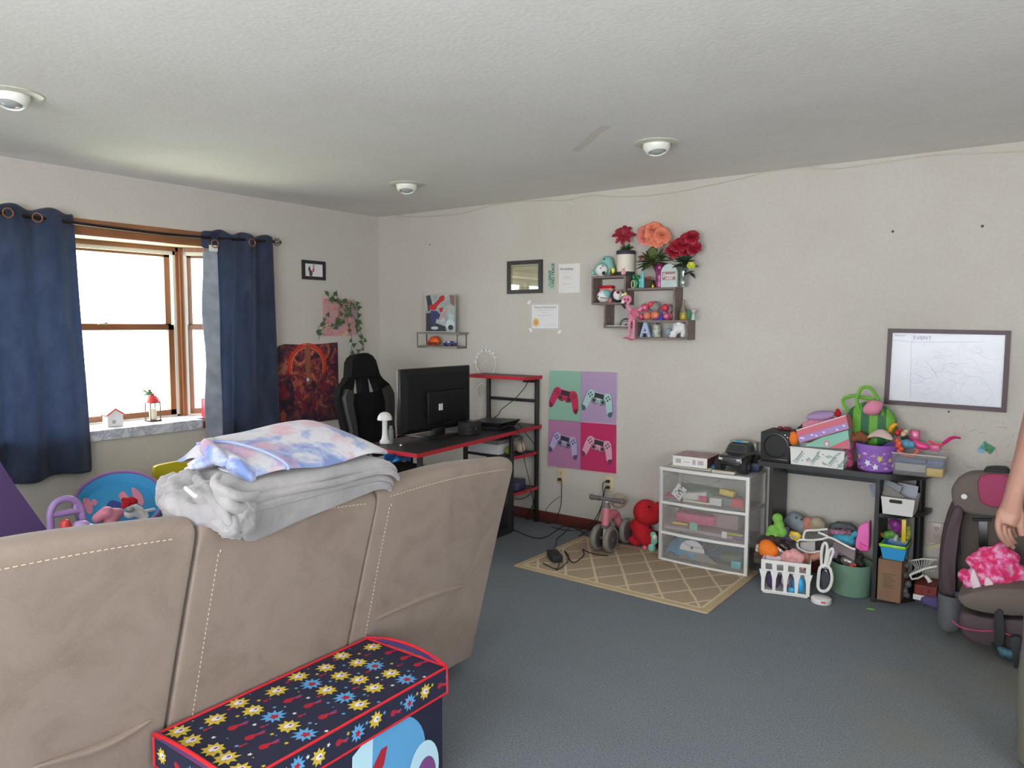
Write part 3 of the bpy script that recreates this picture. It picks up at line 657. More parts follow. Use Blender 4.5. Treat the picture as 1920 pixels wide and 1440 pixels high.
for x0, x1 in ((1.84, 1.43),): post(1.835, -1.45, 0, .722); post(1.43, -1.45, 0, .722)
G().box((1.43, -1.462, .05), (1.835, -1.438, .075), .002).obj('foot_bar', M_STEEL, dk)
G().box((1.30, -1.44, .66), (1.33, -.05, .69), .002).obj('apron_rail', M_STEEL, dk)
us = G().box((1.225, -.225, 1.096), (1.745, -.012, 1.118), .001).obj('upper_shelf', M_DESK, dk, smooth=False)
g = G().box((1.221, -.232, 1.094), (1.749, -.224, 1.120)).box((1.742, -.228, 1.094), (1.750, -.012, 1.120)).box((1.219, -.228, 1.094), (1.226, -.012, 1.120)); g.obj('edge_banding', M_DRED, us, smooth=False)
G().box((1.60, -.055, 1.065), (1.715, -.03, 1.095), .002).obj('shelf_bracket', M_STEEL, dk)
for z in (.545, .275):
    s_ = G().box((1.31, -.37, z-.018), (1.735, -.045, z), .001).obj('low_shelf', M_DESK, dk, smooth=False)
    G().box((1.733, -.365, z-.020), (1.741, -.05, z+.002)).obj('edge_banding', M_DRED, s_, smooth=False)
t = thing('computer_tower', 'tall plain black box on the floor under the desk beside the sofa', 'computer tower', (1.68, -.75, 0))
G().box((1.52, -1.15, 0), (1.755, -.400, .40), .004).obj('case', M_MATTE, t); G().box((1.755, -1.10, .05), (1.758, -.46, .37), .001).obj('side_panel', M_BLACK, t)
t = thing('storage_box', 'white box with a grey lid on the shelf under the desktop', 'box', (1.5, -.5, .56)); z0 = .546
G().box((1.33, -.365, z0), (1.60, -.06, z0+.075), .004).obj('box_body', M_WHITE, t); G().box((1.325, -.37, z0+.075), (1.605, -.055, z0+.105), .004).obj('lid', mat('stone_grey', D(120, 120, 115), .7, var=.4, vscale=30), t)
M_LIME = mat('lime_plastic', D(150, 160, 50), .4); M_BEIGE = mat('beige_plush', D(170, 155, 135), .9)
tag(G().sph((1.655, -.30, z0+.032), (.032, .032, .032)).obj('toy_ball', M_LIME), 'lime green ball on the small shelf beside the desk post', 'ball')
tag(G().sph((1.68, -.19, z0+.043), (.038, .04, .043)).jit(.005, 30).obj('soft_toy', M_BEIGE), 'beige fuzzy ball toy on the small shelf at the desk end', 'toy')
tag(G().box((1.60, -.30, .276), (1.70, -.12, .34), .006, Euler((0, 0, .3))).obj('cable_box', mat('dark_blue_box', D(55, 52, 90), .5)), 'dark blue box on the lowest desk shelf', 'box')
tag(G().box((1.50, -.33, .276), (1.60, -.1, .292), .004, Euler((0, 0, -.1))).obj('notebook', M_WHITE), 'white folded papers on the lowest desk shelf', 'paper')

# television seen from behind
tv = thing('television', 'black flat-screen television on the desk seen from behind', 'television', (1.52, -.9, .7465))
YT0, YT1, ZT0, ZT1 = -1.262, -.555, .785, 1.213
G().box((1.455, YT0, ZT0), (1.490, YT1, ZT1), .006).obj('bezel', M_BLACK, tv)
g = G(); R1 = [(1.490, YT0+.005, ZT0+.005), (1.490, YT1-.005, ZT0+.005), (1.490, YT1-.005, ZT1-.005), (1.490, YT0+.005, ZT1-.005)]
R2 = [(1.510, YT0+.05, ZT0+.03), (1.510, YT1-.04, ZT0+.03), (1.510, YT1-.04, ZT1-.04), (1.510, YT0+.05, ZT1-.04)]
g.loft([R1, R2]); g.obj('back_shell', mat('tv_shell', (.009, .009, .010, 1), .6, spec=.25), tv, smooth=False)
G().box((1.508, YT0+.22, ZT0+.05), (1.535, YT1-.10, ZT0+.27), .01).obj('rear_housing', mat('tv_housing', (.006, .006, .007, 1), .6, spec=.25), tv)
q = P(827, 763, X=1.54); lb = G().box(q-Vector((.004, .018, .022)), q+Vector((.0, .018, .022))).obj('rating_label', M_WHITE, tv)
g = G()
for k in range(5): g.box((q.x+.0002, q.y-.013, q.z+.014-.008*k), (q.x+.0008, q.y+.013-.004*(k % 2), q.z+.016-.008*k))
g.obj('small_print', mat('grey_print', (.25, .25, .25, 1), .7), lb)
G().box((1.478, -.96, .7475), (1.505, -.84, .80), .004).obj('stand_neck', M_BLACK, tv); G().box((1.40, -1.07, .7467), (1.58, -.72, .757), .004).obj('stand_base', M_BLACK, tv)
G().tube([(1.537, -.90+.0, .83), (1.537, -.75, .845)], .0022, 5).obj('trim_line', M_STEEL, tv)
# game console and speaker on the desk
t = thing('game_console', 'black slanted game console at the wall end of the desk', 'game console', (1.62, -.35, .7465))
T = Matrix.Translation((1.56, -.36, .7465)) @ Matrix.Rotation(.12, 4, 'Z')
G(T).loft([[(-.13, -.13, .004), (.10, -.13, .004), (.10, .13, .004), (-.13, .13, .004)], [(-.14, -.135, .026), (.11, -.135, .026), (.11, .135, .026), (-.14, .135, .026)]]).obj('lower_case', M_MATTE, t, smooth=False)
G(T).loft([[(-.14, -.135, .030), (.12, -.135, .030), (.12, .135, .030), (-.14, .135, .030)], [(-.14, -.135, .052), (.145, -.145, .056), (.145, .145, .056), (-.14, .135, .052)]]).obj('upper_case', M_BLACK, t, smooth=False)
t = thing('desktop_speaker', 'small black box speaker on the desk in front of the television corner', 'speaker', (1.66, -.72, .7465))
G().box((1.58, -.80, .747), (1.68, -.66, .835), .005).obj('cabinet', M_MATTE, t); G().box((1.58, -.79, .835), (1.67, -.67, .838)).obj('top_plate', M_BLACK, t)
for y in (-.76, -.70): G().lathe((1.680, y, .785), [(.024, 0), (.022, .004), (.010, .002), (.004, .004)], 16, Vector((1, 0, 0)).to_track_quat('Z', 'Y')).obj('driver', M_BLACK, t)
# white mushroom lamp
p = P(722, 832, Z=.7468); sc = pxm(p)
t = thing('table_lamp', 'white plastic mushroom-shaped lamp on the near corner of the desk', 'lamp', p)
M_LAMP = mat('lamp_white', (.66, .66, .66, 1), .3)
G().lathe(p, [(.028, 0), (.034, .004), (.034, .018), (.028, .025), (.022, .034), (.018, .06), (.0165, .10), (.0165, .155)], 24).obj('stem', M_LAMP, t)
G().lathe(p+Vector((0, 0, .148)), [(.016, 0), (.036, .002), (.047, .004), (.047, .012), (.042, .030), (.030, .046), (.014, .053), (.003, .054)], 28).obj('lamp_shade', M_LAMP, t)
q = P(733, 803, Z=None, X=p.x+.03); tag(G().lathe((q.x, q.y, .747), [(.014, 0), (.0165, .01), (.0165, .085), (.010, .10), (.010, .115)], 16).obj('plastic_bottle', mat('clear_plastic', (.75, .78, .8, 1), .1, trans=.75)), 'clear plastic bottle behind the mushroom lamp', 'bottle')
tag(G().sph(P(752, 838, Z=.7468)+Vector((0, 0, .009)), .009, 12).obj('bead', mat('silver', (.7, .7, .7, 1), .2, metal=.8)), 'tiny silver bead near the red desk edge', 'bead')
# foil bag hanging from the desk
M_FOIL = mat('blue_foil', D(40, 95, 150, 1.6), .22, metal=.6)
rows = [[P(718+50*u, 846+22*v+4*math.sin(5*u+v), X=1.70+.02*math.sin(7*u)*math.cos(4*v)+.015*v) for u in [i/8 for i in range(9)]] for v in [j/4 for j in range(5)]]
o = sheet('foil_bag', M_FOIL, rows, .012, sub=2); tag(o, 'shiny blue foil bag hanging under the near end of the desk', 'bag')
o['label'] = 'shiny blue foil bag hanging under the near end of the desk'
tag(G().box(P(713, 868, X=1.72)-Vector((.002, .0, .012)), P(731, 868, X=1.72)+Vector((.002, 0, .012))).obj('price_card', M_WHITE), 'small white card under the desk beside the blue foil', 'card')

# cables around the desk and wall sockets
M_CABLE = mat('black_cable', (.012, .012, .012, 1), .5)
def cable(lab, pts, r=.0032, m=None, k=5): return tag(G().tube([Vector(p) for p in pts], r, 6, smooth=k).obj('cable', m or M_CABLE), lab, 'cable', 'cables around the desk')
zf = .006
cable('black cable hanging from the raised shelf down to the console', [P(989, 712, Y=-.06), P(985, 725, Y=-.08), P(965, 748, Y=-.12), P(940, 768, Y=-.16), (1.50, -.22, .83), (1.50, -.28, .806)])
cable('black cable from the console looping over the desk edge to the floor by the post', [P(950, 792, Y=-.28), P(972, 795, Y=-.25), P(985, 812, Y=-.22), P(995, 835, Y=-.2)+Vector((.04, 0, 0)), P(1004, 860, Y=-.10)+Vector((.02, 0, 0)), P(1008, 890, Y=-.07), P(1003, 920, Y=-.075), P(1000, 945, Y=-.07), PF(1008, 965), PF(1030, 980)])
cable('thin black cable crossing the small desk shelves', [P(950, 800, Y=-.36), P(968, 803, Y=-.38), P(978, 830, Y=-.4), P(985, 870, Y=-.39), P(995, 912, Y=-.385), P(1000, 945, Y=-.38), PF(1010, 968)])
cable('black cable looping behind the lowest desk shelf', [P(1000, 917, Y=-.02-.06), P(990, 930, Y=-.1), P(975, 936, Y=-.14), P(960, 934, Y=-.3)])
cable('black cable plugged into the left wall socket and falling to the skirting', [P(1053, 900, Y=-.02), P(1053, 915, Y=-.03), P(1052, 945, Y=-.03), P(1046, 965, Y=-.04), P(1040, 978, Y=-.06), PF(1025, 981)])
cable('thin pale cable hanging beside the left wall socket', [P(1051, 930, Y=-.025), P(1035, 942, Y=-.02), P(1024, 955, Y=-.02), P(1023, 968, Y=-.03), PF(1024, 976)], .0018)
cable('black cable from the upper plug of the right socket to the floor', [P(1137, 902, Y=-.03), P(1130, 908, Y=-.04), P(1131, 930, Y=-.05), P(1127, 950, Y=-.05), P(1112, 978, Y=-.06), PF(1086, 993), PF(1060, 994), PF(1035, 988)])
cable('black cable from the lower plug of the right socket to the floor', [P(1137, 912, Y=-.03), P(1134, 918, Y=-.04), P(1130, 940, Y=-.05), P(1120, 975, Y=-.08), PF(1110, 992), P(1085, 1005, Z=.012)])
cable('long black cable snaking over the carpet from the desk', [PF(930, 986), PF(960, 992), PF(1000, 1008), PF(1025, 1006), PF(1050, 990), PF(1070, 983), PF(1085, 993), P(1103, 1005, Z=.010)])
cable('black cord running from the floor tangle to the power brick', [PF(1068, 987), PF(1060, 998), PF(1045, 1010), P(1042, 1022, Z=.012), P(1036, 1032, Z=.035)])
cable('black cord looped on the rug beside the power brick', [P(1049, 1052, Z=.03), P(1048, 1060, Z=.016), P(1043, 1067, Z=.014), P(1030, 1062, Z=.014), P(1018, 1056, Z=.014)], .0035)
cable('black cord with a plug lying across the rug toward the toy bike', [P(1043, 1069, Z=.016), P(1055, 1062, Z=.014), P(1066, 1050, Z=.014), P(1065, 1040, Z=.014), P(1058, 1033, Z=.016), P(1065, 1044, Z=.018), P(1075, 1055, Z=.014), P(1090, 1046, Z=.014), P(1095, 1038, Z=.014), P(1093, 1030, Z=.014), P(1105, 1036, Z=.014), P(1122, 1040, Z=.014), P(1140, 1042, Z=.014)])
q = P(1040, 1048, Z=.0135); t = thing('power_brick', 'black power supply brick lying on the rug', 'power adapter', q)
T = Matrix.Translation(q) @ Matrix.Rotation(-.75, 4, 'Z'); G(T).box((-.075, -.035, 0), (.075, .035, .042), .006).obj('case', M_MATTE, t); G(T).cyl((-.075, 0, .02), (-.095, 0, .02), .007, .004, 10).obj('strain_relief', M_BLACK, t)
# ================================================================ gaming chair
M_CHB = mat('chair_fabric', (.008, .008, .008, 1), .9, bump=.2, bscale=400, spec=.15); M_CHG = mat('chair_grey_panel', D(56, 54, 54, .9), .7)
ch = thing('gaming_chair', 'black and grey high-backed gaming chair behind the desk', 'chair', (.78, -1.0, 0))
T = Matrix.Translation((.93, -1.0, .56)) @ Matrix.Rotation(-.14, 4, 'Y')
def chairside(s):
    o = [(.0, .0), (.19, .0), (.225, .10), (.232, .22), (.245, .33), (.262, .40), (.258, .455), (.225, .50), (.165, .545), (.140, .60), (.120, .68), (.09, .715), (.045, .735), (0, .738)]
    return o
half = chairside(1); full = half + [(-a, b) for a, b in half[::-1][1:-1]]
g = G(T)
def ringed(x, ins): return [(x, a*(1-ins), b) for a, b in full]
H1 = [(.035, .485), (.105, .485), (.075, .545), (.035, .545)]
# shell built around the two shoulder openings: three stacked lofts and the posts between the holes
def seg_(y0, y1, z0, z1, xa=-.03, xb=.03): g.box((xa, y0, z0), (xb, y1, z1), .006)
low = [(a, b) for a, b in [(.0, .0), (.19, .0), (.225, .10), (.232, .22), (.245, .33), (.262, .40), (.250, .455)]]
lowf = low + [(-a, b) for a, b in low[::-1]]
g.loft([[(x, a*k, b) for a, b in lowf] for x, k in ((-.035, .93), (-.02, 1), (.02, 1), (.035, .95))])
up = [(.150, .568), (.140, .60), (.120, .68), (.09, .715), (.045, .735), (0, .738)]
upf = up + [(-a, b) for a, b in up[::-1][1:]]
g.loft([[(x, a*k, b) for a, b in upf] for x, k in ((-.04, .93), (-.02, 1), (.03, 1), (.05, .93))])
sd = [(.128, .450), (.252, .450), (.236, .50), (.175, .545), (.152, .575), (.085, .575)]
for s in (1, -1): g.loft([[(x, s*a, b) for a, b in sd] for x in (-.03, .035)])
g.box((-.03, -.036, .445), (.03, .036, .60), .004)
g.obj('backrest', M_CHB, ch)
g = G(T)
for s in (1, -1):
    bol = [(.19, .02), (.165, .10), (.155, .20), (.160, .30), (.170, .38), (.150, .47), (.205, .49), (.235, .43), (.225, .33), (.205, .22), (.200, .10)]
    g = G(T); g.loft([[(x, s*(a-.0), b) for a, b in bol] for x in (.03, .065, .075)]); g.obj('side_bolster', M_CHG if True else M_CHB, ch, ang=60)
G().box((.90, -1.27, .40), (1.30, -.74, .50), .05).obj('seat', M_CHB, ch)
G().box((.93, -1.24, .555), (.99, -.78, .60), .01).obj('hinge_bar', M_CHG, ch)
for s in (-.78, -1.25): G().box((1.0, s-.03, .66), (1.24, s+.03, .69), .01).box((1.08, s-.015, .42), (1.13, s+.015, .66), .004).obj('armrest', M_CHB, ch)
G().cyl((1.10, -1.0, .10), (1.10, -1.0, .41), .028).obj('gas_lift', M_STEEL, ch)
for k in range(5):
    a = k*2*PI/5; e = Vector((1.10+.29*math.cos(a), -1.0+.29*math.sin(a), .07)); G().cyl((1.10, -1.0, .11), e, .026, .016, 10).cyl(e-Vector((0, 0, .01)), e-Vector((0, 0, .02)), .01).sph(e-Vector((0, 0, .037)), (.025, .018, .032), 12).obj('leg', M_STEEL, ch)

# ================================================================ window-wall pictures
def frame_on(name, lab, cat, o, ux, uy, w, h, bw, th, m_frame, lean=None):
    """picture frame: o = lower-left corner, ux/uy directions on the wall"""
    o, ux, uy = Vector(o), Vector(ux), Vector(uy); n = ux.cross(uy).normalized(); t = thing(name, lab, cat, o+ux*w/2)
    def bar(a, b, c, d): G().prism([(a, b), (c, b), (c, d), (a, d)], o+n*.001, ux, uy, th).obj('frame_rail', m_frame, t)
    g = G()
    for a, b, c, d in ((0, 0, w, bw), (0, h-bw, w, h), (0, bw, bw, h-bw), (w-bw, bw, w, h-bw)): g.prism([(a, b), (c, b), (c, d), (a, d)], o+n*.001, ux, uy, th)
    g.obj('frame', m_frame, t, smooth=False)
    return t, o+n*th*.35, ux, uy, n
M_FRM = mat('black_frame', (.02, .018, .018, 1), .4); M_PAPER = mat('paper_white', (.74, .73, .73, 1), .7)
t, o, ux, uy, n = frame_on('picture_frame', 'small black square frame with a feather drawing, right of the curtain', 'picture', (0, -.838, 1.858), AX, BZ, .232, .152, .026, .014, M_FRM)
G().prism([(.026, .026), (.206, .026), (.206, .126), (.026, .126)], (0.002, -.838, 1.858), AX, BZ, .004).obj('print', M_PAPER, t)
g = G(); o = (.0065, -.838, 1.858)
g.mi = 0; g.poly([(.075, .028), (.10, .028), (.105, .055), (.09, .08), (.07, .055)], o, AX, BZ); g.poly([(.06, .085), (.075, .112), (.085, .085), (.088, .06), (.07, .06)], o, AX, BZ, .0003)
g.mi = 1; g.poly([(.098, .06), (.118, .062), (.125, .09), (.11, .1)], o, AX, BZ, .0004); g.mi = 2; g.poly([(.105, .10), (.125, .098), (.128, .122), (.108, .122)], o, AX, BZ, .0004)
g.obj('drawing', [mat('ink_grey', (.06, .06, .07, 1), .8), M_RED, mat('ink_pale', (.35, .35, .35, 1), .8)], t, smooth=False)
# pink canvas with ivy
t = thing('canvas_print', 'small pink canvas print half covered with trailing ivy', 'picture', (0, -.49, 1.38))
cnv = mat('pink_canvas', D(165, 130, 135), .8); nt = cnv.node_tree; tc = node(nt, 'ShaderNodeTexCoord').outputs['Object']; nn = node(nt, 'ShaderNodeTexNoise', {'Vector': tc, 'Scale': 14, 'Detail': 3})
nt.links.new(ramp(nt, nn.outputs['Fac'], [(.35, D(150, 130, 145)), (.5, D(178, 130, 130)), (.6, D(160, 110, 110)), (.7, D(190, 175, 140))]), base(nt).inputs['Base Color'])
q1, q2 = P(607, 630, X=.01), P(666, 566, X=.01); G().box((.001, q1.y, q1.z), (.016, q2.y, q2.z+.02)).obj('canvas', cnv, t, smooth=False)
iv = thing('ivy_garland', 'trailing artificial ivy vine hung over the pink canvas', 'artificial ivy', (.02, -.5, 1.2)); M_IVY = mat('ivy_leaf', D(62, 88, 56, 1.5), .5, var=.3, vscale=20); M_VINE = mat('vine', D(70, 95, 55, 1.3), .6)
vines = [[(612, 548), (616, 556), (622, 562), (634, 566), (650, 568), (668, 572), (671, 590), (668, 610), (672, 625), (678, 640), (682, 650), (672, 660), (662, 670)],
         [(627, 550), (624, 558), (630, 565)], [(636, 575), (634, 595), (626, 610), (612, 612), (602, 620), (598, 636)], [(612, 590), (608, 605), (598, 612), (595, 628)],
         [(640, 570), (648, 590), (640, 605), (632, 615)], [(655, 575), (652, 600), (658, 625), (660, 648), (655, 668)], [(668, 580), (672, 600), (676, 622), (680, 640), (678, 655)], [(645, 565), (650, 580), (662, 592), (668, 604)]]
lf = [(0, 0), (.35, -.15), (.5, .2), (.28, .42), (.0, 1.0), (-.28, .42), (-.5, .2), (-.35, -.15)]
rg = random.Random(7); g = G(); gl = G()
for V in vines:
    pts = spline([P(x, y, X=.035) for x, y in V], 5); g.tube(pts, .0022, 5)
    for i in range(0, len(pts), 3):
        if rg.random() < .82:
            s = rg.uniform(.032, .050); a = rg.uniform(-2.6, 2.6)+PI; q = pts[i]+Vector((rg.uniform(.002, .02), rg.uniform(-.012, .012), rg.uniform(-.012, .012)))
            ux = Vector((rg.uniform(-.3, .3), math.cos(a), math.sin(a))).normalized(); uy = Vector((rg.uniform(-.3, .3), -math.sin(a), math.cos(a))).normalized()
            gl.prism([(c*s, d*s) for c, d in lf], q, ux, uy, .0012)
g.obj('vine', M_VINE, iv); gl.obj('leaves', M_IVY, iv, smooth=False)
# big dark poster
M_PO = mat('poster_art', D(60, 30, 36, 1.5), .45); nt = M_PO.node_tree; tc = node(nt, 'ShaderNodeTexCoord').outputs['Object']
n1 = node(nt, 'ShaderNodeTexNoise', {'Vector': tc, 'Scale': 9, 'Detail': 8, 'Roughness': .75, 'Distortion': 1.5})
col = ramp(nt, n1.outputs['Fac'], [(.36, (.010, .009, .022, 1)), (.47, (.06, .012, .03, 1)), (.54, (.26, .035, .035, 1)), (.60, (.50, .14, .05, 1)), (.68, (.30, .22, .26, 1))])
sp = node(nt, 'ShaderNodeSeparateXYZ', {0: tc})
rz_ = node(nt, 'ShaderNodeMath', {0: sp.outputs[2], 1: .43}, operation='SUBTRACT'); d2 = node(nt, 'ShaderNodeCombineXYZ', {0: sp.outputs[1], 1: rz_.outputs[0]}); ln = node(nt, 'ShaderNodeVectorMath', {0: d2.outputs[0]}, operation='LENGTH')
edge = ramp(nt, ln.outputs['Value'], [(.20, (0, 0, 0, 1)), (.40, (1, 1, 1, 1))]); nt.links.new(mix(nt, edge, col, mix(nt, .75, col, (.010, .011, .03, 1))), base(nt).inputs['Base Color'])
po = thing('poster', 'large dark poster with a glowing red ring, behind the gaming chair', 'poster', (0, -.77, .70))
y0, y1, z0, z1 = -1.095, -.48, .70, 1.352
g = G(); top = [(y1-.002, z1), (y1-.05, z1-.004), (y1-.2, z1-.012), (y0+.27, z1-.014), (y0+.262, z1-.045), (y0+.255, z1-.014), (y0+.08, z1-.006), (y0+.02, z1-.02), (y0, z1-.05)]
g.prism([(y0, z0), (y1, z0)]+top, (.002, 0, 0), AX, BZ, .0015); sheet_ = g.obj('sheet', M_PO, po, smooth=False)
g = G(); cy_, cz = -.80, 1.155
def arc(r0, a0, a1, w, mi, d=.0045, sy=1.0):
    g.mi = mi; pts = [(d, cy_+r0*math.cos(math.radians(a)), cz+r0*sy*math.sin(math.radians(a))) for a in range(a0, a1+1, 8)]; g.ribbon(pts, w, (1, 0, 0))
arc(.175, -20, 200, .018, 0); arc(.158, -20, 200, .006, 1, .005); arc(.192, 0, 180, .006, 0, .005)
g.mi = 2; g.poly([(-.02, -.16), (.02, -.16), (.026, .10), (.020, .155), (0, .175), (-.020, .155), (-.026, .10)], (.0052, cy_+.005, cz+.02), AX, BZ)
g.mi = 3; g.poly(circ(0, 0, .014), (.0058, cy_, cz-.10), AX, BZ)
rg = random.Random(4)
for k in range(15):     # abstract warm and dark shapes of the lower half
    g.mi = rg.choice((4, 4, 5, 6)); x = rg.uniform(-.26, .26); z = rg.uniform(-.38, -.12); s = rg.uniform(.02, .045)
    g.poly([(a, b*1.5) for a, b in star(0, 0, s, s*.7, 5, rg.uniform(0, 3), rg)], (.0042+.0002*k, cy_+x, cz+z), AX, BZ)
g.obj('artwork', [mat('poster_red', D(190, 45, 30, 1.5), .5), mat('poster_gold', D(205, 130, 80, 1.5), .5), mat('poster_brown', D(130, 80, 55, 1.3), .5), mat('poster_blue', D(150, 170, 215), .5), mat('poster_wine', D(105, 25, 45, 1.4), .5), mat('poster_dark', D(38, 22, 30, 1.3), .5), mat('poster_rust', D(150, 75, 60, 1.2), .5)], po, smooth=False, fix=False)
# ================================================================ long wall: pictures, poster, sockets
# small canvas with an acrobatic red and blue splash, wall shelf below it
M_CANV = mat('canvas_grey', D(150, 160, 158), .7, var=.35, vscale=16)
cp = thing('canvas_print', 'grey canvas print with a red and blue abstract figure above the wire wall shelf', 'picture', (.82, 0, 1.44))
def BW(x, y, Y=-.001): return P(x, y, Y=Y)
a, b = BW(798, 622, -.10), BW(853, 552, -.10)
G().box((a.x, -.104, 1.44), (b.x, -.090, b.z)).obj('canvas', M_CANV, cp, smooth=False)
def art(lst, Y, mats, parent, name='artwork'):
    g = G()
    for k, (mi, pts) in enumerate(lst):
        g.mi = mi; g.f([g.v(P(x, y, Y=Y-.0002*k)) for x, y in pts])
    return g.obj(name, mats, parent, smooth=False, fix=False)
def pc(cx, cy, rx, ry=None, n=16, rot=0):
    ry = rx if ry is None else ry; c, s = math.cos(rot), math.sin(rot)
    return [(cx+rx*math.cos(t)*c-ry*math.sin(t)*s, cy+rx*math.cos(t)*s+ry*math.sin(t)*c) for t in [2*PI*i/n for i in range(n)]]
am = [mat('art_red', D(185, 45, 50, 1.3), .6), mat('art_blue', D(60, 60, 100, 1.4), .6), mat('art_dark', D(52, 52, 56), .6), mat('art_pale', D(170, 180, 185), .6), mat('art_brown', D(120, 85, 80), .6), mat('art_rose', D(175, 120, 120), .6)]
art([(2, [(799, 588), (812, 585), (815, 605), (835, 612), (837, 621), (799, 621)]), (2, [(799, 556), (806, 553), (812, 575), (803, 585)]), (4, [(842, 553), (852, 554), (852, 575), (845, 570)]), (3, pc(844, 608, 8, 10)), (2, pc(845, 614, 5, 5)),
     (1, [(808, 582), (818, 583), (822, 590), (818, 600), (816, 612), (810, 605), (806, 595)]), (1, [(818, 582), (826, 590), (822, 600), (818, 596)]), (0, [(804, 572), (812, 571), (826, 558), (832, 556), (830, 563), (820, 574), (816, 582), (805, 580)]), (0, pc(828, 560, 5, 7, rot=.7)), (0, [(823, 578), (831, 576), (829, 584), (825, 586)]), (5, [(824, 598), (840, 577), (841, 579), (827, 600)]), (3, pc(815, 615, 7, 3))], -.1046, am, cp)
ws = thing('wall_shelf', 'small grey shelf in a black wire frame below the red and blue canvas', 'wall shelf', (.79, 0, 1.31))
M_GWOOD = wood('grey_wood', D(125, 116, 108), D(100, 92, 86), (3, 40, 40), .6)
X0, X1 = .572, 1.018
G().box((X0-.012, -.125, 1.425), (X1+.012, -.001, 1.437), .001).obj('upper_board', M_GWOOD, ws, smooth=False)
G().box((X0, -.120, 1.318), (X1-.012, -.001, 1.328), .001).obj('lower_board', M_GWOOD, ws, smooth=False)
for x in (X0, X1-.014):
    g = G(); g.tube([(x, -.118, 1.425), (x, -.118, 1.313), (x, -.005, 1.313), (x, -.005, 1.425)], .0042, 6); g.obj('wire_side', M_STEEL, ws)
p = Vector((.72, -.07, 1.3285)); t = thing('toy_helmet', 'small orange and red round toy on the wire wall shelf', 'toy', p)
G().sph(p+Vector((0, 0, .038)), (.055, .035, .040)).obj('shell', mat('toy_orange', D(200, 85, 30, 1.5), .4), t); G().box(p+Vector((-.045, -.036, .012)), p+Vector((.045, -.02, .028)), .005).obj('front_grille', mat('toy_brown', D(90, 40, 25), .5), t); G().sph(p+Vector((-.045, -.01, .024)), (.022, .02, .024), 10).obj('side_pad', mat('toy_red', D(195, 50, 45, 1.4), .4), t)
p = Vector((.885, -.07, 1.3285)); t = thing('toy_car', 'tiny blue and white toy car on the wire wall shelf', 'toy car', p)
G().loft([[p+Vector((x*1.15, y, z)) for x, z in ((-.055, .008), (.055, .008), (.056, .022), (.03, .025), (.018, .038), (-.02, .038), (-.034, .025), (-.055, .020))] for y in (-.018, .018)]).obj('body', mat('toy_blue', D(60, 75, 130, 1.4), .3), t, smooth=False)
for x in (-.036, .036): G().cyl(p+Vector((x, -.021, .010)), p+Vector((x, .021, .010)), .010).obj('wheel', M_BLACK, t)
G().box(p+Vector((-.01, -.0205, .026)), p+Vector((.014, -.018, .036))).obj('window', M_WHITE, t)

# certificate frames and papers
t, o, ux, uy, n = frame_on('picture_frame', 'black framed certificate with a greenish patterned border', 'picture', (1.422, 0, 1.738), BX, BZ, .322, .249, .030, .018, M_FRM)
M_CERT = mat('certificate_paper', D(158, 152, 122), .25, coat=.6)
G().box((1.450, -.007, 1.766), (1.718, -.002, 1.959)).obj('certificate', M_CERT, t, smooth=False)
g = G(); o = (1.450, -.0075, 1.766); w, h = .268, .193
for a_, b_, c_, d_ in ((.008, .008, w-.008, .02), (.008, h-.02, w-.008, h-.008), (.008, .02, .018, h-.02), (w-.018, .02, w-.008, h-.02)): g.poly([(a_, b_), (c_, b_), (c_, d_), (a_, d_)], o, BX, BZ)
for k in range(7): g.poly([(.06+.01*(k % 3), h-.05-.016*k), (w-.06-.012*(k % 2), h-.05-.016*k), (w-.06-.012*(k % 2), h-.047-.016*k), (.06+.01*(k % 3), h-.047-.016*k)], o, BX, BZ)
g.obj('printed_border', mat('print_olive', D(120, 118, 100), .5), t, smooth=False, fix=False)
G().box((1.450, -.0105, 1.766), (1.718, -.0095, 1.959)).obj('glazing', M_GLASS, t, smooth=False)
M_SAGE = mat('sage_card', D(150, 162, 150), .6); M_TEAL = mat('dark_teal', D(28, 78, 66, 1.3), .6)
t = thing('wall_banner', 'narrow upright sage card reading LEAVE NO TRACE', 'sign', (1.819, 0, 1.763)); G().box((1.786, -.0025, 1.763), (1.852, -.0005, 1.958)).obj('card', M_SAGE, t, smooth=False)
text('LEAVE', .030, (1.808, -.003, 1.862), BZ, (-1, 0, 0), M_TEAL, t, bold=.0008); text('NO TRACE', .030, (1.835, -.003, 1.880), BZ, (-1, 0, 0), M_TEAL, t, bold=.0008)
g = G(); pts = [(1.821+(.004+.0022*a)*math.cos(a), -.0032, 1.793+(.004+.0022*a)*math.sin(a)) for a in [i*.35 for i in range(0, 28)]]; g.tube(pts, .0018, 5); g.obj('spiral_logo', M_TEAL, t)
t = thing('paper_sheet', 'faint white workshop certificate taped beside the sage banner', 'paper', (1.975, 0, 1.72)); G().box((1.885, -.0015, 1.735), (2.065, -.0004, 1.945)).obj('sheet', mat('faded_paper', (.72, .70, .68, 1), .8), t, smooth=False)
M_INK = mat('grey_ink', (.22, .21, .22, 1), .8); M_INKP = mat('pale_ink', (.48, .46, .47, 1), .8)
text('Workshop', .026, (1.951, -.002, 1.908), BX, BZ, M_INK, t, bold=.0004); text('certificate', .014, (1.955, -.002, 1.85), BX, BZ, M_INKP, t); text('Leave No Trace', .011, (1.95, -.002, 1.80), BX, BZ, M_INKP, t)
g = G()
for x0, x1, z in ((1.91, 1.99, 1.885), (1.90, 2.01, 1.835), (1.96, 2.03, 1.775), (1.90, 1.94, 1.75)): g.box((x0, -.0019, z), (x1, -.0016, z+.0018))
g.obj('ruled_lines', M_INKP, t, smooth=False)
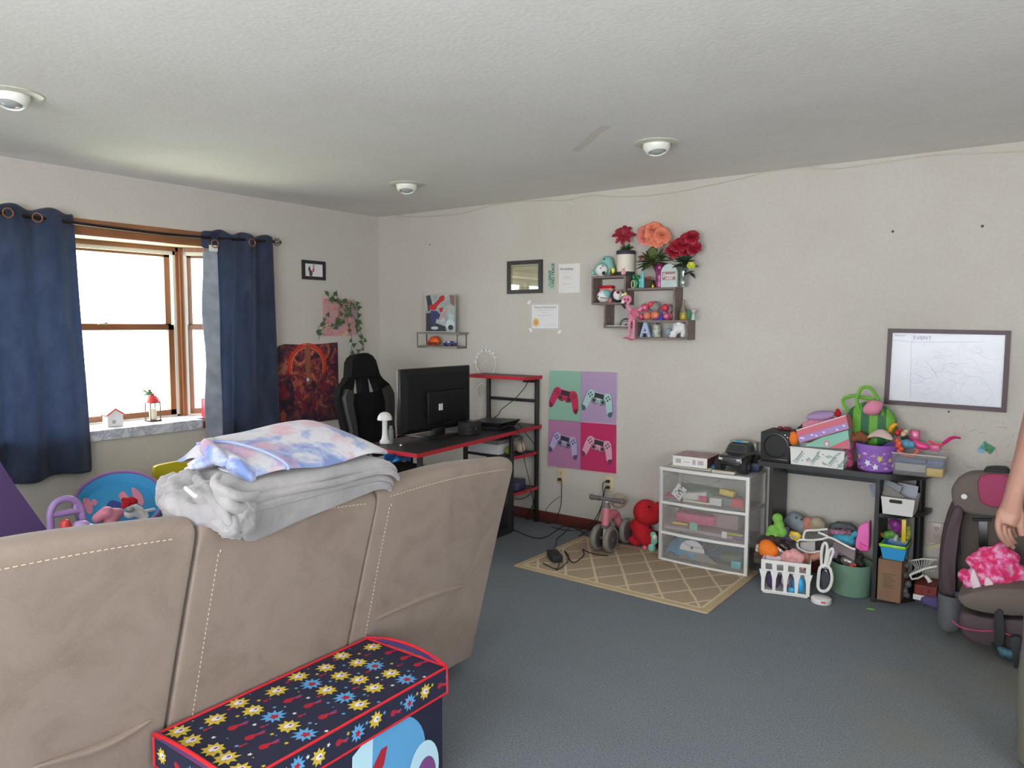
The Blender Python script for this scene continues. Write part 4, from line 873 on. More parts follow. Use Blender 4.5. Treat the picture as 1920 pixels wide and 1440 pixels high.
t = thing('certificate', 'white achievement certificate with a gold and pink seal taped under the black frame', 'certificate', (1.765, 0, 1.468)); G().box((1.638, -.002, 1.468), (1.892, -.0005, 1.658)).obj('sheet', M_PAPER, t, smooth=False)
g = G()
for a_, b_, c_, d_ in ((1.641, 1.471, 1.889, 1.4735), (1.641, 1.6525, 1.889, 1.655), (1.641, 1.471, 1.6435, 1.655), (1.8865, 1.471, 1.889, 1.655)): g.box((a_, -.0026, b_), (c_, -.0021, d_))
g.obj('border', M_INK, t, smooth=False)
text('Award Achievement', .024, (1.765, -.0025, 1.632), BX, BZ, M_INK, t, shear=.3); text('Certificate of Achievement', .012, (1.765, -.0025, 1.612), BX, BZ, M_INKP, t); text('Presented to', .010, (1.765, -.0025, 1.594), BX, BZ, M_INKP, t)
g = G()
for x0, x1, z in ((1.70, 1.84, 1.574), (1.71, 1.82, 1.565), (1.78, 1.87, 1.505), (1.77, 1.86, 1.492)): g.box((x0, -.0026, z), (x1, -.0022, z+.0016))
g.obj('printed_lines', M_INKP, t, smooth=False)
g = G(); o = (1.685, -.0022, 1.515); g.mi = 1; g.poly([(-.035, -.025), (-.02, -.01), (0, -.03), (.02, -.01), (.035, -.025), (.02, .005), (-.02, .005)], o, BX, BZ, .0004); g.mi = 0; g.poly(star(0, .006, .032, .026, 12), o, BX, BZ, .0008); g.mi = 1; g.poly(circ(0, .004, .014), o, BX, BZ, .0012)
g.obj('seal', [mat('seal_gold', D(190, 160, 70), .5), mat('seal_pink', D(180, 110, 125), .6)], t, smooth=False, fix=False)
g = G()
for x, y, a in ((992, 567, .8), (995, 619, -.6), (1049, 622, .9)):
    q = P(x, y, Y=-.003); g = G(); g.box(q-Vector((.009, .0005, .016)), q+Vector((.009, .0005, .016)), 0, Euler((0, a, 0))); g.obj('tape', mat('tape', (.78, .77, .74, 1), .3), t, smooth=False)
# dream catcher
dc = thing('dream_catcher', 'white lace dream catcher hanging on the wall behind the desk shelf', 'dream catcher', (1.28, -.012, 1.0)); M_LACE = mat('lace_white', (.74, .72, .69, 1), .8)
c0 = P(911, 682, Y=-.015); c1_ = P(905, 734, Y=-.015); r0, r1 = .098, .062
for c, r in ((c0, r0), (c1_, r1)):
    G().tube([(c.x+r*math.cos(a*PI/16), c.y, c.z+r*math.sin(a*PI/16)) for a in range(32)], .0045, 6, closed=True).obj('hoop', M_LACE, dc)
    g = G()
    for rr, nn_ in ((.98, 12), (.72, 12), (.45, 8)):
        pts = []
        for k in range(nn_*2): a = PI*k/nn_; q = rr if k % 2 == 0 else rr*.72; pts.append((c.x+r*q*math.cos(a), c.y, c.z+r*q*math.sin(a)))
        g.tube(pts, .0016, 4, closed=True)
    g.tube([(c.x+r*.25*math.cos(a*PI/8), c.y, c.z+r*.25*math.sin(a*PI/8)) for a in range(16)], .0018, 4, closed=True); g.obj('web', M_LACE, dc)
g = G(); q = P(907, 658, Y=-.01); g.sph(q, (.008, .006, .008), 8); g.obj('wall_hook', mat('hook_dark', (.1, .09, .09, 1), .4), dc)
g = G(); rg = random.Random(8)
for k in range(9):
    x = c1_.x-.05+.0125*k; z = c1_.z-.03-.02*math.sin(k); g.ribbon([(x, -.012, z), (x+.004*math.sin(k), -.016, z-.08), (x+.006*math.cos(k), -.012, z-.17-.02*(k % 3))], .006, (0, -1, 0))
g.obj('fringe', M_LACE, dc, fix=False)
g = G()
for k in range(8): a = PI*(.1+.8*k/7); g.sph((c0.x+(r0+.012)*math.cos(a+.2), c0.y, c0.z+(r0+.012)*math.sin(a+.2)), (.013, .006, .011), 8)
g.obj('lace_edge', M_LACE, dc)

# four-colour canvas with game controllers
t = thing('canvas_print', 'large four-colour canvas with four game controllers above the wall sockets', 'picture', (2.105, 0, .445))
def cnv_pt(u, v):  # u right 0..1, v up 0..1 over the slightly tilted canvas
    a, b, c, d = (1.817, .439), (2.393, .449), (2.386, 1.168), (1.821, 1.161)
    return ((a[0]*(1-u)+b[0]*u)*(1-v)+(d[0]*(1-u)+c[0]*u)*v, (a[1]*(1-u)+b[1]*u)*(1-v)+(d[1]*(1-u)+c[1]*u)*v)
g = G(); g.prism([cnv_pt(0, 0), cnv_pt(1, 0), cnv_pt(1, 1), cnv_pt(0, 1)], (0, -.001, 0), BX, BZ, .022); g.obj('canvas', M_PAPER, t, smooth=False)
qc = [('quarter_mint', D(122, 158, 140, 1.5), 0, .49, .487, 1), ('quarter_lavender', D(152, 128, 160, 1.5), .487, 1, .49, 1), ('quarter_mauve', D(152, 104, 138, 1.5), 0, .487, 0, .49), ('quarter_crimson', D(168, 36, 84, 1.5), .487, 1, 0, .487)]
def ctl(cu, cv, cbody, cdark, cpad):
    k = .62
    out = [(-.62, .30), (-.50, .40), (-.32, .38), (-.28, .33), (.28, .33), (.32, .38), (.50, .40), (.62, .30), (.72, .02), (.80, -.36), (.76, -.56), (.66, -.60), (.54, -.50), (.40, -.12), (.26, -.08), (.20, -.17), (.10, -.19), (.04, -.12), (-.04, -.12), (-.10, -.19), (-.20, -.17), (-.26, -.08), (-.40, -.12), (-.54, -.50), (-.66, -.60), (-.76, -.56), (-.80, -.36), (-.72, .02)]
    out = out; a = -.17; ca, sa = math.cos(a), math.sin(a)
    def tr(p, sx=.155, dx=0, dy=0): x, y = p[0]*sx+dx, p[1]*sx*1.02+dy; return (x*ca-y*sa, x*sa+y*ca)
    def put(g, mi, pts, d): g.mi = mi; x0, z0 = cnv_pt(cu, cv); g.poly([tr(p) for p in pts], (x0, -.0235, z0), BX, BZ, d)
    g = G()
    put(g, 2, [(p[0]*1.05, p[1]*1.05-.03) for p in out], .0003); put(g, 0, out, .0006)
    put(g, 2, [(-.80, -.38), (-.66, -.42), (-.58, -.50), (-.66, -.61), (-.76, -.57)], .0009); put(g, 2, [(.80, -.38), (.66, -.42), (.58, -.50), (.66, -.61), (.76, -.57)], .0009)
    put(g, 1, [(-.25, .30), (.25, .30), (.25, .08), (-.25, .08)], .0009)
    for sx in (-1, 1): put(g, 1, circ(sx*.24, -.06, .145), .0009); put(g, 0, circ(sx*.24, -.06, .115), .0012); put(g, 1, circ(sx*.24, -.06, .09), .0015)
    for dx, dy in ((.09, 0), (-.09, 0), (0, .09), (0, -.09)): put(g, 1, circ(.47+dx, .16+dy, .042, n=10), .0009); put(g, 1, [(-.47+dx-.035, .16+dy-.035), (-.47+dx+.035, .16+dy-.035), (-.47+dx+.035, .16+dy+.035), (-.47+dx-.035, .16+dy+.035)], .0009)
    put(g, 1, circ(0, -.05, .03, n=10), .0009)
    return g.obj('controller_print', [cbody, cdark, cpad], t, smooth=False, fix=False)
for nm, c, u0, u1, v0, v1 in qc:
    g = G(); g.poly([cnv_pt(u0, v0), cnv_pt(u1, v0), cnv_pt(u1, v1), cnv_pt(u0, v1)], (0, -.0233, 0), BX, BZ); g.obj('colour_panel', mat(nm, c, .6), t, smooth=False, fix=False)
dk_ = mat('print_black', (.03, .025, .035, 1), .6)
ctl(.245, .73, mat('ctl_crimson', D(172, 34, 74, 1.5), .6), dk_, mat('ctl_wine', D(95, 30, 50), .6)); ctl(.745, .72, mat('ctl_pale_teal', D(150, 178, 175, 1.5), .6), dk_, mat('ctl_slate', D(62, 80, 90), .6))
ctl(.245, .26, mat('ctl_lilac', D(155, 145, 178, 1.5), .6), dk_, mat('ctl_purple', D(75, 62, 95), .6)); ctl(.745, .25, mat('ctl_pink', D(200, 145, 165, 1.4), .6), dk_, mat('ctl_plum', D(95, 45, 70), .6))

def outlet(lab, x, z, ivory, plugs=()):
    t = thing('wall_socket', lab, 'outlet', (x, 0, z-.057), 'wall sockets')
    G().box((x-.036, -.006, z-.058), (x+.036, -.0002, z+.058), .003).obj('cover_plate', ivory, t)
    for s in (-1, 1):
        f = G().cyl((x, -.006, z+s*.022), (x, -.0085, z+s*.022), .017, seg=20).obj('receptacle', ivory, t)
        g = G()
        for dx in (-.006, .006): g.box((x+dx-.0012, -.0092, z+s*.022), (x+dx+.0012, -.0084, z+s*.022+.009))
        g.cyl((x, -.0084, z+s*.022-.007), (x, -.0092, z+s*.022-.007), .0028, seg=8); g.obj('slots', M_MATTE, f, smooth=False)
    for s in plugs:
        tag(G().box((x-.013, -.034, z+s*.022-.010), (x+.013, -.0095, z+s*.022+.010), .004).cyl((x, -.034, z+s*.022), (x, -.046, z+s*.022-.004), .0055, .004, 8).obj('power_plug', M_BLACK), {1: 'black plug in the upper half of the ', -1: 'black plug in the lower half of the '}[s]+('left' if x < 2 else 'right')+' tan wall socket', 'plug', 'plugs in the wall sockets')
outlet('tan wall socket under the left edge of the controller canvas', 1.919, .371, M_TAN, (-1,)); outlet('tan wall socket under the right edge of the controller canvas', 2.326, .363, M_TAN, (1, -1)); outlet('pinkish beige wall socket between the corner shelf and the child car seat', 4.38, .352, mat('socket_beige', D(160, 148, 138), .35))

# ================================================================ whiteboard
M_BFR = mat('board_frame', D(66, 40, 50, 1.2), .45)
t = thing('whiteboard', 'large whiteboard in a dark purple-brown frame covered in faint scribbles', 'whiteboard', (4.385, 0, 1.045))
cs = [(4.090, 1.052), (4.673, 1.047), (4.676, 1.474), (4.093, 1.487)]; cs = [P(x, y, Y=-.001) for x, y in ((1658, 757), (1887, 773), (1896, 620), (1666, 616))]; cs = [(c.x, c.z) for c in cs]
def bi(u, v): a, b, c, d = cs; return ((a[0]*(1-u)+b[0]*u)*(1-v)+(d[0]*(1-u)+c[0]*u)*v, (a[1]*(1-u)+b[1]*u)*(1-v)+(d[1]*(1-u)+c[1]*u)*v)
M_WB = mat('whiteboard_face', (.64, .66, .72, 1), .25, var=.06, vscale=5)
G().prism([bi(.03, .04), bi(.97, .04), bi(.97, .96), bi(.03, .96)], (0, -.001, 0), BX, BZ, .006).obj('board', M_WB, t, smooth=False)
g = G(); fu, fv = .040, .055
for q in (((0, 0), (1, 0), (1-fu, fv), (fu, fv)), ((1, 0), (1, 1), (1-fu, 1-fv), (1-fu, fv)), ((1, 1), (0, 1), (fu, 1-fv), (1-fu, 1-fv)), ((0, 1), (0, 0), (fu, fv), (fu, 1-fv))): g.prism([bi(*c) for c in q], (0, -.001, 0), BX, BZ, .018)
g.obj('frame', M_BFR, t, smooth=False)
g = G(); rg = random.Random(21)
def wr(pts, w, mi): g.mi = mi; g.ribbon([(bi(u, v)[0], -.0074-.0001*mi, bi(u, v)[1]) for u, v in pts], w, (0, -1, 0))
wr([(.045, .855), (.22, .83), (.45, .84), (.60, .845), (.80, .86)], .0016, 0); wr([(.225, .94), (.205, .8), (.215, .5), (.222, .25), (.225, .1)], .0016, 0); wr([(.06, .30), (.12, .18), (.2, .08)], .0014, 1); wr([(.45, .915), (.6, .955)], .0012, 1)
for k in range(46):
    cu, cv = rg.uniform(.25, .9), rg.uniform(.12, .8); r = rg.uniform(.02, .12); a0 = rg.uniform(0, 6); sp = rg.uniform(1.5, 7); el = rg.uniform(.6, 1.6)
    wr([(min(.955, max(.05, cu+r*(1+.2*math.sin(3*t_))*math.cos(a0+t_))), min(.94, max(.065, cv+r*el*math.sin(a0+t_*.93)))) for t_ in [sp*i/24 for i in range(25)]], rg.choice((.0009, .0011, .0014)), rg.choice((0, 1, 1, 1, 2)))
g.obj('scribbles', [mat('marker_blue', (.42, .43, .60, 1), .6), mat('marker_violet', (.50, .46, .64, 1), .6), mat('marker_pink', (.60, .46, .60, 1), .6)], t, smooth=False, fix=False)
q = bi(.30, .885); text('EVENT', .030, (q[0], -.0075, q[1]), BX, BZ, MC['marker_violet'], t, bold=.0004); q = bi(.105, .915); text('Name', .022, (q[0], -.0075, q[1]), BX, BZ, MC['marker_blue'], t)
t = thing('paper_craft', 'small folded green and blue paper craft stuck on the wall below the whiteboard', 'paper craft', P(1850, 852, Y=0))
art([(0, [(1833, 842), (1846, 826), (1857, 835), (1850, 846), (1838, 848)]), (1, [(1846, 828), (1868, 840), (1857, 852), (1844, 842)]), (2, [(1833, 840), (1848, 846), (1845, 850), (1834, 848)])], -.004, [mat('paper_teal', D(90, 140, 140), .6, var=.5, vscale=60), mat('paper_green', D(60, 120, 80), .6, var=.5, vscale=60), mat('paper_blue', D(110, 150, 185), .6)], t, 'folded_paper')
G().tube([P(1850, 800, Y=-.002), P(1850, 815, Y=-.002), P(1849, 828, Y=-.003)], .0008, 4).obj('string', M_INKP, t)
# pale cable channel low on the wall
tag(G().prism([(P(x, y, Y=0).x, P(x, y, Y=0).z) for x, y in ((1722, 1026), (1775, 1015), (1775, 1022), (1722, 1033))], (0, -.001, 0), BX, BZ, .012).obj('cable_channel', M_TAN, smooth=False), 'slanting pale cable channel on the wall under the socket by the corner shelf', 'cable channel')

# ================================================================ cubby shelf with ornaments
M_CUB = wood('cubby_wood', D(112, 98, 92), D(88, 76, 72), (3, 30, 30), .65); cb = thing('cubby_shelf', 'grey-brown interlocking wooden cubby shelf on the long wall', 'shelf', (2.6, 0, 1.41))
def cubby(x0, x1, z0, z1, sides='lrtb', w=.014, d=.13):
    g = G()
    if 'l' in sides: g.box((x0, -d, z0), (x0+w, -.001, z1))
    if 'r' in sides: g.box((x1-w, -d, z0), (x1, -.001, z1))
    if 't' in sides: g.box((x0+w*.99, -d, z1-w), (x1-w*.99, -.001, z1))
    if 'b' in sides: g.box((x0+w*.99, -d, z0), (x1-w*.99, -.001, z0+w))
    return g.obj('cubby', M_CUB, cb, smooth=False)
cubby(2.236, 2.500, 1.640, 1.836); cubby(2.335, 2.585, 1.478, 1.640, 'lb'); cubby(2.500, 2.858, 1.533, 1.747, 'tr'); cubby(2.577, 2.948, 1.405, 1.533)
# ================================================================ ornaments on the cubby shelf
def B(x, y, Y, z=None):
    p = P(x, y, Y=Y)
    if z is not None: p.z = z
    return p
def balls(lst, Y, T=None):
    """spheres given by photo pixel, radius in pixels and depth offset, as a mesh"""
    g = G()
    for e in lst:
        x, y, r = e[:3]; dy = e[3] if len(e) > 3 else 0; sy = e[4] if len(e) > 4 else 1; p = P(x, y, X=Y[0]-dy) if isinstance(Y, tuple) else P(x, y, Y=Y+dy); rr = r*pxm(p)
        g.sph(p, (rr, rr, rr*sy), 14)
    return g
def plush(name, lab, cat, Y, m, lst, details=(), vox=None, group=None, it=3):
    p = P(lst[0][0], lst[0][1], X=Y[0]) if isinstance(Y, tuple) else P(lst[0][0], lst[0][1], Y=Y); rmin = min(e[2] for e in lst)*pxm(p)
    t = thing(name, lab, cat, p, group); b = balls(lst, Y).obj('body', m, t); fuse(b, vox or max(.0025, rmin*.28), it)
    for nm, mm, dl in details: balls(dl, Y).obj(nm, mm, t)
    return t
def face_dir(p): return (CAMPOS-Vector(p)).normalized()
M_EYE = mat('toy_eye', (.01, .01, .012, 1), .2); M_PWHITE = mat('plush_white', (.74, .74, .74, 1), .9); M_PTEAL = mat('plush_teal', D(125, 172, 165, 1.4), .9); M_PINKP = mat('plush_pink', D(205, 130, 155, 1.3), .9)
M_PGREY = mat('plush_grey', D(140, 150, 155, 1.2), .9, var=.2, vscale=40); M_PBLK = mat('plush_black', (.03, .03, .035, 1), .9); M_PRED = mat('plush_red', D(170, 22, 34, 1.5), .95, bump=.6, bscale=220, var=.25, vscale=60)
M_GREEN = mat('leaf_green', D(58, 82, 50, 1.5), .6, var=.3, vscale=30)
z1, z2, z3, zb2 = 1.837, 1.748, 1.534, 1.492
Yf = -.07
plush('plush_toy', 'round teal plush bird behind the white-faced plush ball on the cubby shelf', 'plush toy', -.05, M_PTEAL, [(1138, 492, 13), (1141, 506, 14)], [('eye', M_EYE, [(1133, 486, 1.6, -.045)])])
plush('plush_toy', 'white-faced teal plush ball at the left end of the cubby shelf top', 'plush toy', -.10, M_PTEAL, [(1128, 506, 14), (1113, 511, 5)], [('face_patch', M_PWHITE, [(1128, 506.5, 12.2, -.010)]), ('nose', mat('nose_coral', D(200, 90, 80, 1.4), .6), [(1126.5, 503, 2.2, -.045)]), ('eye', M_EYE, [(1121, 505, 1.3, -.044)]), ('eye', M_EYE, [(1130, 498.5, 1.3, -.042)]), ('cheek_patch', M_PBLK, [(1132, 512, 3.4, -.038)])])
p = B(1148, 514, -.105, z1); t = thing('snow_globe', 'tiny yellow-green glass globe with a tower inside on a copper base', 'snow globe', p)
G().lathe(p, [(.019, 0), (.021, .004), (.017, .012), (.013, .016)], 20).obj('globe_base', mat('copper', D(130, 70, 50, 1.3), .35, metal=.5), t)
G().sph(p+Vector((0, 0, .034)), .021, 20).obj('glass_ball', mat('globe_glow', D(200, 210, 80, 1.6), .1, coat=.8), t); G().loft([[p+Vector((a*s, -.0225+abs(a)*.2, z)) for a, z, s in ((-.008, .016, 1), (.008, .016, 1), (.0012, .048, 1), (-.0012, .048, 1))], [p+Vector((a*s, -.021, z)) for a, z, s in ((-.008, .016, 1), (.008, .016, 1), (.0012, .048, 1), (-.0012, .048, 1))]]).obj('tower', M_MATTE, t)
# white pot with a red star flower
p = B(1173, 512, -.055, z1); t = thing('flower_pot', 'white pot holding a dark red star-shaped artificial flower', 'potted flower', p)
G().lathe(p, [(.054, 0), (.060, .004), (.060, .025), (.0605, .03), (.062, .13), (.0635, .15), (.0635, .165), (.057, .165), (.057, .15)], 28).obj('pot', mat('pot_cream', D(212, 202, 190, 1.3), .5), t)
G().lathe(p, [(.0605, .0), (.0615, .001), (.0615, .024), (.060, .026)], 28, cap=False).obj('base_band', M_PBLK, t); G().lathe(p, [(.0645, .142), (.065, .145), (.065, .166), (.0635, .168)], 28, cap=False).obj('rim_band', mat('rim_navy', (.03, .03, .045, 1), .7), t)
def leafset(g, c, n, L, w, up=(.2, 1.0), seed=1, droop=.3):
    rg = random.Random(seed)
    for k in range(n):
        a = rg.uniform(0, 2*PI); el = rg.uniform(*up); l = L*rg.uniform(.7, 1.1)
        d = Vector((math.cos(a)*math.cos(el), math.sin(a)*math.cos(el), math.sin(el))); s = d.cross(Vector((0, 0, 1))).normalized(); c0 = Vector(c)
        rw = []
        for i, (t_, w_) in enumerate(((0, .15), (.3, .8), (.6, 1), (.85, .55), (1, .05))):
            q = c0+d*l*t_-Vector((0, 0, droop*l*t_*t_)); rw.append((g.v(q-s*w*w_), g.v(q+d.cross(s)*w*.25*w_), g.v(q+s*w*w_)))
        for x, y in zip(rw, rw[1:]): g.f((x[0], x[1], y[1], y[0])); g.f((x[1], x[2], y[2], y[1]))
    return g
fo = leafset(G(), p+Vector((0, 0, .16)), 34, .085, .014, (.1, 1.3), 3).obj('foliage', M_GREEN, t, fix=False)
M_CRIM = mat('petal_crimson', D(150, 22, 48, 1.15), .6, var=.2, vscale=40)
def bloom(c, n, L, w, m, parent, tiers=1, seed=2, el0=.1, el1=.5, nm='bloom', face=None):
    """petals arranged in tiers around c"""
    g = G(); rg = random.Random(seed); Q = (Vector(face) if face else Vector((.4, -.8, .45))).to_track_quat('Z', 'Y')
    for ti in range(tiers):
        for k in range(n):
            a = 2*PI*(k+.5*(ti % 2))/n+rg.uniform(-.12, .12); el = el0+(el1-el0)*(ti/max(1, tiers-1))+rg.uniform(-.1, .1); l = L*(1-.16*ti)*rg.uniform(.85, 1.1)
            d = Vector((math.cos(a)*math.cos(el), math.sin(a)*math.cos(el), math.sin(el))); s = d.cross(Vector((0, 0, 1))).normalized(); rw = []
            for t_, w_, u_ in ((0, .3, 0), (.35, .85, .02), (.7, 1, .0), (.92, .6, -.12), (1, .12, -.2)):
                q = d*l*t_+Vector((0, 0, u_*l)); nrm = s.cross(d)
                rw.append([g.v(Vector(c)+Q @ v_) for v_ in (q-s*w*w_+nrm*w*.25*w_, q-nrm*.1*w, q+s*w*w_+nrm*w*.25*w_)])
            for x, y in zip(rw, rw[1:]): g.f((x[0], x[1], y[1], y[0])); g.f((x[1], x[2], y[2], y[1]))
    return g.obj(nm, m, parent, fix=False)
G().tube([p+Vector((0, 0, .12)), p+Vector((-.005, -.01, .20)), B(1169, 444, -.07)], .0025, 6).obj('stem', M_GREEN, t)
bloom(B(1169, 441, -.075), 8, .082, .016, M_CRIM, t, 2, 5, .05, .5)
p = B(1169, 515, -.112, z1); t = thing('pig_figurine', 'small pink figurine in front of the white flower pot', 'figurine', p)
b = G().sph(p+Vector((0, 0, .016)), (.019, .012, .016)).sph(p+Vector((0, -.004, .034)), .012).obj('body', mat('figurine_pink', D(205, 150, 150, 1.3), .5), t); fuse(b, .003, 2)
for s in (-1, 1): G().cyl(p+Vector((s*.006, 0, .042)), p+Vector((s*.009, 0, .056)), .004, .0015, 8).obj('ear', MC['figurine_pink'], t)
# inside first cubby
zi = 1.655; p = B(1137, 545, -.04, zi); t = thing('gift_tin', 'small red and white gift tin inside the left cubby', 'tin', p)
G().box(p+Vector((-.045, -.02, 0)), p+Vector((.050, .025, .115)), .003).obj('tin_body', mat('tin_red', D(180, 40, 50, 1.4), .4, var=.5, vscale=55, dark=(.65, .5, .45, 1)), t); G().box(p+Vector((-.047, -.022, .100)), p+Vector((.052, .027, .120)), .003).obj('lid', MC['plush_red'], t)
q = p+Vector((.022, -.021, .045)); G().prism(circ(0, 0, .020, .030, 20), q, BX, BZ, .003).obj('label_window', mat('tin_tan', D(160, 140, 120), .6), t)
for (x, y, mb, mf, lab, dots) in ((1132, 557, M_PWHITE, mat('plush_aqua', D(120, 180, 180, 1.3), .9), 'white plush ball with a red pattern lying in the left cubby', 0), (1158, 556, M_PBLK, M_PWHITE, 'black and white plush ball with a dark red nose in the left cubby', 1)):
    det = [('crown', mf, [(x+5, y-4.5, 9, -.004)])] if not dots else [('face_patch', mf, [(x+1, y-2.5, 10, -.018)]), ('nose', mat('nose_wine', D(130, 25, 45, 1.4), .6), [(x+1, y-8, 3.2, -.048)]), ('hat_trim', mat('plush_sky', D(90, 140, 200, 1.4), .9), [(x+9, y-2, 4.4, -.03)])]
    if not dots: det += [('eye', M_EYE, [(x-9, y-1, 2.6, -.034)])] + [('stitched_mark', M_PRED, [(x-5+3.5*k, y+1+.4*k, 1.2, -.052)]) for k in range(4)]
    q = P(x, y, Y=-.075); rr = 13*pxm(q)
    t = thing('plush_toy', lab, 'plush toy', (q.x, q.y, zi)); G().sph((q.x, q.y, zi+rr*.92), (rr, rr*.95, rr*.92)).obj('body', mb, t)
    for nm, mm, dl in det: balls([(a[0], a[1]) + tuple(a[2:]) for a in dl], -.075).obj(nm, mm, t)
# second cubby: grey arch
p = B(1174, 608, -.06, zb2); t = thing('rainbow_ornament', 'small grey arch ornament on the low left cubby board', 'ornament', p)
for r, c in ((.046, 'a'), (.032, 'b'), (.019, 'c')): G().tube([p+Vector((r*math.cos(a), 0, max(0, r*math.sin(a))+.006)) for a in [i*PI/10 for i in range(11)]], .0058, 8).obj('arch_band', mat('arch_'+c, {'a': (.12, .12, .13, 1), 'b': (.35, .35, .36, 1), 'c': (.55, .5, .5, 1)}[c], .6), t)
tag(G().box(B(1136, 612, -.125, zb2), B(1196, 612, -.02, zb2+.006)+Vector((-.02, 0, 0)), .002).obj('tray', mat('pale_tray', D(170, 178, 172), .4)), 'thin pale tray on the low left cubby board', 'tray')
# flamingo
M_FLM = mat('flamingo_pink', D(205, 125, 150, 1.35), .85, var=.12, vscale=30)
t = thing('flamingo_plush', 'pink plush flamingo sitting on the cubby with its long legs dangling', 'plush toy', B(1182, 604, -.13, zb2+.006))
Y0 = -.165
def TP(x, y, dy=0): return P(x, y, Y=Y0+dy)
g = G(); g.tube([TP(1186, 584), TP(1179, 578), TP(1177, 570), TP(1182, 563), TP(1180, 557), TP(1173, 557), TP(1169, 562)], [.020, .013, .011, .0105, .012, .014, .012], 10, smooth=3)
for x, y, r, dy in ((1187, 590, 9.5, 0), (1192, 586, 8, .01), (1184, 598, 6.5, 0), (1171, 562, 6.2, 0), (1200, 580, 4, .02), (1204, 577, 3, .02)): q = TP(x, y, dy); g.sph(q, r*pxm(q), 12)
b = g.obj('body', M_FLM, t); fuse(b, .0045, 3)
g = G(); g.tube([TP(1169, 563, -.01), TP(1167, 569, -.014)], [.012, .010], 10); g.obj('cheek', M_PWHITE, t); g = G(); g.tube([TP(1167, 570, -.014), TP(1171, 576, -.016), TP(1173, 579, -.014)], [.0105, .008, .003], 10, smooth=3); g.obj('beak', M_PBLK, t)
balls([(1172, 561, 1.3, -.024)], Y0).obj('eye', M_EYE, t); balls([(1168, 553, 3.0, -.004), (1173, 551, 2.6, .0), (1165, 555, 2.0, 0)], Y0).obj('flower_crown', mat('crown_yellow', D(200, 195, 130), .7), t)
for (a, b_, c) in (((1181, 600), (1180, 616), (1178, 633)), ((1189, 600), (1188, 618), (1187, 636))):
    l = G().tube([TP(*a, -.01), TP(*b_, -.02), TP(*c, -.02)], .0095, 10, smooth=3).obj('leg', M_FLM, t); q = TP(*c, -.025); G().sph(q+Vector((-.012, -.004, -.002)), (.026, .012, .0055), 12).obj('foot', mat('flamingo_rose', D(180, 90, 110, 1.4), .85), l)
for s in (1, -1): G().sph(TP(1192+s*2, 588, s*.035), (.035, .008, .022), 12, Euler((0, .4, 0))).obj('wing', MC['flamingo_rose'] if s < 0 else M_FLM, t)
# middle board
p = B(1192, 541, -.085, z2); t = thing('sequin_cactus', 'green sequinned cactus ornament on the middle cubby board', 'ornament', p); gs = mat('green_sequin', D(25, 110, 60, 1.6), .3, var=.6, vscale=120, metal=.3)
b = G().sph(p+Vector((0, 0, .03)), (.030, .022, .030)).sph(p+Vector((-.018, 0, .075)), (.014, .012, .022)).sph(p+Vector((.016, 0, .070)), (.014, .012, .020)).cyl(p, p+Vector((0, 0, .06)), .022).obj('body', gs, t); fuse(b, .004, 2); mod(b, 'DISPLACE', texture=tx, strength=.01, mid_level=.5)
G().tube([p+Vector((-.008+.012*math.cos(a), -.026, .026+.026*math.sin(a))) for a in [i*PI/8 for i in range(16)]], .004, 6, closed=True).obj('loop_handle', mat('beige_cord', D(170, 160, 135), .7), t)
p = B(1204, 541, -.105, z2); t = thing('giraffe_figurine', 'tall teal and blue giraffe figurine with a pinkish head on the cubby shelf', 'figurine', p)
M_TQ = mat('turquoise', D(90, 165, 170, 1.5), .35)
b = G().tube([p+Vector((.004, 0, .0)), p+Vector((.004, 0, .07)), p+Vector((.006, 0, .13)), p+Vector((.006, 0, .18))], [.014, .012, .009, .010], 10, smooth=3).sph(p+Vector((-.008, 0, .05)), (.020, .014, .018)).cyl(p+Vector((-.020, .0, 0)), p+Vector((-.016, 0, .05)), .006, seg=8).obj('body', M_TQ, t); fuse(b, .0035, 2)
g = G().sph(p+Vector((.002, -.003, .190)), (.018, .013, .014))
for s in (-1, 1): g.cyl(p+Vector((.002+s*.008, 0, .198)), p+Vector((.002+s*.010, 0, .220)), .004, .005, 8); g.sph(p+Vector((.002+s*.020, 0, .200)), (.009, .004, .006), 8)
g.obj('head', mat('giraffe_head', D(150, 95, 100, 1.3), .7), t)
p = B(1216, 541, -.070, z2); t = thing('ornament_basket', 'small brown basket of tiny red and gold ornaments on the cubby shelf', 'basket', p)
G().lathe(p, [(.030, 0), (.038, .02), (.040, .05), (.037, .052), (.034, .02), (.028, .005)], 20).obj('basket', mat('basket_brown', D(70, 55, 42, 1.2), .8, bump=.8, bscale=90), t)
rg = random.Random(12)
for k in range(8): G().sph(p+Vector((rg.uniform(-.026, .026), rg.uniform(-.03, .01), .055+rg.uniform(0, .015))), .010, 10).obj('berry', mat('berry_red', D(140, 60, 55, 1.3), .3) if k % 3 else mat('berry_gold', D(180, 150, 70, 1.3), .3, metal=.5), t)
tag(G().lathe(B(1224, 541, -.118, z2), [(.008, 0), (.010, .006), (.006, .016), (.002, .026)], 12).obj('gold_bell', mat('bell_gold', D(200, 175, 60, 1.4), .3, metal=.6)), 'tiny gold bell in front of the ornament basket', 'bell')
p = B(1236, 541, -.085, z2); t = thing('sequin_vase', 'purple sequinned vase holding a bouquet of orange artificial flowers', 'vase of flowers', p)
G().lathe(p, [(.024, 0), (.026, .01), (.022, .05), (.023, .09), (.034, .12), (.036, .14), (.030, .155), (.027, .155), (.03, .14)], 24).obj('vase', mat('purple_sequin', D(95, 40, 90, 1.5), .25, var=.6, vscale=150, metal=.4, dark=(.25, .02, .06, 1)), t)
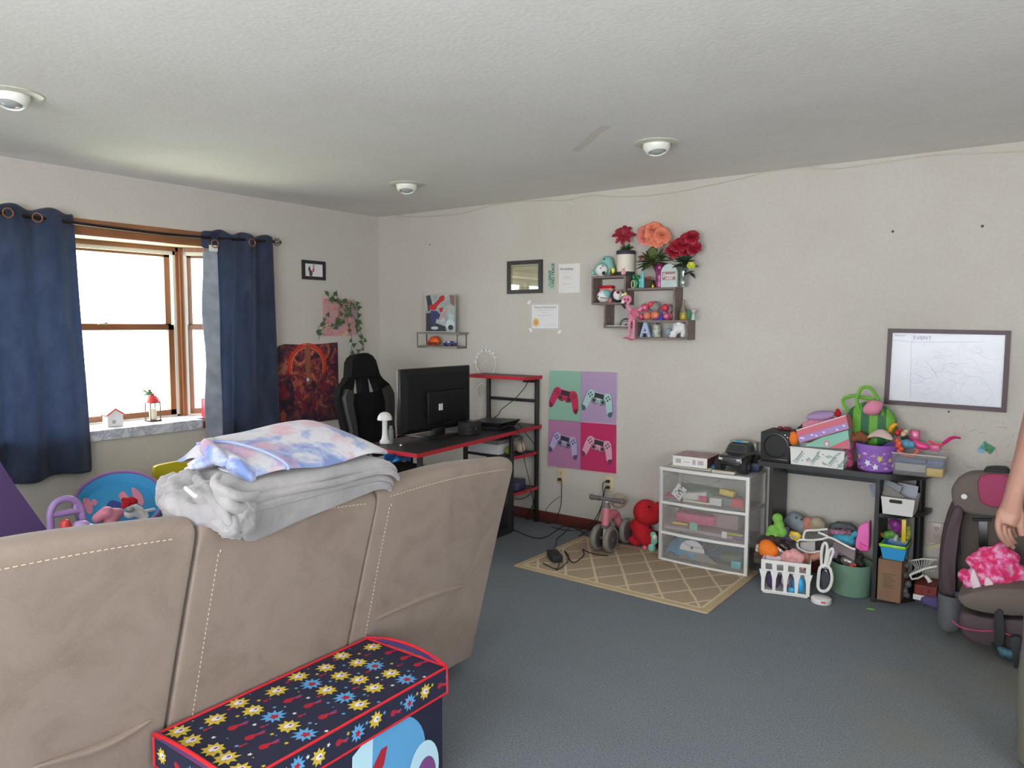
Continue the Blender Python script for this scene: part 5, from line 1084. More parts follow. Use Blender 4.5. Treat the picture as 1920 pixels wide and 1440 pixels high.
for k, (x, y) in enumerate(((1215, 440), (1232, 437), (1225, 452), (1240, 450))): G().tube([p+Vector((0, 0, .12)), p+Vector((-.02+.004*k, 0, .19)), B(x, y+12, -.08)], .0028, 6, smooth=3).obj('stem', M_GREEN, t)
fo = leafset(G(), B(1226, 490, -.085), 22, .125, .030, (-.5, 1.4), 6, .1); leafset(fo, B(1212, 478, -.08), 5, .08, .024, (-.5, .6), 9, .3); leafset(fo, B(1242, 478, -.08), 5, .08, .024, (-.3, .8), 10, .3); fo.obj('foliage', mat('leaf_olive', D(82, 98, 50, 1.4), .6, var=.3, vscale=25), t, fix=False)
M_ORG = mat('petal_coral', D(222, 125, 98, 1.2), .6, var=.25, vscale=30, dark=(.70, .22, .12, 1)); M_PEACH = mat('petal_peach', D(215, 125, 110, 1.3), .6, var=.2, vscale=30)
for k, (x, y, mm, L) in enumerate(((1212, 438, M_PEACH, .068), (1226, 431, M_ORG, .072), (1241, 440, M_ORG, .068), (1226, 446, M_ORG, .066), (1209, 446, M_PEACH, .05), (1234, 450, M_ORG, .05))): bloom(B(x, y, -.07-.012*(k % 3)), 10, L, .026, mm, t, 5, 20+k, .0, 1.45)
p = B(1255, 541, -.10, z2); t = thing('wooden_sign', 'white arched block sign reading Sweet HERE beside the red roses', 'sign', p)
w = .056; pts = [(-w, 0), (w, 0), (w, .095)] + [(w*math.cos(a), .095+w*math.sin(a)) for a in [i*PI/10 for i in range(1, 10)]] + [(-w, .095)]
G().prism(pts, p+Vector((0, -.012, 0)), BX, BZ, -.024).obj('block', mat('sign_pale', D(178, 192, 190, 1.3), .6, var=.12, vscale=30), t, smooth=False)
G().prism([(-.046, .046), (.046, .046), (.046, .100), (-.046, .100)], p+Vector((0, -.0125, 0)), BX, BZ, .0015).obj('plaque', mat('plaque_mauve', D(135, 105, 105), .6), t, smooth=False)
text('Sweet', .036, p+Vector((0, -.0145, .078)), BX, BZ, M_PAPER, t, bold=.0006, shear=.25); text('HERE', .021, p+Vector((.002, -.0145, .056)), BX, BZ, M_PAPER, t, bold=.0004)
p = B(1281, 541, -.07, z2); t = thing('glass_vase', 'clear glass vase of deep red artificial roses at the right of the cubby shelf', 'vase of flowers', p)
G().lathe(p, [(.028, .0), (.030, .004), (.026, .05), (.022, .10), (.030, .13), (.032, .135), (.029, .132), (.020, .10), (.024, .05), (.026, .006)], 24).obj('vase', glass('vase_glass', (.93, .96, .96, 1), .12), t)
M_ROSE = mat('petal_rose', D(160, 16, 44, 1.15), .6, var=.3, vscale=30)
rs = ((1262, 470, .052), (1279, 458, .058), (1297, 444, .054), (1289, 448, .05), (1301, 466, .046), (1268, 460, .045), (1284, 470, .04), (1305, 462, .035))
for k, (x, y, L) in enumerate(rs):
    G().tube([p+Vector((.002*k-.006, 0, .01)), p+Vector((.003*k-.01, 0, .14)), B(x, y+14, -.09)], .0024, 6, smooth=3).obj('stem', M_GREEN, t); bloom(B(x, y, -.09-.012*(k % 3)), 8, L, .026, M_ROSE, t, 5, 40+k, .0, 1.4)
fo = leafset(G(), B(1283, 492, -.09), 20, .095, .024, (-.5, 1.3), 14, .2); leafset(fo, B(1292, 510, -.09), 6, .06, .018, (-.6, .5), 15, .2); fo.obj('foliage', mat('leaf_dark', D(40, 62, 48, 1.4), .6, var=.3, vscale=25), t, fix=False)
bloom(B(1296, 498, -.12), 6, .030, .012, mat('petal_yellow', D(185, 190, 60, 1.4), .6), t, 2, 60, .1, .7, 'yellow_bloom')
# inside the middle cubby
def jar(lab, x, y, r, colr, Y=-.075, ears=True, z=None):
    z = z3 if z is None else z; p = B(x, y, Y, z); t = thing('bear_jar', lab, 'candy jar', p); mm = mat('jar_'+str(x), colr, .35)
    G().sph(p+Vector((0, 0, r*.85)), (r*.95, r*.8, r*.85)).obj('jar_body', mm, t); G().sph(p+Vector((0, 0, r*2.35)), (r, r*.85, r*.95)).obj('globe', mat('jar_clear', (.62, .6, .6, 1), .08, trans=.6), t); G().sph(p+Vector((0, 0, r*1.95)), (r*.7, r*.6, r*.5)).obj('candy', mat('candy_pink', D(215, 110, 125, 1.4), .5), t)
    if ears:
        for s in (-1, 1): G().sph(p+Vector((s*r*.75, 0, r*3.2)), r*.26, 10).obj('ear', MC['jar_clear'], t)
        G().lathe(p+Vector((0, 0, r*3.15)), [(r*.5, 0), (r*.52, r*.2), (r*.3, r*.35)], 16).obj('lid', mat('lid_purple', D(140, 70, 120, 1.4), .3), t)
    return t
jar('clear bear-shaped candy jar with a pink lid in the middle cubby', 1228, 600, .036, D(220, 120, 90, 1.4))
jar('smaller clear jar with pink sweets against the right side of the middle cubby', 1254, 600, .031, D(200, 110, 125, 1.4), ears=False)
M_PNK = mat('shiny_pink', D(190, 80, 110, 1.4), .15, coat=.6)
for k, (x, y, r, c, nm) in enumerate(((1209, 577, 8, M_PNK, 'upper shiny pink bauble leaning on the bear jar'), (1202, 590, 6.5, M_PNK, 'lowest-left shiny pink bauble in the middle cubby'), (1213, 590, 7.5, mat('bauble_peach', D(205, 120, 95, 1.4), .3), 'peach bauble below the upper pink bauble'), (1250, 592, 7, M_PNK, 'shiny pink bauble in front of the smaller jar'), (1247, 577, 7.5, mat('bauble_red', D(180, 50, 75, 1.4), .2), 'dark red bauble between the two jars'), (1220, 570, 5, mat('bauble_rose', D(210, 60, 70, 1.4), .3), 'small bright red bauble on the bear jar'))):
    q = P(x, y, Y=-.11+.01*(k % 2)); r_ = r*pxm(q)
    if k in (1, 2, 3): q.z = z3+r_
    tag(G().sph(q, r_, 16).obj('bauble', c), nm, 'bauble', 'baubles in the middle cubby')
p = B(1240, 600, -.118, z3); t = thing('unicorn_figurine', 'small royal blue figurine at the front of the middle cubby', 'figurine', p)
b = G().lathe(p, [(.018, 0), (.020, .008), (.012, .02), (.009, .045), (.006, .058)], 14).obj('body', mat('royal_blue', D(50, 60, 150, 1.5), .4), t)
G().sph(p+Vector((-.035, .0, .006)), (.026, .010, .006), 10).obj('base_disc', mat('violet_disc', D(90, 60, 140, 1.4), .4), t)
p = B(1281, 600, -.075, z3); t = thing('oil_bottle', 'little glass bottle half full of yellow liquid at the right of the cubby', 'bottle', p)
G().lathe(p, [(.022, 0), (.024, .004), (.024, .055), (.018, .080), (.0095, .10), (.0085, .128), (.010, .132)], 20).obj('glass_body', mat('bottle_glass', (.60, .52, .42, 1), .08, trans=.7), t); G().lathe(p, [(.0235, .002), (.0245, .004), (.0245, .045), (.0235, .047)], 20).obj('yellow_liquid', mat('yellow_liquid', D(165, 145, 50, 1.3), .2), t)
p = B(1291, 600, -.08, z3); t = thing('cactus_ornament', 'tiny green cactus ornament beside the yellow bottle', 'ornament', p); b = G().sph(p+Vector((0, 0, .035)), (.014, .012, .035)).sph(p+Vector((-.013, 0, .040)), (.006, .006, .016)).sph(p+Vector((.013, 0, .046)), (.006, .006, .016)).obj('body', mat('cactus_green', D(60, 105, 75, 1.4), .7), t); fuse(b, .003, 2)
p = B(1300, 600, -.085, z3); t = thing('mermaid_figurine', 'tiny pale teal and lilac figurine at the right end of the cubby', 'figurine', p)
G().lathe(p, [(.012, 0), (.014, .006), (.009, .02), (.011, .035), (.007, .045)], 12).obj('body', mat('pale_teal', D(150, 190, 180, 1.3), .5), t); G().sph(p+Vector((0, 0, .056)), .013, 12).obj('head', mat('pale_skin', D(200, 175, 170, 1.3), .6), t); G().sph(p+Vector((.002, .004, .062)), (.017, .012, .013), 12).obj('hair', mat('lilac_hair', D(155, 140, 155), .7), t)
# inside the lowest cubby
zl = 1.420; p = B(1210, 632, -.095, zl); t = thing('letter_figurine', 'pale blue letter A shaped ornament in the lowest cubby', 'ornament', p); h = .098
G().prism([(-.040, 0), (-.022, 0), (-.015, .026), (.015, .026), (.022, 0), (.040, 0), (.011, h), (-.011, h)], p+Vector((0, -.008, 0)), BX, BZ, -.02).obj('letter_body', mat('pale_blue', D(160, 175, 205, 1.3), .5), t, smooth=False)
G().prism([(-.007, .038), (.007, .038), (.0, .062)], p+Vector((0, -.0085, 0)), BX, BZ, .0006).obj('dark_opening', mat('ink_navy', (.04, .05, .12, 1), .7), t, smooth=False)
p = B(1231, 632, -.080, zl); t = thing('mini_terrarium', 'small glass jar wrapped in pale leaves with a dark twig in the lowest cubby', 'jar', p)
G().lathe(p, [(.026, 0), (.029, .004), (.029, .065), (.024, .075), (.024, .085)], 20).obj('jar', mat('jar_sage', D(175, 182, 168, 1.2), .2, var=.5, vscale=50), t); leafset(G(), p+Vector((0, -.01, .088)), 6, .045, .008, (-.1, .5), 3).obj('twig', mat('twig_dark', D(62, 58, 44), .7), t, fix=False)
tag(G().sph(B(1253, 619, -.10)+Vector((0, 0, -.012)), (.024, .014, .024)).obj('glass_heart', mat('pale_glass_blue', D(150, 175, 185, 1.2), .1, trans=.3)), 'pale blue glass pebble beside the white plush in the lowest cubby', 'ornament')
plush('plush_toy', 'fluffy white plush animal lying in the lowest cubby', 'plush toy', -.085, M_PWHITE, [(1270, 617, 9.5), (1262, 627, 8), (1280, 612, 7), (1283, 622, 6), (1273, 606, 5), (1266, 609, 4), (1281, 628, 5)], [('nose', M_EYE, [(1256, 627, 1.0, -.03)])])
# ================================================================ rug
M_RUG = mat('rug_beige', D(150, 134, 110, 1.9), .95, spec=.1); nt = M_RUG.node_tree; tc = node(nt, 'ShaderNodeTexCoord').outputs['Object']
sp = node(nt, 'ShaderNodeSeparateXYZ', {0: tc}); nz = node(nt, 'ShaderNodeTexNoise', {'Vector': tc, 'Scale': 9, 'Detail': 2})
def mth(op, a, b=None, c=None):
    n = node(nt, 'ShaderNodeMath', operation=op)
    for k, v in enumerate((a, b, c)):
        if v is None: continue
        if hasattr(v, 'links'): nt.links.new(v, n.inputs[k])
        else: n.inputs[k].default_value = v
    return n.outputs[0]
wz = mth('MULTIPLY', mth('SUBTRACT', nz.outputs['Fac'], .5), .05)
u_ = mth('ADD', mth('DIVIDE', sp.outputs[0], .21), wz); v_ = mth('ADD', mth('DIVIDE', sp.outputs[1], .30), wz)
def lat(e): return mth('LESS_THAN', mth('ABSOLUTE', mth('SUBTRACT', mth('FRACT', e), .5)), .045)
L1 = lat(mth('ADD', u_, v_)); L2 = lat(mth('SUBTRACT', u_, v_))
bx_ = mth('LESS_THAN', mth('ABSOLUTE', sp.outputs[0]), .575); by_ = mth('LESS_THAN', mth('ABSOLUTE', mth('ADD', sp.outputs[1], 0)), .36)
inb = mth('MULTIPLY', bx_, by_)
ex1 = mth('LESS_THAN', mth('ABSOLUTE', mth('SUBTRACT', mth('ABSOLUTE', sp.outputs[0]), .582)), .007); ey1 = mth('LESS_THAN', mth('ABSOLUTE', mth('SUBTRACT', mth('ABSOLUTE', sp.outputs[1]), .367)), .007)
ln_ = mth('MAXIMUM', mth('MULTIPLY', mth('MAXIMUM', L1, L2), inb), mth('MAXIMUM', mth('MULTIPLY', ex1, by_), mth('MULTIPLY', ey1, bx_)))
n5 = node(nt, 'ShaderNodeTexNoise', {'Vector': tc, 'Scale': 180, 'Detail': 2}); cb_ = ramp(nt, n5.outputs['Fac'], [(.3, D(122, 109, 92, 1.9)), (.7, D(148, 133, 113, 1.9))])
c_ = mix(nt, mth('MULTIPLY', ln_, .75), mix(nt, inb, D(150, 134, 108, 1.85), cb_), D(186, 172, 146, 1.7)); nt.links.new(c_, base(nt).inputs['Base Color'])
bp = node(nt, 'ShaderNodeBump', {'Height': n5.outputs['Fac'], 'Strength': .5, 'Distance': .004}); nt.links.new(bp.outputs[0], base(nt).inputs['Normal'])
T = Matrix.Translation((2.845, -.610, 0)) @ Matrix.Rotation(-.02, 4, 'Z')
g = G(); g.box((-.63, -.412, 0), (.63, .412, .010), .004); r = g.obj('rug', M_RUG, loc=(0, 0, 0)); r.matrix_world = T
tag(r, 'beige rug with a cream diamond lattice lying on the blue carpet', 'rug')
r.location = (2.845, -.610, 0)

# ================================================================ clear drawer cart
def clearp(name, col, fac, rough=.25):
    m = bpy.data.materials.new(name); m.use_nodes = True; nt = m.node_tree; b = base(nt); b.inputs['Base Color'].default_value = col; b.inputs['Roughness'].default_value = rough
    t = node(nt, 'ShaderNodeBsdfTransparent', {'Color': (.93, .93, .93, 1)}); x = node(nt, 'ShaderNodeMixShader', {0: fac, 1: t.outputs[0], 2: b.outputs[0]}); nt.links.new(x.outputs[0], nt.nodes['Material Output'].inputs[0]); MC[name] = m; return m
M_CLR = clearp('clear_drawer', (.72, .70, .68, 1), .11, .15); M_FROST = clearp('frosted_frame', (.70, .68, .66, 1), .60, .4); M_RAIL = mat('white_rail', (.66, .65, .63, 1), .4)
cx0, cx1, cy0, cy1, zr = 2.876, 3.448, -.352, -.03, .0105
ct = thing('drawer_cart', 'clear three-drawer plastic storage cart with white rails on the rug', 'drawer unit', (3.162, -.19, zr))
def bowed(x0, x1, y, z0, z1, bow, th, g, n=10):
    F = [(x0+(x1-x0)*i/n, y-bow*math.sin(PI*i/n)) for i in range(n+1)]; Bk = [(x, yy+th) for x, yy in F[::-1]]
    g.loft([[(x, yy, z) for x, yy in F+Bk] for z in (z0, z1)]); return g
g = bowed(cx0, cx1, cy0, .585, .607, .02, .02, G()); g.box((cx0, cy0+.01, .588), (cx1, cy1, .603), .002); g.obj('top_panel', M_FROST, ct)
g = bowed(cx0, cx1, cy0-.002, .588, .606, .022, .008, G()); g.obj('front_rail', M_RAIL, ct, ang=30)
for z in (.382, .188, .012): bowed(cx0, cx1, cy0-.002, z-.007 if z > .02 else zr, z+.010, .022 if z > .02 else .018, .014, G()).obj('front_rail', M_RAIL, ct, ang=30)
for x in (cx0, cx1-.022):
    G().box((x, cy0-.004, zr), (x+.022, cy0+.026, .59), .003).obj('front_post', M_RAIL if x > 3 else M_FROST, ct); G().box((x, cy1-.03, zr), (x+.022, cy1, .59), .003).obj('rear_post', M_RAIL, ct)
for z in (.382, .188): 
    for x in (cx0, cx1-.006): G().box((x, cy0+.02, z-.008), (x+.006, cy1-.02, z+.010)).obj('side_rail', M_FROST, ct)
for x in (cx0+.001, cx1-.004): G().box((x, cy0+.02, zr), (x+.003, cy1-.02, .585)).obj('side_panel', M_CLR, ct, smooth=False)
for k, (z0, z1) in enumerate(((.396, .580), (.202, .372), (.024, .178))):
    g = bowed(cx0+.024, cx1-.024, cy0+.002, z0, z1, .018, .003, G())
    g.box((cx0+.028, cy0+.01, z0), (cx1-.028, cy1-.02, z0+.003)); g.box((cx0+.026, cy0+.008, z0), (cx0+.029, cy1-.02, z1-.03)); g.box((cx1-.029, cy0+.008, z0), (cx1-.026, cy1-.02, z1-.03))
    d = g.obj('drawer', M_CLR, ct, ang=30)
    G().tube([(3.05, cy0-.016, z1-.006), (3.07, cy0-.028, z1-.034), (3.16, cy0-.034, z1-.04), (3.25, cy0-.028, z1-.034), (3.27, cy0-.016, z1-.006)], .0035, 6, smooth=4).obj('handle', M_CLR, d)
zd = (.4005, .2065, .0285)
def item(nm, lab, cat, x, y, Y, size, c, rot=0, tilt=0, dz=0, di=0, bev=.003, group=None):
    """box-like item lying in drawer di, seen at photo pixel x, y"""
    p = P(x, y, Y=Y); sx, sy, sz = size; p.z = zd[di]+dz+.001
    T = Matrix.Translation(p) @ Matrix.Rotation(rot, 4, 'Z') @ Matrix.Rotation(tilt, 4, 'Y')
    return tag(G(T).box((-sx/2, -sy/2, 0), (sx/2, sy/2, sz), bev).obj(nm, c), lab, cat, group)
cY, cR, cPk, cGn, cBl, cWh, cMt = mat('craft_yellow', D(210, 180, 40, 1.5), .6), mat('craft_red', D(190, 50, 50, 1.4), .6), mat('craft_pink', D(190, 70, 110, 1.4), .5), mat('craft_green', D(100, 140, 110, 1.3), .6), mat('craft_blue', D(60, 150, 190, 1.5), .5), mat('craft_white', (.72, .70, .68, 1), .7), mat('craft_mint', D(130, 180, 160, 1.3), .6)
item('paper_stack', 'sheaf of greenish papers at the back of the top drawer', 'paper', 1320, 925, -.14, (.34, .18, .05), cGn, .05, .03)
item('craft_sheet', 'pink folder lying at the left of the top drawer', 'folder', 1265, 935, -.24, (.14, .10, .012), cPk, .1)
item('paper_roll', 'white crumpled paper in the middle of the top drawer', 'paper', 1305, 930, -.24, (.15, .07, .05), cWh, .2, -.12)
item('craft_box', 'small magenta box in the top drawer', 'box', 1318, 940, -.30, (.05, .02, .04), mat('craft_magenta', D(190, 50, 100, 1.5), .6))
item('craft_box', 'small white box at the front of the top drawer', 'box', 1342, 945, -.32, (.075, .02, .045), cWh)
item('scissors_case', 'bright yellow case at the right of the top drawer', 'case', 1364, 927, -.22, (.09, .05, .035), cY, 0, .1, .05)
item('craft_box', 'red box at the right end of the top drawer', 'box', 1383, 945, -.27, (.07, .06, .05), cR, .3)
item('notebook', 'slim grey notebook under the yellow case in the top drawer', 'notebook', 1362, 950, -.22, (.14, .12, .045), mat('notebook_grey', D(120, 125, 122, 1.3), .6), -.2)
item('marker', 'long cream marker lying across the front of the top drawer', 'marker', 1305, 945, -.335, (.17, .012, .012), mat('craft_cream', D(190, 190, 160), .5), .0, .0)
t = thing('note_card', 'white handwritten number card propped in the top drawer', 'card', P(1272, 935, Y=-.345)); t.location.z = zd[0]; WL[t.name] = Vector(t.location)
c = P(1273, 922, Y=-.338); T = Matrix.Translation(c) @ Matrix.Rotation(.55, 4, 'Y'); G(T).box((-.034, 0, -.044), (.034, .0015, .044)).obj('card', M_PAPER, t, smooth=False)
U = T.to_3x3() @ Vector((1, 0, 0)); V2 = T.to_3x3() @ Vector((0, 0, 1)); o = c+Vector((0, -.0006, 0))
text('M 24', .024, o+V2*.022-U*.002, V2, -U, M_MATTE, t, bold=.0008); text('2', .030, o+U*.016+V2*.012, V2, -U, M_MATTE, t, bold=.0010); text('1 5', .026, o+U*.012-V2*.020, V2, -U, M_MATTE, t, bold=.0010); text('+', .022, o-U*.016-V2*.012, V2, -U, M_MATTE, t, bold=.0008)
item('felt_bundle', 'pink felt bundle across the middle drawer', 'craft felt', 1305, 985, -.2, (.26, .10, .07), cPk, .05, 0, .03, 1, .02)
item('paper_stack', 'stack of pale papers on the floor of the middle drawer', 'paper', 1320, 998, -.2, (.46, .26, .022), mat('paper_mauve', D(165, 145, 150, 1.2), .7), 0, 0, 0, 1)
item('note_pad', 'mint green sticky note pad at the front of the middle drawer', 'note pad', 1300, 990, -.335, (.05, .006, .05), cMt, 0, 0, .02, 1)
item('note_pad', 'small white tag standing at the front of the middle drawer', 'tag', 1358, 1003, -.338, (.034, .006, .042), cWh, 0, 0, .004, 1)
item('marker', 'yellow marker lying at the left of the middle drawer', 'marker', 1275, 998, -.27, (.10, .012, .012), cY, .15, 0, .024, 1)
item('marker', 'yellow-green marker at the right of the middle drawer', 'marker', 1378, 1010, -.31, (.10, .014, .014), mat('craft_lime', D(170, 175, 60, 1.3), .5), .0, 0, .024, 1)
item('pencil_case', 'purple pencil case at the right front of the middle drawer', 'pencil case', 1375, 1015, -.29, (.16, .03, .020), mat('craft_purple', D(120, 70, 140, 1.3), .5), .0, 0, .001, 1)
item('craft_box', 'dusty rose craft box at the right back of the middle drawer', 'box', 1365, 990, -.14, (.16, .10, .09), mat('craft_rose', D(150, 125, 125), .6), 0, 0, .023, 1)
item('folder', 'olive green folder leaning at the left back of the middle drawer', 'folder', 1262, 985, -.14, (.10, .04, .08), mat('craft_olive', D(135, 140, 110), .6), 0, 0, .023, 1)
rows = [[(2.91+.20*u, -.33+.20*v, zd[2]+.014+.034*abs(math.sin(7*u+3*v))+.05*v) for u in [i/10 for i in range(11)]] for v in [j/5 for j in range(6)]]
tag(sheet('blue_fabric', cBl, rows, .008, sub=2), 'crumpled bright blue fabric at the left of the bottom drawer', 'fabric')
rows = [[(3.12+.26*u, -.22+.16*v, zd[2]+.012+.018*abs(math.sin(6*u+2*v))+.05*v) for u in [i/10 for i in range(11)]] for v in [j/5 for j in range(6)]]
tag(sheet('blue_fabric', mat('craft_steel', D(70, 110, 135, 1.3), .6), rows, .008, sub=2), 'darker blue folded fabric at the back of the bottom drawer', 'fabric')
c = P(1298, 1046, Y=-.325); t = thing('paper_disc', 'white half-round card with a dark centre hole in the bottom drawer', 'paper craft', (c.x, c.y, zd[2]))
G().prism([(.082*math.cos(a), .0+.072*math.sin(a)) for a in [i*PI/14 for i in range(15)]], (c.x-.01, -.31, zd[2]+.055), BX, BZ, -.004).obj('half_disc', cWh, t, smooth=False)
G().cyl((c.x-.01, -.3112, zd[2]+.078), (c.x-.01, -.3100, zd[2]+.078), .009).obj('centre_hole', M_MATTE, t); G().prism([(-.10, 0), (.16, 0), (.05, .062), (-.06, .062)], (c.x-.0, -.305, zd[2]), BX, BZ, -.004).obj('grey_backing', mat('card_grey', D(118, 112, 105), .7), t, smooth=False)
item('craft_box', 'small turquoise box at the right front corner of the bottom drawer', 'box', 1380, 1070, -.30, (.055, .04, .045), mat('craft_turq', D(60, 160, 170, 1.5), .4), .2, 0, 0, 2)
item('felt_bundle', 'dull green felt at the right of the bottom drawer', 'craft felt', 1372, 1062, -.18, (.14, .10, .05), mat('craft_moss', D(85, 110, 75, 1.2), .8), .1, 0, 0, 2, .02)
# on top of the cart
zt = .6075
t = thing('game_box', 'white and maroon flat carton on the left of the drawer cart', 'box', (3.03, -.2, zt))
q1, q2 = P(1261, 878, Y=-.315), P(1325, 881, Y=-.315)
T = Matrix.Translation((q1.x, -.315, zt+.011)) @ Matrix.Rotation(.02, 4, 'Z'); w = q2.x-q1.x-.0
G(T).box((0, 0, 0), (w, .22, .062), .002).obj('carton', cWh, t, smooth=False)
G(T).box((w, .002, .001), (w+.0015, .218, .061)).obj('maroon_side', mat('maroon_print', D(95, 40, 50, 1.3), .5, var=.6, vscale=40), t, smooth=False); G(T).box((.001, .001, .062), (w-.001, .219, .0632)).obj('top_print', mat('carton_mauve', D(150, 128, 128), .6, var=.25, vscale=20), t, smooth=False)
g = G(T)
for a, b, c, d in ((.02, .018, .055, .045), (.075, .026, .115, .03), (.13, .016, .15, .046), (.165, .018, .20, .044)): g.box((a, -.0008, b), (b and c, 0, d))
g.obj('printed_marks', mat('print_grey', D(150, 140, 145), .6), t, smooth=False)
tag(G(Matrix.Translation((3.03, -.21, zt)) @ Matrix.Rotation(-.06, 4, 'Z')).box((-.10, -.10, 0), (.17, .11, .0035)).obj('booklet', cWh), 'thin white booklet under the flat carton on the cart', 'booklet')
tag(G(Matrix.Translation((3.02, -.20, zt+.0042)) @ Matrix.Rotation(.03, 4, 'Z')).box((-.09, -.09, 0), (.16, .11, .0045)).obj('booklet', mat('booklet_lime', D(170, 175, 120), .6)), 'thin lime-edged booklet directly beneath the flat carton', 'booklet')
q = P(1358, 893, Y=-.33); tag(G(Matrix.Translation((q.x, -.325, zt)) @ Matrix.Rotation(.02, 4, 'Z')).box((-.075, -.02, 0), (.065, .02, .016), .001).obj('paper_note', mat('cream_note', D(185, 178, 165, 1.2), .7)), 'cream folded paper at the front edge of the cart top', 'paper')
q = P(1338, 885, Y=-.25); tag(G().sph((q.x+.005, -.24, zt+.017), (.022, .03, .017)).obj('blue_pebble', mat('pebble_blue', D(30, 110, 160, 1.5), .3)), 'small bright blue lump between the carton and the toy truck', 'toy')
tag(G(Matrix.Translation((3.375, -.10, zt)) @ Matrix.Rotation(.1, 4, 'Z')).box((-.05, -.06, 0), (.06, .06, .05), .004).obj('blue_box', mat('deep_blue', D(35, 50, 85, 1.3), .5)), 'dark blue box behind the toy truck on the cart', 'box')
# toy truck
t = thing('toy_truck', 'large black toy pickup truck with a grey bar on its roof on the drawer cart', 'toy truck', (3.30, -.2, zt))
q = P(1376, 888, Y=-.27); T = Matrix.Translation((q.x-.005, -.185, zt)) @ Matrix.Rotation(-.06, 4, 'Z')
def cs_(y, w, z0, z1, b=.012): return [(x, y, z) for x, z in ((-w, z0), (w, z0), (w, z1-b), (w-b, z1), (-w+b, z1), (-w, z1-b))]
M_TRK = mat('truck_black', (.012, .014, .016, 1), .25, coat=.4)
g = G(T); g.loft([cs_(-.135, .066, .050, .096), cs_(-.128, .074, .046, .108), cs_(-.04, .076, .046, .118), cs_(.15, .076, .046, .116), cs_(.158, .07, .05, .11)]); g.obj('body', M_TRK, t, ang=30)
g = G(T); g.loft([cs_(-.045, .068, .112, .120), cs_(-.012, .060, .116, .168), cs_(.075, .060, .116, .172), cs_(.10, .068, .112, .12)]); cab = g.obj('cab', mat('truck_grey', D(72, 72, 66, 1.2), .35), t, ang=30)
G(T).loft([[(-.055, -.0435, .122), (.055, -.0435, .122), (.048, -.0165, .160), (-.048, -.0165, .160)], [(-.055, -.046, .122), (.055, -.046, .122), (.048, -.019, .160), (-.048, -.019, .160)]]).obj('windscreen', mat('smoke_glass', (.04, .045, .045, 1), .1), cab, smooth=False)
for x, y in ((-.078, -.085), (.078, -.085), (-.078, .10), (.078, .10)):
    g = G(T); g.lathe((x-.024, y, .046), [(.028, 0), (.044, .004), (.046, .012), (.046, .036), (.044, .044), (.028, .048)], 22, Vector((1, 0, 0)).to_track_quat('Z', 'Y')); w_ = g.obj('wheel', mat('tyre', (.018, .018, .018, 1), .85, bump=1.0, bscale=60), t)
    G(T).cyl((x-.026, y, .046), (x+.026, y, .046), .018, seg=14).obj('hub', mat('hub_grey', (.12, .12, .12, 1), .4), w_)
G(T).box((-.070, -.150, .052), (.070, -.134, .068), .004).obj('bumper', M_BLACK, t); G(T).box((-.045, -.1365, .074), (.045, -.134, .096), .001).obj('grille', mat('grille_grey', (.06, .06, .06, 1), .4), t)
for x in (-.056, .056): G(T).box((x-.012, -.137, .080), (x+.012, -.133, .094), .003).obj('headlight', mat('lamp_clear', (.6, .6, .6, 1), .2), t)
G(T).box((-.060, .0, .1725), (.060, .05, .186), .005).obj('roof_bar', mat('bar_pale', D(140, 150, 140, 1.2), .3), t); G(T).box((-.012, -.004, .1725), (.022, .0, .186), .003).obj('blue_lamp', mat('beacon_blue', D(40, 120, 180, 1.6), .2), t)
G(T).box((-.074, .10, .116), (.074, .105, .160), .002).box((-.070, .10, .155), (.070, .15, .166), .003).obj('bed_rack', mat('bar_pale', None), t)

# ================================================================ sofa-side toys on the rug
plush('plush_dinosaur', 'bright red plush dinosaur sitting against the left side of the drawer cart', 'plush toy', -.10, M_PRED, [(1211, 960, 24), (1222, 966, 18), (1205, 1000, 21), (1200, 985, 17), (1186, 985, 9, -.01), (1180, 980, 6, -.0), (1215, 1008, 16), (1186, 1012, 8, -.04), (1192, 1014, 10, -.03), (1222, 1020, 11, -.04), (1234, 950, 9), (1196, 1014, 12), (1213, 1022, 9, -.03)], [('eye', M_EYE, [(1217, 950, 2.2, -.085)])])
plush('plush_toy', 'small mint green and white plush at the lower left corner of the drawer cart', 'plush toy', -.215, mat('plush_mint', D(125, 180, 158, 1.4), .95), [(1222, 1027, 8), (1219, 1037, 7, .02), (1227, 1014, 7), (1230, 1036, 7, .03), (1225, 1003, 6.5)], [('white_face', M_PWHITE, [(1228, 1007, 5, -.01)]), ('pink_foot', cPk, [(1209, 1027, 5.5, .01)])])
# balance bike
bk = thing('balance_bike', 'pink toddler balance bike with grey wheels and handlebar on the rug', 'balance bike', (2.49, -.34, .0105))
M_BG = mat('bike_grey', D(98, 92, 90, 1.2), .5); M_BP = mat('bike_pink', D(180, 105, 118, 1.35), .4); M_TY = mat('bike_tyre', D(125, 120, 112, 1.1), .6)
hd = Vector((.02, -1.0, 0)).normalized(); sd = Vector((hd.y, -hd.x, 0))   # heading towards the camera's left, and its side
sd = -sd if sd.x < 0 else sd
R_ = .086; fc = P(1133, 1006, Y=-.42); fc.z = .0105+R_; zb0 = .0105
def wheel(c, r):
    w_ = G().lathe(c-sd*.018, [(r-.022, .0), (r-.006, .001), (r, .010), (r, .026), (r-.006, .035), (r-.022, .036)], 30, sd.to_track_quat('Z', 'Y'), cap=False).obj('wheel', M_TY, bk)
    G().lathe(c-sd*.016, [(.004, -.001), (r*.35, .0), (r-.020, .003), (r-.020, .029), (r*.35, .032), (.004, .033)], 24, sd.to_track_quat('Z', 'Y')).obj('wheel_disc', mat('disc_grey', (.07, .07, .072, 1), .5), w_)
    return w_
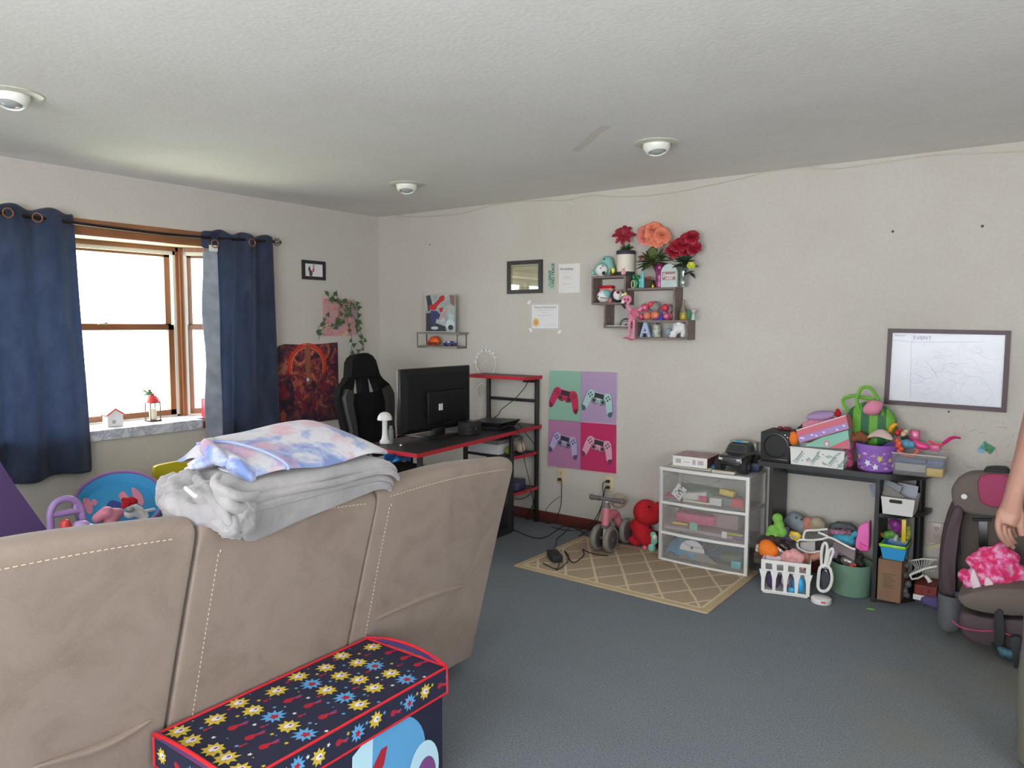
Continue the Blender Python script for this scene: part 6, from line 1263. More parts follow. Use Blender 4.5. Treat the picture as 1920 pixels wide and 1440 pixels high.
wheel(fc-sd*.046, R_); wheel(fc+sd*.046, R_); rc = fc-hd*.25; wheel(rc-sd*.036+Vector((0, 0, 0)), R_); wheel(rc+sd*.036, R_)
G().cyl(fc-sd*.066, fc+sd*.066, .009).obj('front_axle', M_BG, bk)
G().cyl(fc, fc+Vector((0, 0, .24))-hd*.03, .011).obj('fork', M_WHITE, bk)
h0 = fc+Vector((0, 0, .085))-hd*.01; h1 = h0+Vector((0, 0, .115))-hd*.015
G().cyl(h0, h1, .027, seg=20).obj('head_tube', M_BP, bk); G().cyl(h1, h1+Vector((0, 0, .035))-hd*.004, .028, .020, seg=20).obj('collar', M_BG, bk); G().cyl(h0-Vector((0, 0, .018)), h0, .026, seg=20).obj('lower_collar', M_BG, bk)
hb = fc+Vector((0, 0, .255))-hd*.032; G().tube([hb-sd*.105, hb+sd*.105], .012, 10).obj('handlebar', M_BG, bk)
for s in (-1, 1): G().cyl(hb+sd*s*.050, hb+sd*s*.112, .016, seg=14).sph(hb+sd*s*.112, .020, 12).obj('grip', M_BG, bk)
G().tube([h0+Vector((0, 0, .05))-hd*.02, h0+Vector((0, 0, .05))-hd*.14, rc+Vector((0, 0, .07))+hd*.05, rc], [.030, .030, .026, .020], 12, smooth=4).obj('frame', M_BP, bk)
G().sph(h0+Vector((0, 0, .125))-hd*.20, (.052, .075, .050), 18, Euler((0, 0, math.atan2(hd.y, hd.x)+PI/2))).obj('seat', mat('seat_cream', D(160, 150, 130, 1.3), .6), bk)

# ================================================================ black side table with shelves
M_TB = mat('table_black', (.022, .021, .022, 1), .4, bump=.15, bscale=90); ZT_ = .708
tb_ = thing('side_table', 'black laminate table with a rounded shelf end beside the drawer cart', 'table', (3.95, -.18, 0))
def rnd(x0, xe, y0, y1, z0, z1, g, n=12):   # straight plate with a quarter-round right end
    pts = [(x0, y1), (x0, y0)] + [(xe-(xe-x0-(xe-x0)+.235)+.235*math.sin(a), y1-(y1-y0)*math.cos(a)) for a in [i*(PI/2)/n for i in range(n+1)]]
    g.loft([[(x, y, z) for x, y in pts] for z in (z0, z1)]); return g
rnd(3.485, 4.372, -.335, -.02, ZT_-.030, ZT_, G()).obj('tabletop', M_TB, tb_, ang=30)
G().box((3.553, -.325, 0), (3.575, -.03, ZT_-.03), .001).obj('left_panel', M_TB, tb_, smooth=False); G().box((4.118, -.33, 0), (4.140, -.03, ZT_-.03), .001).obj('right_panel', M_TB, tb_, smooth=False)
G().box((3.575, -.05, .60), (4.118, -.03, .678), .001).obj('back_rail', M_TB, tb_, smooth=False)
rnd(4.140, 4.355, -.325, -.02, .470, .492, G()).obj('round_shelf', M_TB, tb_, ang=30); rnd(4.140, 4.350, -.320, -.02, .0, .022, G()).obj('round_base', M_TB, tb_, ang=30)
G().cyl((4.305, -.085, .022), (4.305, -.085, .47), .024).cyl((4.305, -.085, .492), (4.305, -.085, ZT_-.03), .024).obj('round_post', M_BLACK, tb_)
z = ZT_+.001
# speaker
t = thing('speaker', 'black cube speaker on the left end of the side table', 'speaker', (3.57, -.22, z))
q0, q1 = P(1423, 860, Y=-.345), P(1478, 866, Y=-.345)
G().box((q0.x, -.325, z), (q1.x+.0, -.10, z+.172), .005).obj('cabinet', M_MATTE, t)
c = Vector(((q0.x+q1.x)/2+.005, -.3255, z+.095)); qd = Vector((0, -1, 0)).to_track_quat('Z', 'Y')
G().lathe(c, [(.070, 0), (.072, .004), (.066, .005), (.055, -.006), (.030, -.016), (.026, -.010), (.014, -.004), (.003, -.002)], 28, qd).obj('driver_cone', M_BLACK, t); G().box((q0.x+.012, -.3275, z+.008), (q1.x-.012, -.325, z+.022), .001).obj('control_strip', M_BLACK, t)
for dx, dz in ((.052, .068), (.066, .055)): G().sph(c+Vector((dx, -.003, dz)), .005, 8).obj('screw', mat('silver', None), t)
for k, x in enumerate((1463, 1473, 1479)): tag(G().sph(P(x, 801, Y=-.2)*1.0 if False else Vector((P(x, 803, Y=-.20).x, -.20, z+.172+.012)), (.016, .016, .012), 10).obj('petal_ball', mat('dark_berry', D(100, 35, 45, 1.3), .6)), '%s dark red scrap on top of the black speaker' % ('leftmost', 'middle', 'rightmost')[k], 'trinket', 'dark red scraps on the speaker')
# floral box with its things
t = thing('floral_box', 'white open bin with a grey-green leaf print on the side table', 'bin', (3.82, -.23, z)); x0, x1 = 3.667, 3.958; bh = .098
mf = mat('leaf_print', (.7, .7, .68, 1), .5)
def binbox(x0, x1, y0, y1, z0, h, tap, w, m, parent, nm):
    o_ = [[(x0+tap, y0+tap, z0), (x1-tap, y0+tap, z0), (x1-tap, y1-tap, z0), (x0+tap, y1-tap, z0)], [(x0, y0, z0+h), (x1, y0, z0+h), (x1, y1, z0+h), (x0, y1, z0+h)]]
    i_ = [[(x0+w, y0+w, z0+h), (x1-w, y0+w, z0+h), (x1-w, y1-w, z0+h), (x0+w, y1-w, z0+h)], [(x0+tap+w, y0+tap+w, z0+w), (x1-tap-w, y0+tap+w, z0+w), (x1-tap-w, y1-tap-w, z0+w), (x0+tap+w, y1-tap-w, z0+w)]]
    return G().loft(o_+i_).obj(nm, m, parent, smooth=False)
bb = binbox(x0, x1, -.335, -.13, z, bh, .006, .004, mf, t, 'bin_body'); G().tube([(x0, -.335, z+bh), (x1, -.335, z+bh), (x1, -.13, z+bh), (x0, -.13, z+bh)], .0045, 6, closed=True).obj('rim', mf, t)
g = G(); rg = random.Random(31); W_ = x1-x0
for k in range(22):
    u, v = rg.uniform(.04, .94), rg.uniform(.12, .88); a = rg.uniform(-.6, .9); x, zz = x0+.006+u*(W_-.012), z+v*bh; yy = -.3352+.006*(1-v)
    if k % 2: 
        g.mi = 0; pts = [(.022*s_*math.cos(a)-.005*q_*math.sin(a), .022*s_*math.sin(a)+.005*q_*math.cos(a)) for s_, q_ in ((-1, 0), (-.3, 1), (.4, .8), (1, 0), (.4, -.8), (-.3, -1))]; g.poly([(p_[0]*.8, p_[1]*.8) for p_ in pts], (x, yy, zz), BX, BZ, .0003)
    else: g.mi = 1 + (k//2) % 2; g.poly(circ(0, 0, .0035, n=8), (x, yy, zz), BX, BZ, .0003)
for bx0 in (.08, .38, .70, .9):
    g.mi = 0; o = Vector((x0+bx0*W_, -.3354, z+.022)); 
    for k in range(6):
        for s in (-1, 1): g.poly([(0, 0), (.012, .008*s), (.022, .003*s)], o+Vector((.009*k*.7, -.0002, .009*k)), (1, 0, s*.3), BZ, .0002)
g.obj('leaf_pattern', [mat('print_sage', D(135, 160, 148, 1.2), .6), mat('print_charcoal', D(70, 75, 78), .6), mat('print_rose', D(170, 100, 115), .6)], bb, smooth=False, fix=False)
zb1 = z+.006
q = P(1488, 822, Y=-.30); tag(G().sph(q, (.031, .031, .040)).obj('orange_ball', mat('plush_orange', D(205, 105, 25, 1.5), .8)), 'orange ball standing in the left corner of the leaf-print bin', 'ball')
def leanbox(nm, lab, cat, corners, Yf, dep, mats, stripes=(), extra=None, shift=0):
    """box whose front face has the given four photo corners (bl, br, tr, tl) in the plane Y=Yf"""
    c_ = [P(x, y, Y=Yf) for x, y in corners]; t = thing(nm, lab, cat, (c_[0]+c_[1])/2)
    G().loft([c_, [q+Vector((shift, dep, 0)) for q in c_]]).obj('box_body', mats[0], t, smooth=False)
    for k, (v0, v1, m_) in enumerate(stripes):
        f_ = [c_[0].lerp(c_[3], v0), c_[1].lerp(c_[2], v0), c_[1].lerp(c_[2], v1), c_[0].lerp(c_[3], v1)]
        G().loft([[q+Vector((0, -.0012, 0)) for q in f_], f_]).obj('printed_band', m_, t, smooth=False)
    return t, c_
M_RSE = mat('band_rose', D(188, 95, 112, 1.35), .5); M_LIL = mat('band_lilac', D(150, 125, 180, 1.35), .5); M_MNT = mat('band_mint', D(125, 178, 160, 1.35), .5)
t, c_ = leanbox('gift_box', 'pink and lilac printed box tilted across the leaf-print bin', 'box', [(1499, 831), (1592, 804), (1586, 779), (1493, 807)], -.315, .11, [M_RSE], [(.05, .48, M_LIL), (.97, 1.03, M_PAPER)])
for u in (.06, .10, .28, .36, .52, .78, .92): q = c_[0].lerp(c_[1], u).lerp(c_[3].lerp(c_[2], u), .27+.08*math.sin(u*30)); G().prism(circ(0, 0, .007, .005, 10), q+Vector((0, -.0016, 0)), BX, BZ, .0006).obj('white_motif', M_PAPER, t, smooth=False)
t, c_ = leanbox('gift_box', 'mint and pink unicorn-print box under the tilted pink box', 'box', [(1507, 836), (1594, 842), (1590, 806), (1540, 820)], -.30, .12, [M_MNT], shift=.0)
f_ = [c_[0].lerp(c_[1], .55), c_[1], c_[1].lerp(c_[2], .55)]; G().loft([[q+Vector((0, -.0012, 0)) for q in f_], f_]).obj('pink_corner', M_RSE, t, smooth=False)
q = c_[0].lerp(c_[1], .50)+Vector((0, -.0014, .022)); G().prism(circ(0, 0, .015, .018, 16), q, BX, BZ, .001).obj('round_motif', mat('motif_rose', D(175, 110, 130), .6), t, smooth=False)
q = c_[0].lerp(c_[1], .50)+Vector((.001, -.0024, .020)); G().prism(circ(0, 0, .008, .011, 12), q, BX, BZ, .0006).obj('white_motif', M_PAPER, t, smooth=False)
tag(balls([(1525, 794, 12), (1540, 793, 13), (1512, 798, 8), (1556, 790, 10)], -.18).obj('pink_cushion', M_PINKP), 'soft pink cushion under the lilac cloth in the leaf-print bin', 'cushion'); fuse(bpy.data.objects['pink_cushion'], .006, 4)
rows = [[P(x, y, Y=Y_) for x, y in r_] for Y_, r_ in ((-.235, [(1507, 785), (1520, 788), (1535, 789), (1552, 787), (1565, 780)]), (-.245, [(1511, 780), (1522, 777), (1537, 776), (1552, 775), (1563, 774)]), (-.19, [(1516, 775), (1526, 769), (1537, 767), (1550, 767), (1560, 769)]), (-.12, [(1518, 779), (1528, 775), (1538, 774), (1550, 774), (1559, 776)]))]
tag(sheet('lilac_cap', mat('lilac_cloth', D(150, 125, 165, 1.35), .8), rows, .006, sub=2), 'lilac cap heaped on top of the boxes in the leaf-print bin', 'cap')
plush('dark_toy', 'black rounded toy behind the pink box in the leaf-print bin', 'toy', -.15, M_PBLK, [(1508, 800, 7), (1500, 804, 5), (1514, 795, 5)])
# green striped bag
bg_ = thing('striped_bag', 'green striped round bag with bright green handles behind the purple bucket', 'bag', (P(1632, 800, Y=-.12).x, -.12, z))
M_G1 = mat('bag_handle_green', D(98, 160, 50, 1.4), .6); M_G2 = mat('bag_green', D(98, 160, 50, 1.4), .6)
c = P(1632, 796, Y=-.13); rx, rz2 = 36*pxm(c)*1.25, 43*pxm(c)
g = G(); seg = 36; prof = [(.02, -.035), (.7, -.034), (.92, -.024), (1, 0), (.92, .024), (.7, .034), (.02, .035)]
g.loft([[c+Vector((rx*a*math.cos(2*PI*i/seg), d_, rz2*a*math.sin(2*PI*i/seg))) for i in range(seg)] for a, d_ in prof]); o = g.obj('bag_body', M_G2, bg_, ang=60)
mm = MC['bag_green']; nt = mm.node_tree; tc = node(nt, 'ShaderNodeTexCoord').outputs['Object']; sp = node(nt, 'ShaderNodeSeparateXYZ', {0: tc})
z2_ = mth('MULTIPLY', sp.outputs[2], sp.outputs[2]); e_ = mth('MULTIPLY', sp.outputs[0], mth('ADD', mth('MULTIPLY', mth('SUBTRACT', z2_, .01), 14.0), 22.0)); s_ = mth('SINE', mth('MULTIPLY', e_, 3.2))
nt.links.new(ramp(nt, mth('ADD', mth('MULTIPLY', s_, .5), .5), [(.45, D(40, 95, 60, 1.4)), (.55, D(98, 160, 50, 1.4))]), base(nt).inputs['Base Color'])
for hp, dy in (([(1612, 775), (1607, 752), (1609, 741), (1616, 728), (1630, 727), (1642, 740), (1652, 765), (1656, 780)], -.035), ([(1598, 778), (1583, 760), (1582, 748), (1600, 742), (1612, 745), (1640, 750), (1655, 765)], .02)):
    pts = spline([P(x, y, Y=-.13+dy) for x, y in hp], 6); o = G().ribbon(pts, .018, (.35, -.9, 0)).obj('handle', M_G1, bg_, fix=False); mod(o, 'SOLIDIFY', thickness=.004)
tag(balls([(1638, 764, 15), (1628, 768, 10), (1648, 760, 8)], -.205).obj('pink_plush', M_PINKP), 'round pink plush leaning on the green striped bag', 'plush toy'); fuse(bpy.data.objects['pink_plush'], .006, 3)
tag(balls([(1588, 815, 12), (1591, 835, 12), (1587, 800, 8), (1590, 855, 10), (1592, 868, 9)], -.22).obj('pink_backpack', mat('raspberry', D(175, 70, 105, 1.35), .7)), 'raspberry pink soft bag squeezed between the bin and the purple bucket', 'bag'); fuse(bpy.data.objects['pink_backpack'], .006, 3)
tag(balls([(1571, 776, 6), (1571, 770, 4)], -.20).obj('red_plush', M_PRED), 'small red ball toy above the lilac cap', 'toy')
# purple bucket
q = P(1640, 880, Y=-.27); t = thing('purple_bucket', 'purple fabric bucket with a unicorn print on the side table', 'bucket', (q.x, -.225, z)); R1, R2, bh2 = .094, .106, .148
M_PB = mat('bucket_purple', D(128, 85, 165, 1.45), .6); g = G().lathe((q.x, -.225, z), [(R1*.9, 0), (R1, .008), (R2, bh2-.025), (R2+.003, bh2-.024), (R2+.003, bh2), (R2-.004, bh2), (R1-.004, .012)], 36); bb = g.obj('bucket_wall', M_PB, t)
g = G(); rg = random.Random(17)
def onb(a, v, o_=.0012): r_ = R1+(R2-R1)*v+o_; return Vector((q.x+r_*math.cos(a), -.225+r_*math.sin(a), z+.005+v*(bh2-.03)))
for k, (a, v, mi, s) in enumerate(((-2.4, .62, 1, .016), (-2.0, .80, 2, .014), (-1.85, .38, 0, .021), (-1.55, .72, 3, .012), (-1.25, .62, 1, .020), (-1.45, .22, 0, .020), (-1.0, .40, 3, .014), (-.7, .55, 1, .015), (-2.5, .25, 2, .013), (-.9, .16, 2, .014), (-.5, .3, 0, .014), (-1.05, .85, 2, .009), (-2.2, .12, 3, .012))):
    g.mi = mi; pts = star(0, 0, s, s*.5, 5, rg.uniform(0, 3), rg) if mi in (0, 1) else circ(0, 0, s, s*.5, 10, .5); cc = math.cos(.6); g.f([g.v(onb(a+p_[0]/R2, v+p_[1]/(bh2-.03))) for p_ in pts])
for k in range(60): g.mi = rg.choice((0, 2)); a, v = rg.uniform(-2.9, .1), rg.uniform(.04, .95); g.f([g.v(onb(a+p_[0]/R2, v+p_[1]/(bh2-.03), .0009)) for p_ in circ(0, 0, .0022, n=5)])
g.obj('printed_pattern', [mat('print_skywhite', D(190, 205, 225), .6), mat('print_gold', D(190, 175, 90), .6), mat('print_pinkish', D(190, 140, 170), .6), mat('print_tan', D(165, 130, 130), .6)], bb, smooth=False, fix=False)
rows = []
for Y_, r_ in ((-.32, [(1622, 822), (1634, 818), (1648, 819), (1662, 823), (1676, 826)]), (-.30, [(1628, 815), (1640, 807), (1652, 803), (1664, 810), (1675, 820)]), (-.25, [(1632, 812), (1644, 803), (1655, 802), (1664, 806), (1672, 814)]), (-.19, [(1636, 822), (1646, 818), (1656, 816), (1663, 818), (1670, 822)])): rows.append([P(x, y, Y=Y_) for x, y in r_])
tag(sheet('cream_cloth', mat('cream_pink_cloth', D(195, 170, 165, 1.3), .85, var=.15, vscale=8), rows, .01, sub=2), 'cream and pink cloth bulging out of the purple bucket', 'cloth')
tag(balls([(1612, 818, 10), (1600, 822, 8), (1622, 822, 8)], -.24).obj('brown_plush', mat('plush_brown', D(125, 75, 45, 1.3), .9)), 'brown and orange soft toy sunk in the left of the purple bucket', 'plush toy'); fuse(bpy.data.objects['brown_plush'], .005, 3)
# clear toy bin
t = thing('clear_bin', 'clear plastic bin of toys overhanging the rounded end of the side table', 'bin', (4.25, -.2, z)); x0, x1 = 4.185, 4.435; hb_ = .115
binbox(x0, x1, -.30, -.08, z, hb_, .008, .003, clearp('bin_clear', (.7, .68, .66, 1), .14, .15), t, 'bin_wall'); G().tube([(x0, -.30, z+hb_), (x1, -.30, z+hb_), (x1, -.08, z+hb_), (x0, -.08, z+hb_)], .004, 6, closed=True).obj('rim', M_FROST, t)
def it(nm, lab, cat, a, b, m, bev=.004, rot=None, gr=None): return tag(G().box(a, b, bev, rot).obj(nm, m), lab, cat, gr)
it('toy_case', 'pale grey flat case inside the clear bin', 'case', (4.20, -.285, z+.02), (4.345, -.20, z+.062), mat('pale_case', D(175, 165, 170, 1.2), .5))
it('toy_block', 'yellow block in the bottom of the clear bin', 'toy block', (4.350, -.285, z+.006), (4.425, -.20, z+.048), mat('toy_yellow', D(205, 170, 35, 1.5), .4)); it('toy_block', 'blue block on the yellow block in the clear bin', 'toy block', (4.352, -.28, z+.050), (4.424, -.2, z+.090), mat('toy_navy', D(50, 80, 130, 1.4), .4)); it('toy_block', 'navy strip of toys above the pale case in the clear bin', 'toy', (4.20, -.28, z+.064), (4.345, -.20, z+.086), mat('toy_navy', None))
tag(G().tube([P(x, y, Y=-.25) for x, y in ((1683, 843), (1690, 850), (1702, 854), (1715, 852), (1722, 843))], .010, 8, smooth=4).obj('toy_arch', mat('toy_coral', D(205, 90, 80, 1.4), .4)), 'coral curved toy hanging over the edge of the clear bin', 'toy')
tag(balls([(1700, 832, 9), (1710, 834, 7), (1690, 829, 5)], -.24).obj('blue_toy', mat('toy_steelblue', D(80, 135, 165, 1.4), .4)), 'dusty blue toy on top of the clear bin', 'toy'); fuse(bpy.data.objects['blue_toy'], .004, 3)
tag(balls([(1684, 836, 6), (1682, 826, 5), (1690, 842, 5), (1687, 831, 4)], -.26).obj('red_orange_toy', mat('toy_redorange', D(205, 75, 45, 1.4), .4)), 'red-orange toy beside the purple bucket rim', 'toy'); fuse(bpy.data.objects['red_orange_toy'], .004, 3)
p = P(1685, 815, Y=-.21); t = thing('figurine_toy', 'small red figure toy with dark details on the clear bin', 'figurine', p)
balls([(1683, 812, 6), (1688, 806, 3.5)], -.21).obj('body', mat('toy_darkred', D(165, 40, 45, 1.4), .4), t); balls([(1694, 814, 5), (1699, 809, 4)], -.21).obj('head', mat('toy_tan', D(190, 165, 135), .5), t); balls([(1699, 820, 5), (1693, 822, 4)], -.21).obj('feet', M_PBLK, t)
tag(G().tube([P(x, y, Y=-.20) for x, y in ((1668, 813), (1670, 803), (1677, 797), (1682, 796))], [.010, .013, .012, .007], 10, smooth=4).obj('yellow_hook', mat('toy_amber', D(215, 150, 30, 1.5), .4)), 'amber curved toy standing beside the bucket cloth', 'toy')
tag(G().sph(P(1668, 815, Y=-.22), (.012, .012, .016), 12).obj('magenta_bead', mat('toy_magentaDark', D(150, 35, 110, 1.5), .4)), 'magenta bead under the amber curved toy', 'toy')
M_HP = mat('hot_pink', D(225, 55, 120, 1.6), .35); M_HPC = clearp('pink_clear', D(225, 90, 140, 1.5), .75, .2)
it('pink_box', 'hot pink clear-lidded case standing in the clear bin', 'case', P(1704, 832, Y=-.16), P(1726, 806, Y=-.12)+Vector((0, 0, .0)), M_HPC, .006)
tag(G().tube([P(x, y, Y=-.22) for x, y in ((1712, 828), (1722, 834), (1735, 838), (1742, 838))], [.014, .020, .018, .010], 12, smooth=4).obj('pink_toy', M_HP), 'hot pink rounded toy lying on the clear bin', 'toy')
t = thing('toy_shovel', 'pink plastic toy shovel sticking out to the right of the clear bin', 'toy shovel', P(1768, 835, Y=-.2))
o = sheet('blade', M_HP, [[P(x, y, Y=-.2+.02*k) for x, y in r_] for k, r_ in enumerate(([(1762, 832), (1773, 822), (1783, 816), (1795, 817), (1803, 819)], [(1768, 836), (1780, 828), (1788, 822), (1797, 822), (1803, 824)]))], .004, t, 2)
G().tube([P(x, y, Y=-.2) for x, y in ((1741, 826), (1750, 831), (1758, 835), (1768, 834))], .0055, 8, smooth=3).obj('handle', mat('toy_crimson', D(205, 40, 70, 1.5), .4), t)
tag(G().box(P(1744, 842, Y=-.2)-Vector((0, .03, .005)), P(1764, 834, Y=-.2)+Vector((0, .03, 0)), .006).obj('pink_cup', M_HPC), 'pale pink translucent cup under the toy shovel', 'cup')
# ================================================================ things under the side table
def slab(g, pts, Yf, Yb, rnd=.006, k=0):
    """solid whose outline (photo pixels, taken in the plane Y=Yf) runs back from Yf to Yb with softened edges"""
    q = [P(x, y, Y=Yf) for x, y in pts]
    if k: q = spline(q, k, True)
    c = sum(q, Vector())/len(q); rr = max((p-c).length for p in q); s = 1-rnd/rr
    mk = lambda f, y: [Vector((c.x+(p.x-c.x)*f, y, c.z+(p.z-c.z)*f)) for p in q]
    d = 1 if Yb > Yf else -1
    return g.loft([mk(s, Yf), mk(1-(1-s)*.3, Yf+d*rnd*.3), mk(1, Yf+d*rnd), mk(1, Yb-d*rnd), mk(1-(1-s)*.3, Yb-d*rnd*.3), mk(s, Yb)])
# white laundry-style basket
M_BW = mat('basket_white', (.72, .71, .69, 1), .4)
t = thing('toy_basket', 'white plastic basket with tall arched slots on the carpet under the side table', 'basket', (3.72, -.38, 0))
A0, A1 = Vector((3.600, -.545, 0)), Vector((3.800, -.500, 0)); bdir = (A1-A0).normalized(); bn = Vector((-bdir.y, bdir.x, 0)); Lb = .235; hb = .195; dp = .22
Tb = Matrix((bdir, bn, Vector((0, 0, 1)))).transposed().to_4x4(); Tb.translation = A0
g = G(Tb); n = 4
g.box((0, 0, .012), (Lb, .006, .022)).box((-.012, -.006, hb-.02), (Lb+.012, .002, hb)).box((-.008, -.002, hb-.065), (Lb+.008, .005, hb-.055), .002)
for i in range(n+1):
    x = Lb*i/n; w1, w0 = .018, .006
    g.prism([(x-.008, .012), (x+.008, .012), (x+.010, hb*.45), (x+.022, hb-.06), (x-.022, hb-.06), (x-.010, hb*.45)], (0, .001, 0), BX, BZ, -.005); g.box((x-.012, -.003, hb-.06), (x+.012, .003, hb-.018))
g.obj('front_lattice', M_BW, t, ang=30)
g = G(Tb)
for s_, x in ((0, -.006), (1, Lb+.004)):
    g.box((x, .0, hb-.02), (x+.008, dp, hb)); g.box((x, .0, .012), (x+.006, dp, .022)); g.box((x, 0, hb*.55), (x+.005, dp, hb*.55+.008))
    for j in range(9): y = .01+dp*j/9; g.box((x, y, .012), (x+.005, y+.006, hb-.01))
g.box((-.006, dp-.006, .012), (Lb+.006, dp, hb)).box((0, 0, .004), (Lb, dp, .010)); g.obj('side_lattice', M_BW, t, ang=30)
for x, y in ((.02, .02), (Lb-.02, .02), (.02, dp-.02), (Lb-.02, dp-.02)): G(Tb).box((x-.012, y-.012, 0), (x+.012, y+.012, .006)).obj('foot', M_BW, t)
def TBP(x, y, z): return Tb @ Vector((x, y, z))
for nm, lab, x, y, zz, r, c in (('toy_ball', 'dark purple soft toy seen through the left slots of the white basket', .05, .05, .07, (.04, .03, .055), mat('inner_plum', D(70, 55, 85, 1.2), .9)), ('toy_ball', 'pale green knob toy seen through the middle slot of the white basket', .115, .035, .075, (.022, .02, .024), mat('inner_sage', D(175, 190, 175, 1.2), .5)), ('toy_ball', 'grey-mauve soft toy in the middle of the white basket', .12, .08, .06, (.04, .03, .05), mat('inner_mauve', D(130, 110, 125, 1.2), .9)), ('toy_ball', 'bright blue shiny toy seen through the right slot of the white basket', .185, .045, .060, (.035, .028, .05), mat('inner_blue', D(50, 150, 215, 1.5), .3)), ('toy_ball', 'small sky blue toy at the bottom right of the white basket', .15, .03, .028, (.022, .015, .016), mat('inner_sky', D(60, 150, 190, 1.4), .4))):
    tag(G().sph(TBP(x, y, zz), r, 14).obj('soft_toy', c), lab, 'toy', 'toys inside the white basket')
def fz(nm, lab, Y, m, lst, det=(), cat='plush toy', gr='heap of toys under the side table', vox=None): return plush(nm, lab, cat, Y, m, lst, det, vox, gr)
fz('plush_frog', 'lime green plush at the top left of the toy heap', -.38, mat('plush_lime', D(105, 155, 65, 1.5), .9), [(1458, 972, 10), (1461, 985, 10), (1448, 993, 9), (1466, 998, 10), (1443, 1002, 8), (1452, 1005, 8)])
fz('plush_elephant', 'large grey-blue plush with shiny eyes at the back of the toy heap', -.14, M_PGREY, [(1490, 976, 17), (1500, 984, 14), (1498, 995, 11), (1478, 978, 9)], [('eye', M_EYE, [(1493, 971, 1.8, -.075)]), ('eye', M_EYE, [(1503, 974, 1.8, -.07)])])
fz('plush_toy', 'peach plush leaning between the grey plush and the beige cap', -.15, mat('plush_peach', D(190, 125, 105, 1.3), .9), [(1514, 976, 7), (1511, 984, 7), (1516, 990, 7), (1510, 993, 6)])
fz('beige_cap', 'beige round cap at the back of the toy heap', -.13, mat('cap_beige', D(165, 155, 130, 1.3), .8), [(1531, 982, 14), (1538, 986, 11), (1526, 990, 11)], cat='cap')
fz('plush_toy', 'lavender plush in the middle of the toy heap', -.22, mat('plush_lavender', D(115, 105, 155, 1.3), .9, var=.2, vscale=50), [(1470, 1000, 9), (1464, 1006, 8), (1476, 1004, 9), (1474, 994, 7), (1482, 1010, 7)])
fz('crumpled_cloth', 'dark grey patterned cloth toys at the top right of the toy heap', -.16, mat('cloth_pewter', D(82, 88, 92, 1.3), .8, var=.5, vscale=45), [(1562, 988, 8), (1572, 985, 8), (1582, 986, 8), (1592, 988, 9), (1600, 992, 7), (1557, 994, 6)], cat='cloth')
fz('crumpled_cloth', 'pink and black spotted cloth below the dark grey cloth', -.20, mat('cloth_pinkblack', D(150, 105, 125, 1.3), .8, var=.75, vscale=50), [(1560, 998, 8), (1572, 1000, 8), (1584, 998, 8), (1563, 1006, 7), (1594, 999, 6)], cat='cloth')
fz('plush_toy', 'teal soft toy at the right of the heap', -.22, mat('plush_cyan', D(60, 150, 175, 1.5), .7), [(1575, 1010, 9), (1588, 1012, 10), (1596, 1016, 8), (1567, 1008, 6), (1602, 1003, 6), (1606, 1000, 5)])
t = thing('toy_phone', 'yellow-orange toy phone in the middle of the toy heap', 'toy phone', P(1491, 1008, Y=-.27), 'heap of toys under the side table')
slab(G(), [(1482, 996), (1496, 999), (1502, 1005), (1498, 1018), (1482, 1010), (1479, 1004)], -.29, -.27, .003).obj('case', mat('toy_yellow', None), t); slab(G(), [(1484, 1003), (1493, 1006), (1492, 1011), (1483, 1008)], -.2925, -.29, .001).obj('screen', mat('screen_grey', D(160, 165, 160, 1.2), .3), t)
fz('plush_pumpkin', 'orange plush ball at the left of the white basket', -.43, mat('plush_orange', None), [(1438, 1027, 16), (1446, 1032, 14), (1434, 1032, 12), (1450, 1038, 9)], [('cream_side', mat('cream_note', None), [(1422, 1025, 5, .02), (1420, 1031, 4, .02)]), ('brown_cap', mat('plush_darkbrown', D(60, 40, 35, 1.2), .9), [(1435, 1012, 8, .02), (1447, 1011, 8, .02), (1427, 1017, 6, .02), (1457, 1013, 7, .02)])])
fz('plush_toy', 'glossy dark brown and white oval toy beside the orange plush ball', -.40, mat('gloss_brown', D(40, 28, 28, 1.2), .2), [(1466, 1022, 9), (1474, 1028, 9), (1460, 1016, 7)], [('white_edge', M_PWHITE, [(1464, 1031, 4, -.01), (1470, 1034, 3.5, -.01), (1460, 1027, 3.5, -.01)])])
fz('plush_toy', 'pink fluffy plush filling the top of the white basket', -.45, mat('plush_fluffpink', D(210, 150, 150, 1.3), .95, var=.25, vscale=60), [(1478, 1042, 11), (1490, 1040, 11), (1500, 1045, 9), (1470, 1046, 8), (1488, 1035, 7), (1498, 1056, 8), (1505, 1064, 7), (1482, 1050, 9)])
fz('crumpled_cloth', 'pale pink crumpled cloth at the left inside the white basket', -.47, mat('plush_palepink', D(200, 175, 180, 1.2), .95), [(1440, 1047, 7), (1450, 1049, 7), (1460, 1048, 6), (1434, 1050, 6)], cat='cloth')
fz('plush_toy', 'small brown mossy toy at the left edge of the toy heap', -.36, mat('plush_moss', D(85, 75, 60, 1.2), .95, var=.4, vscale=60), [(1420, 1040, 7), (1418, 1050, 6), (1424, 1052, 6)])
fz('rubber_toy', 'left tan rubber toy behind the white mirror', -.33, mat('rubber_tan', D(185, 125, 105, 1.3), .5), [(1512, 1045, 8), (1514, 1052, 7), (1511, 1038, 6)], cat='toy')
fz('rubber_toy', 'right tan rubber toy behind the white mirror', -.34, mat('rubber_tan', None), [(1524, 1046, 7), (1532, 1043, 7), (1536, 1040, 6)], cat='toy')
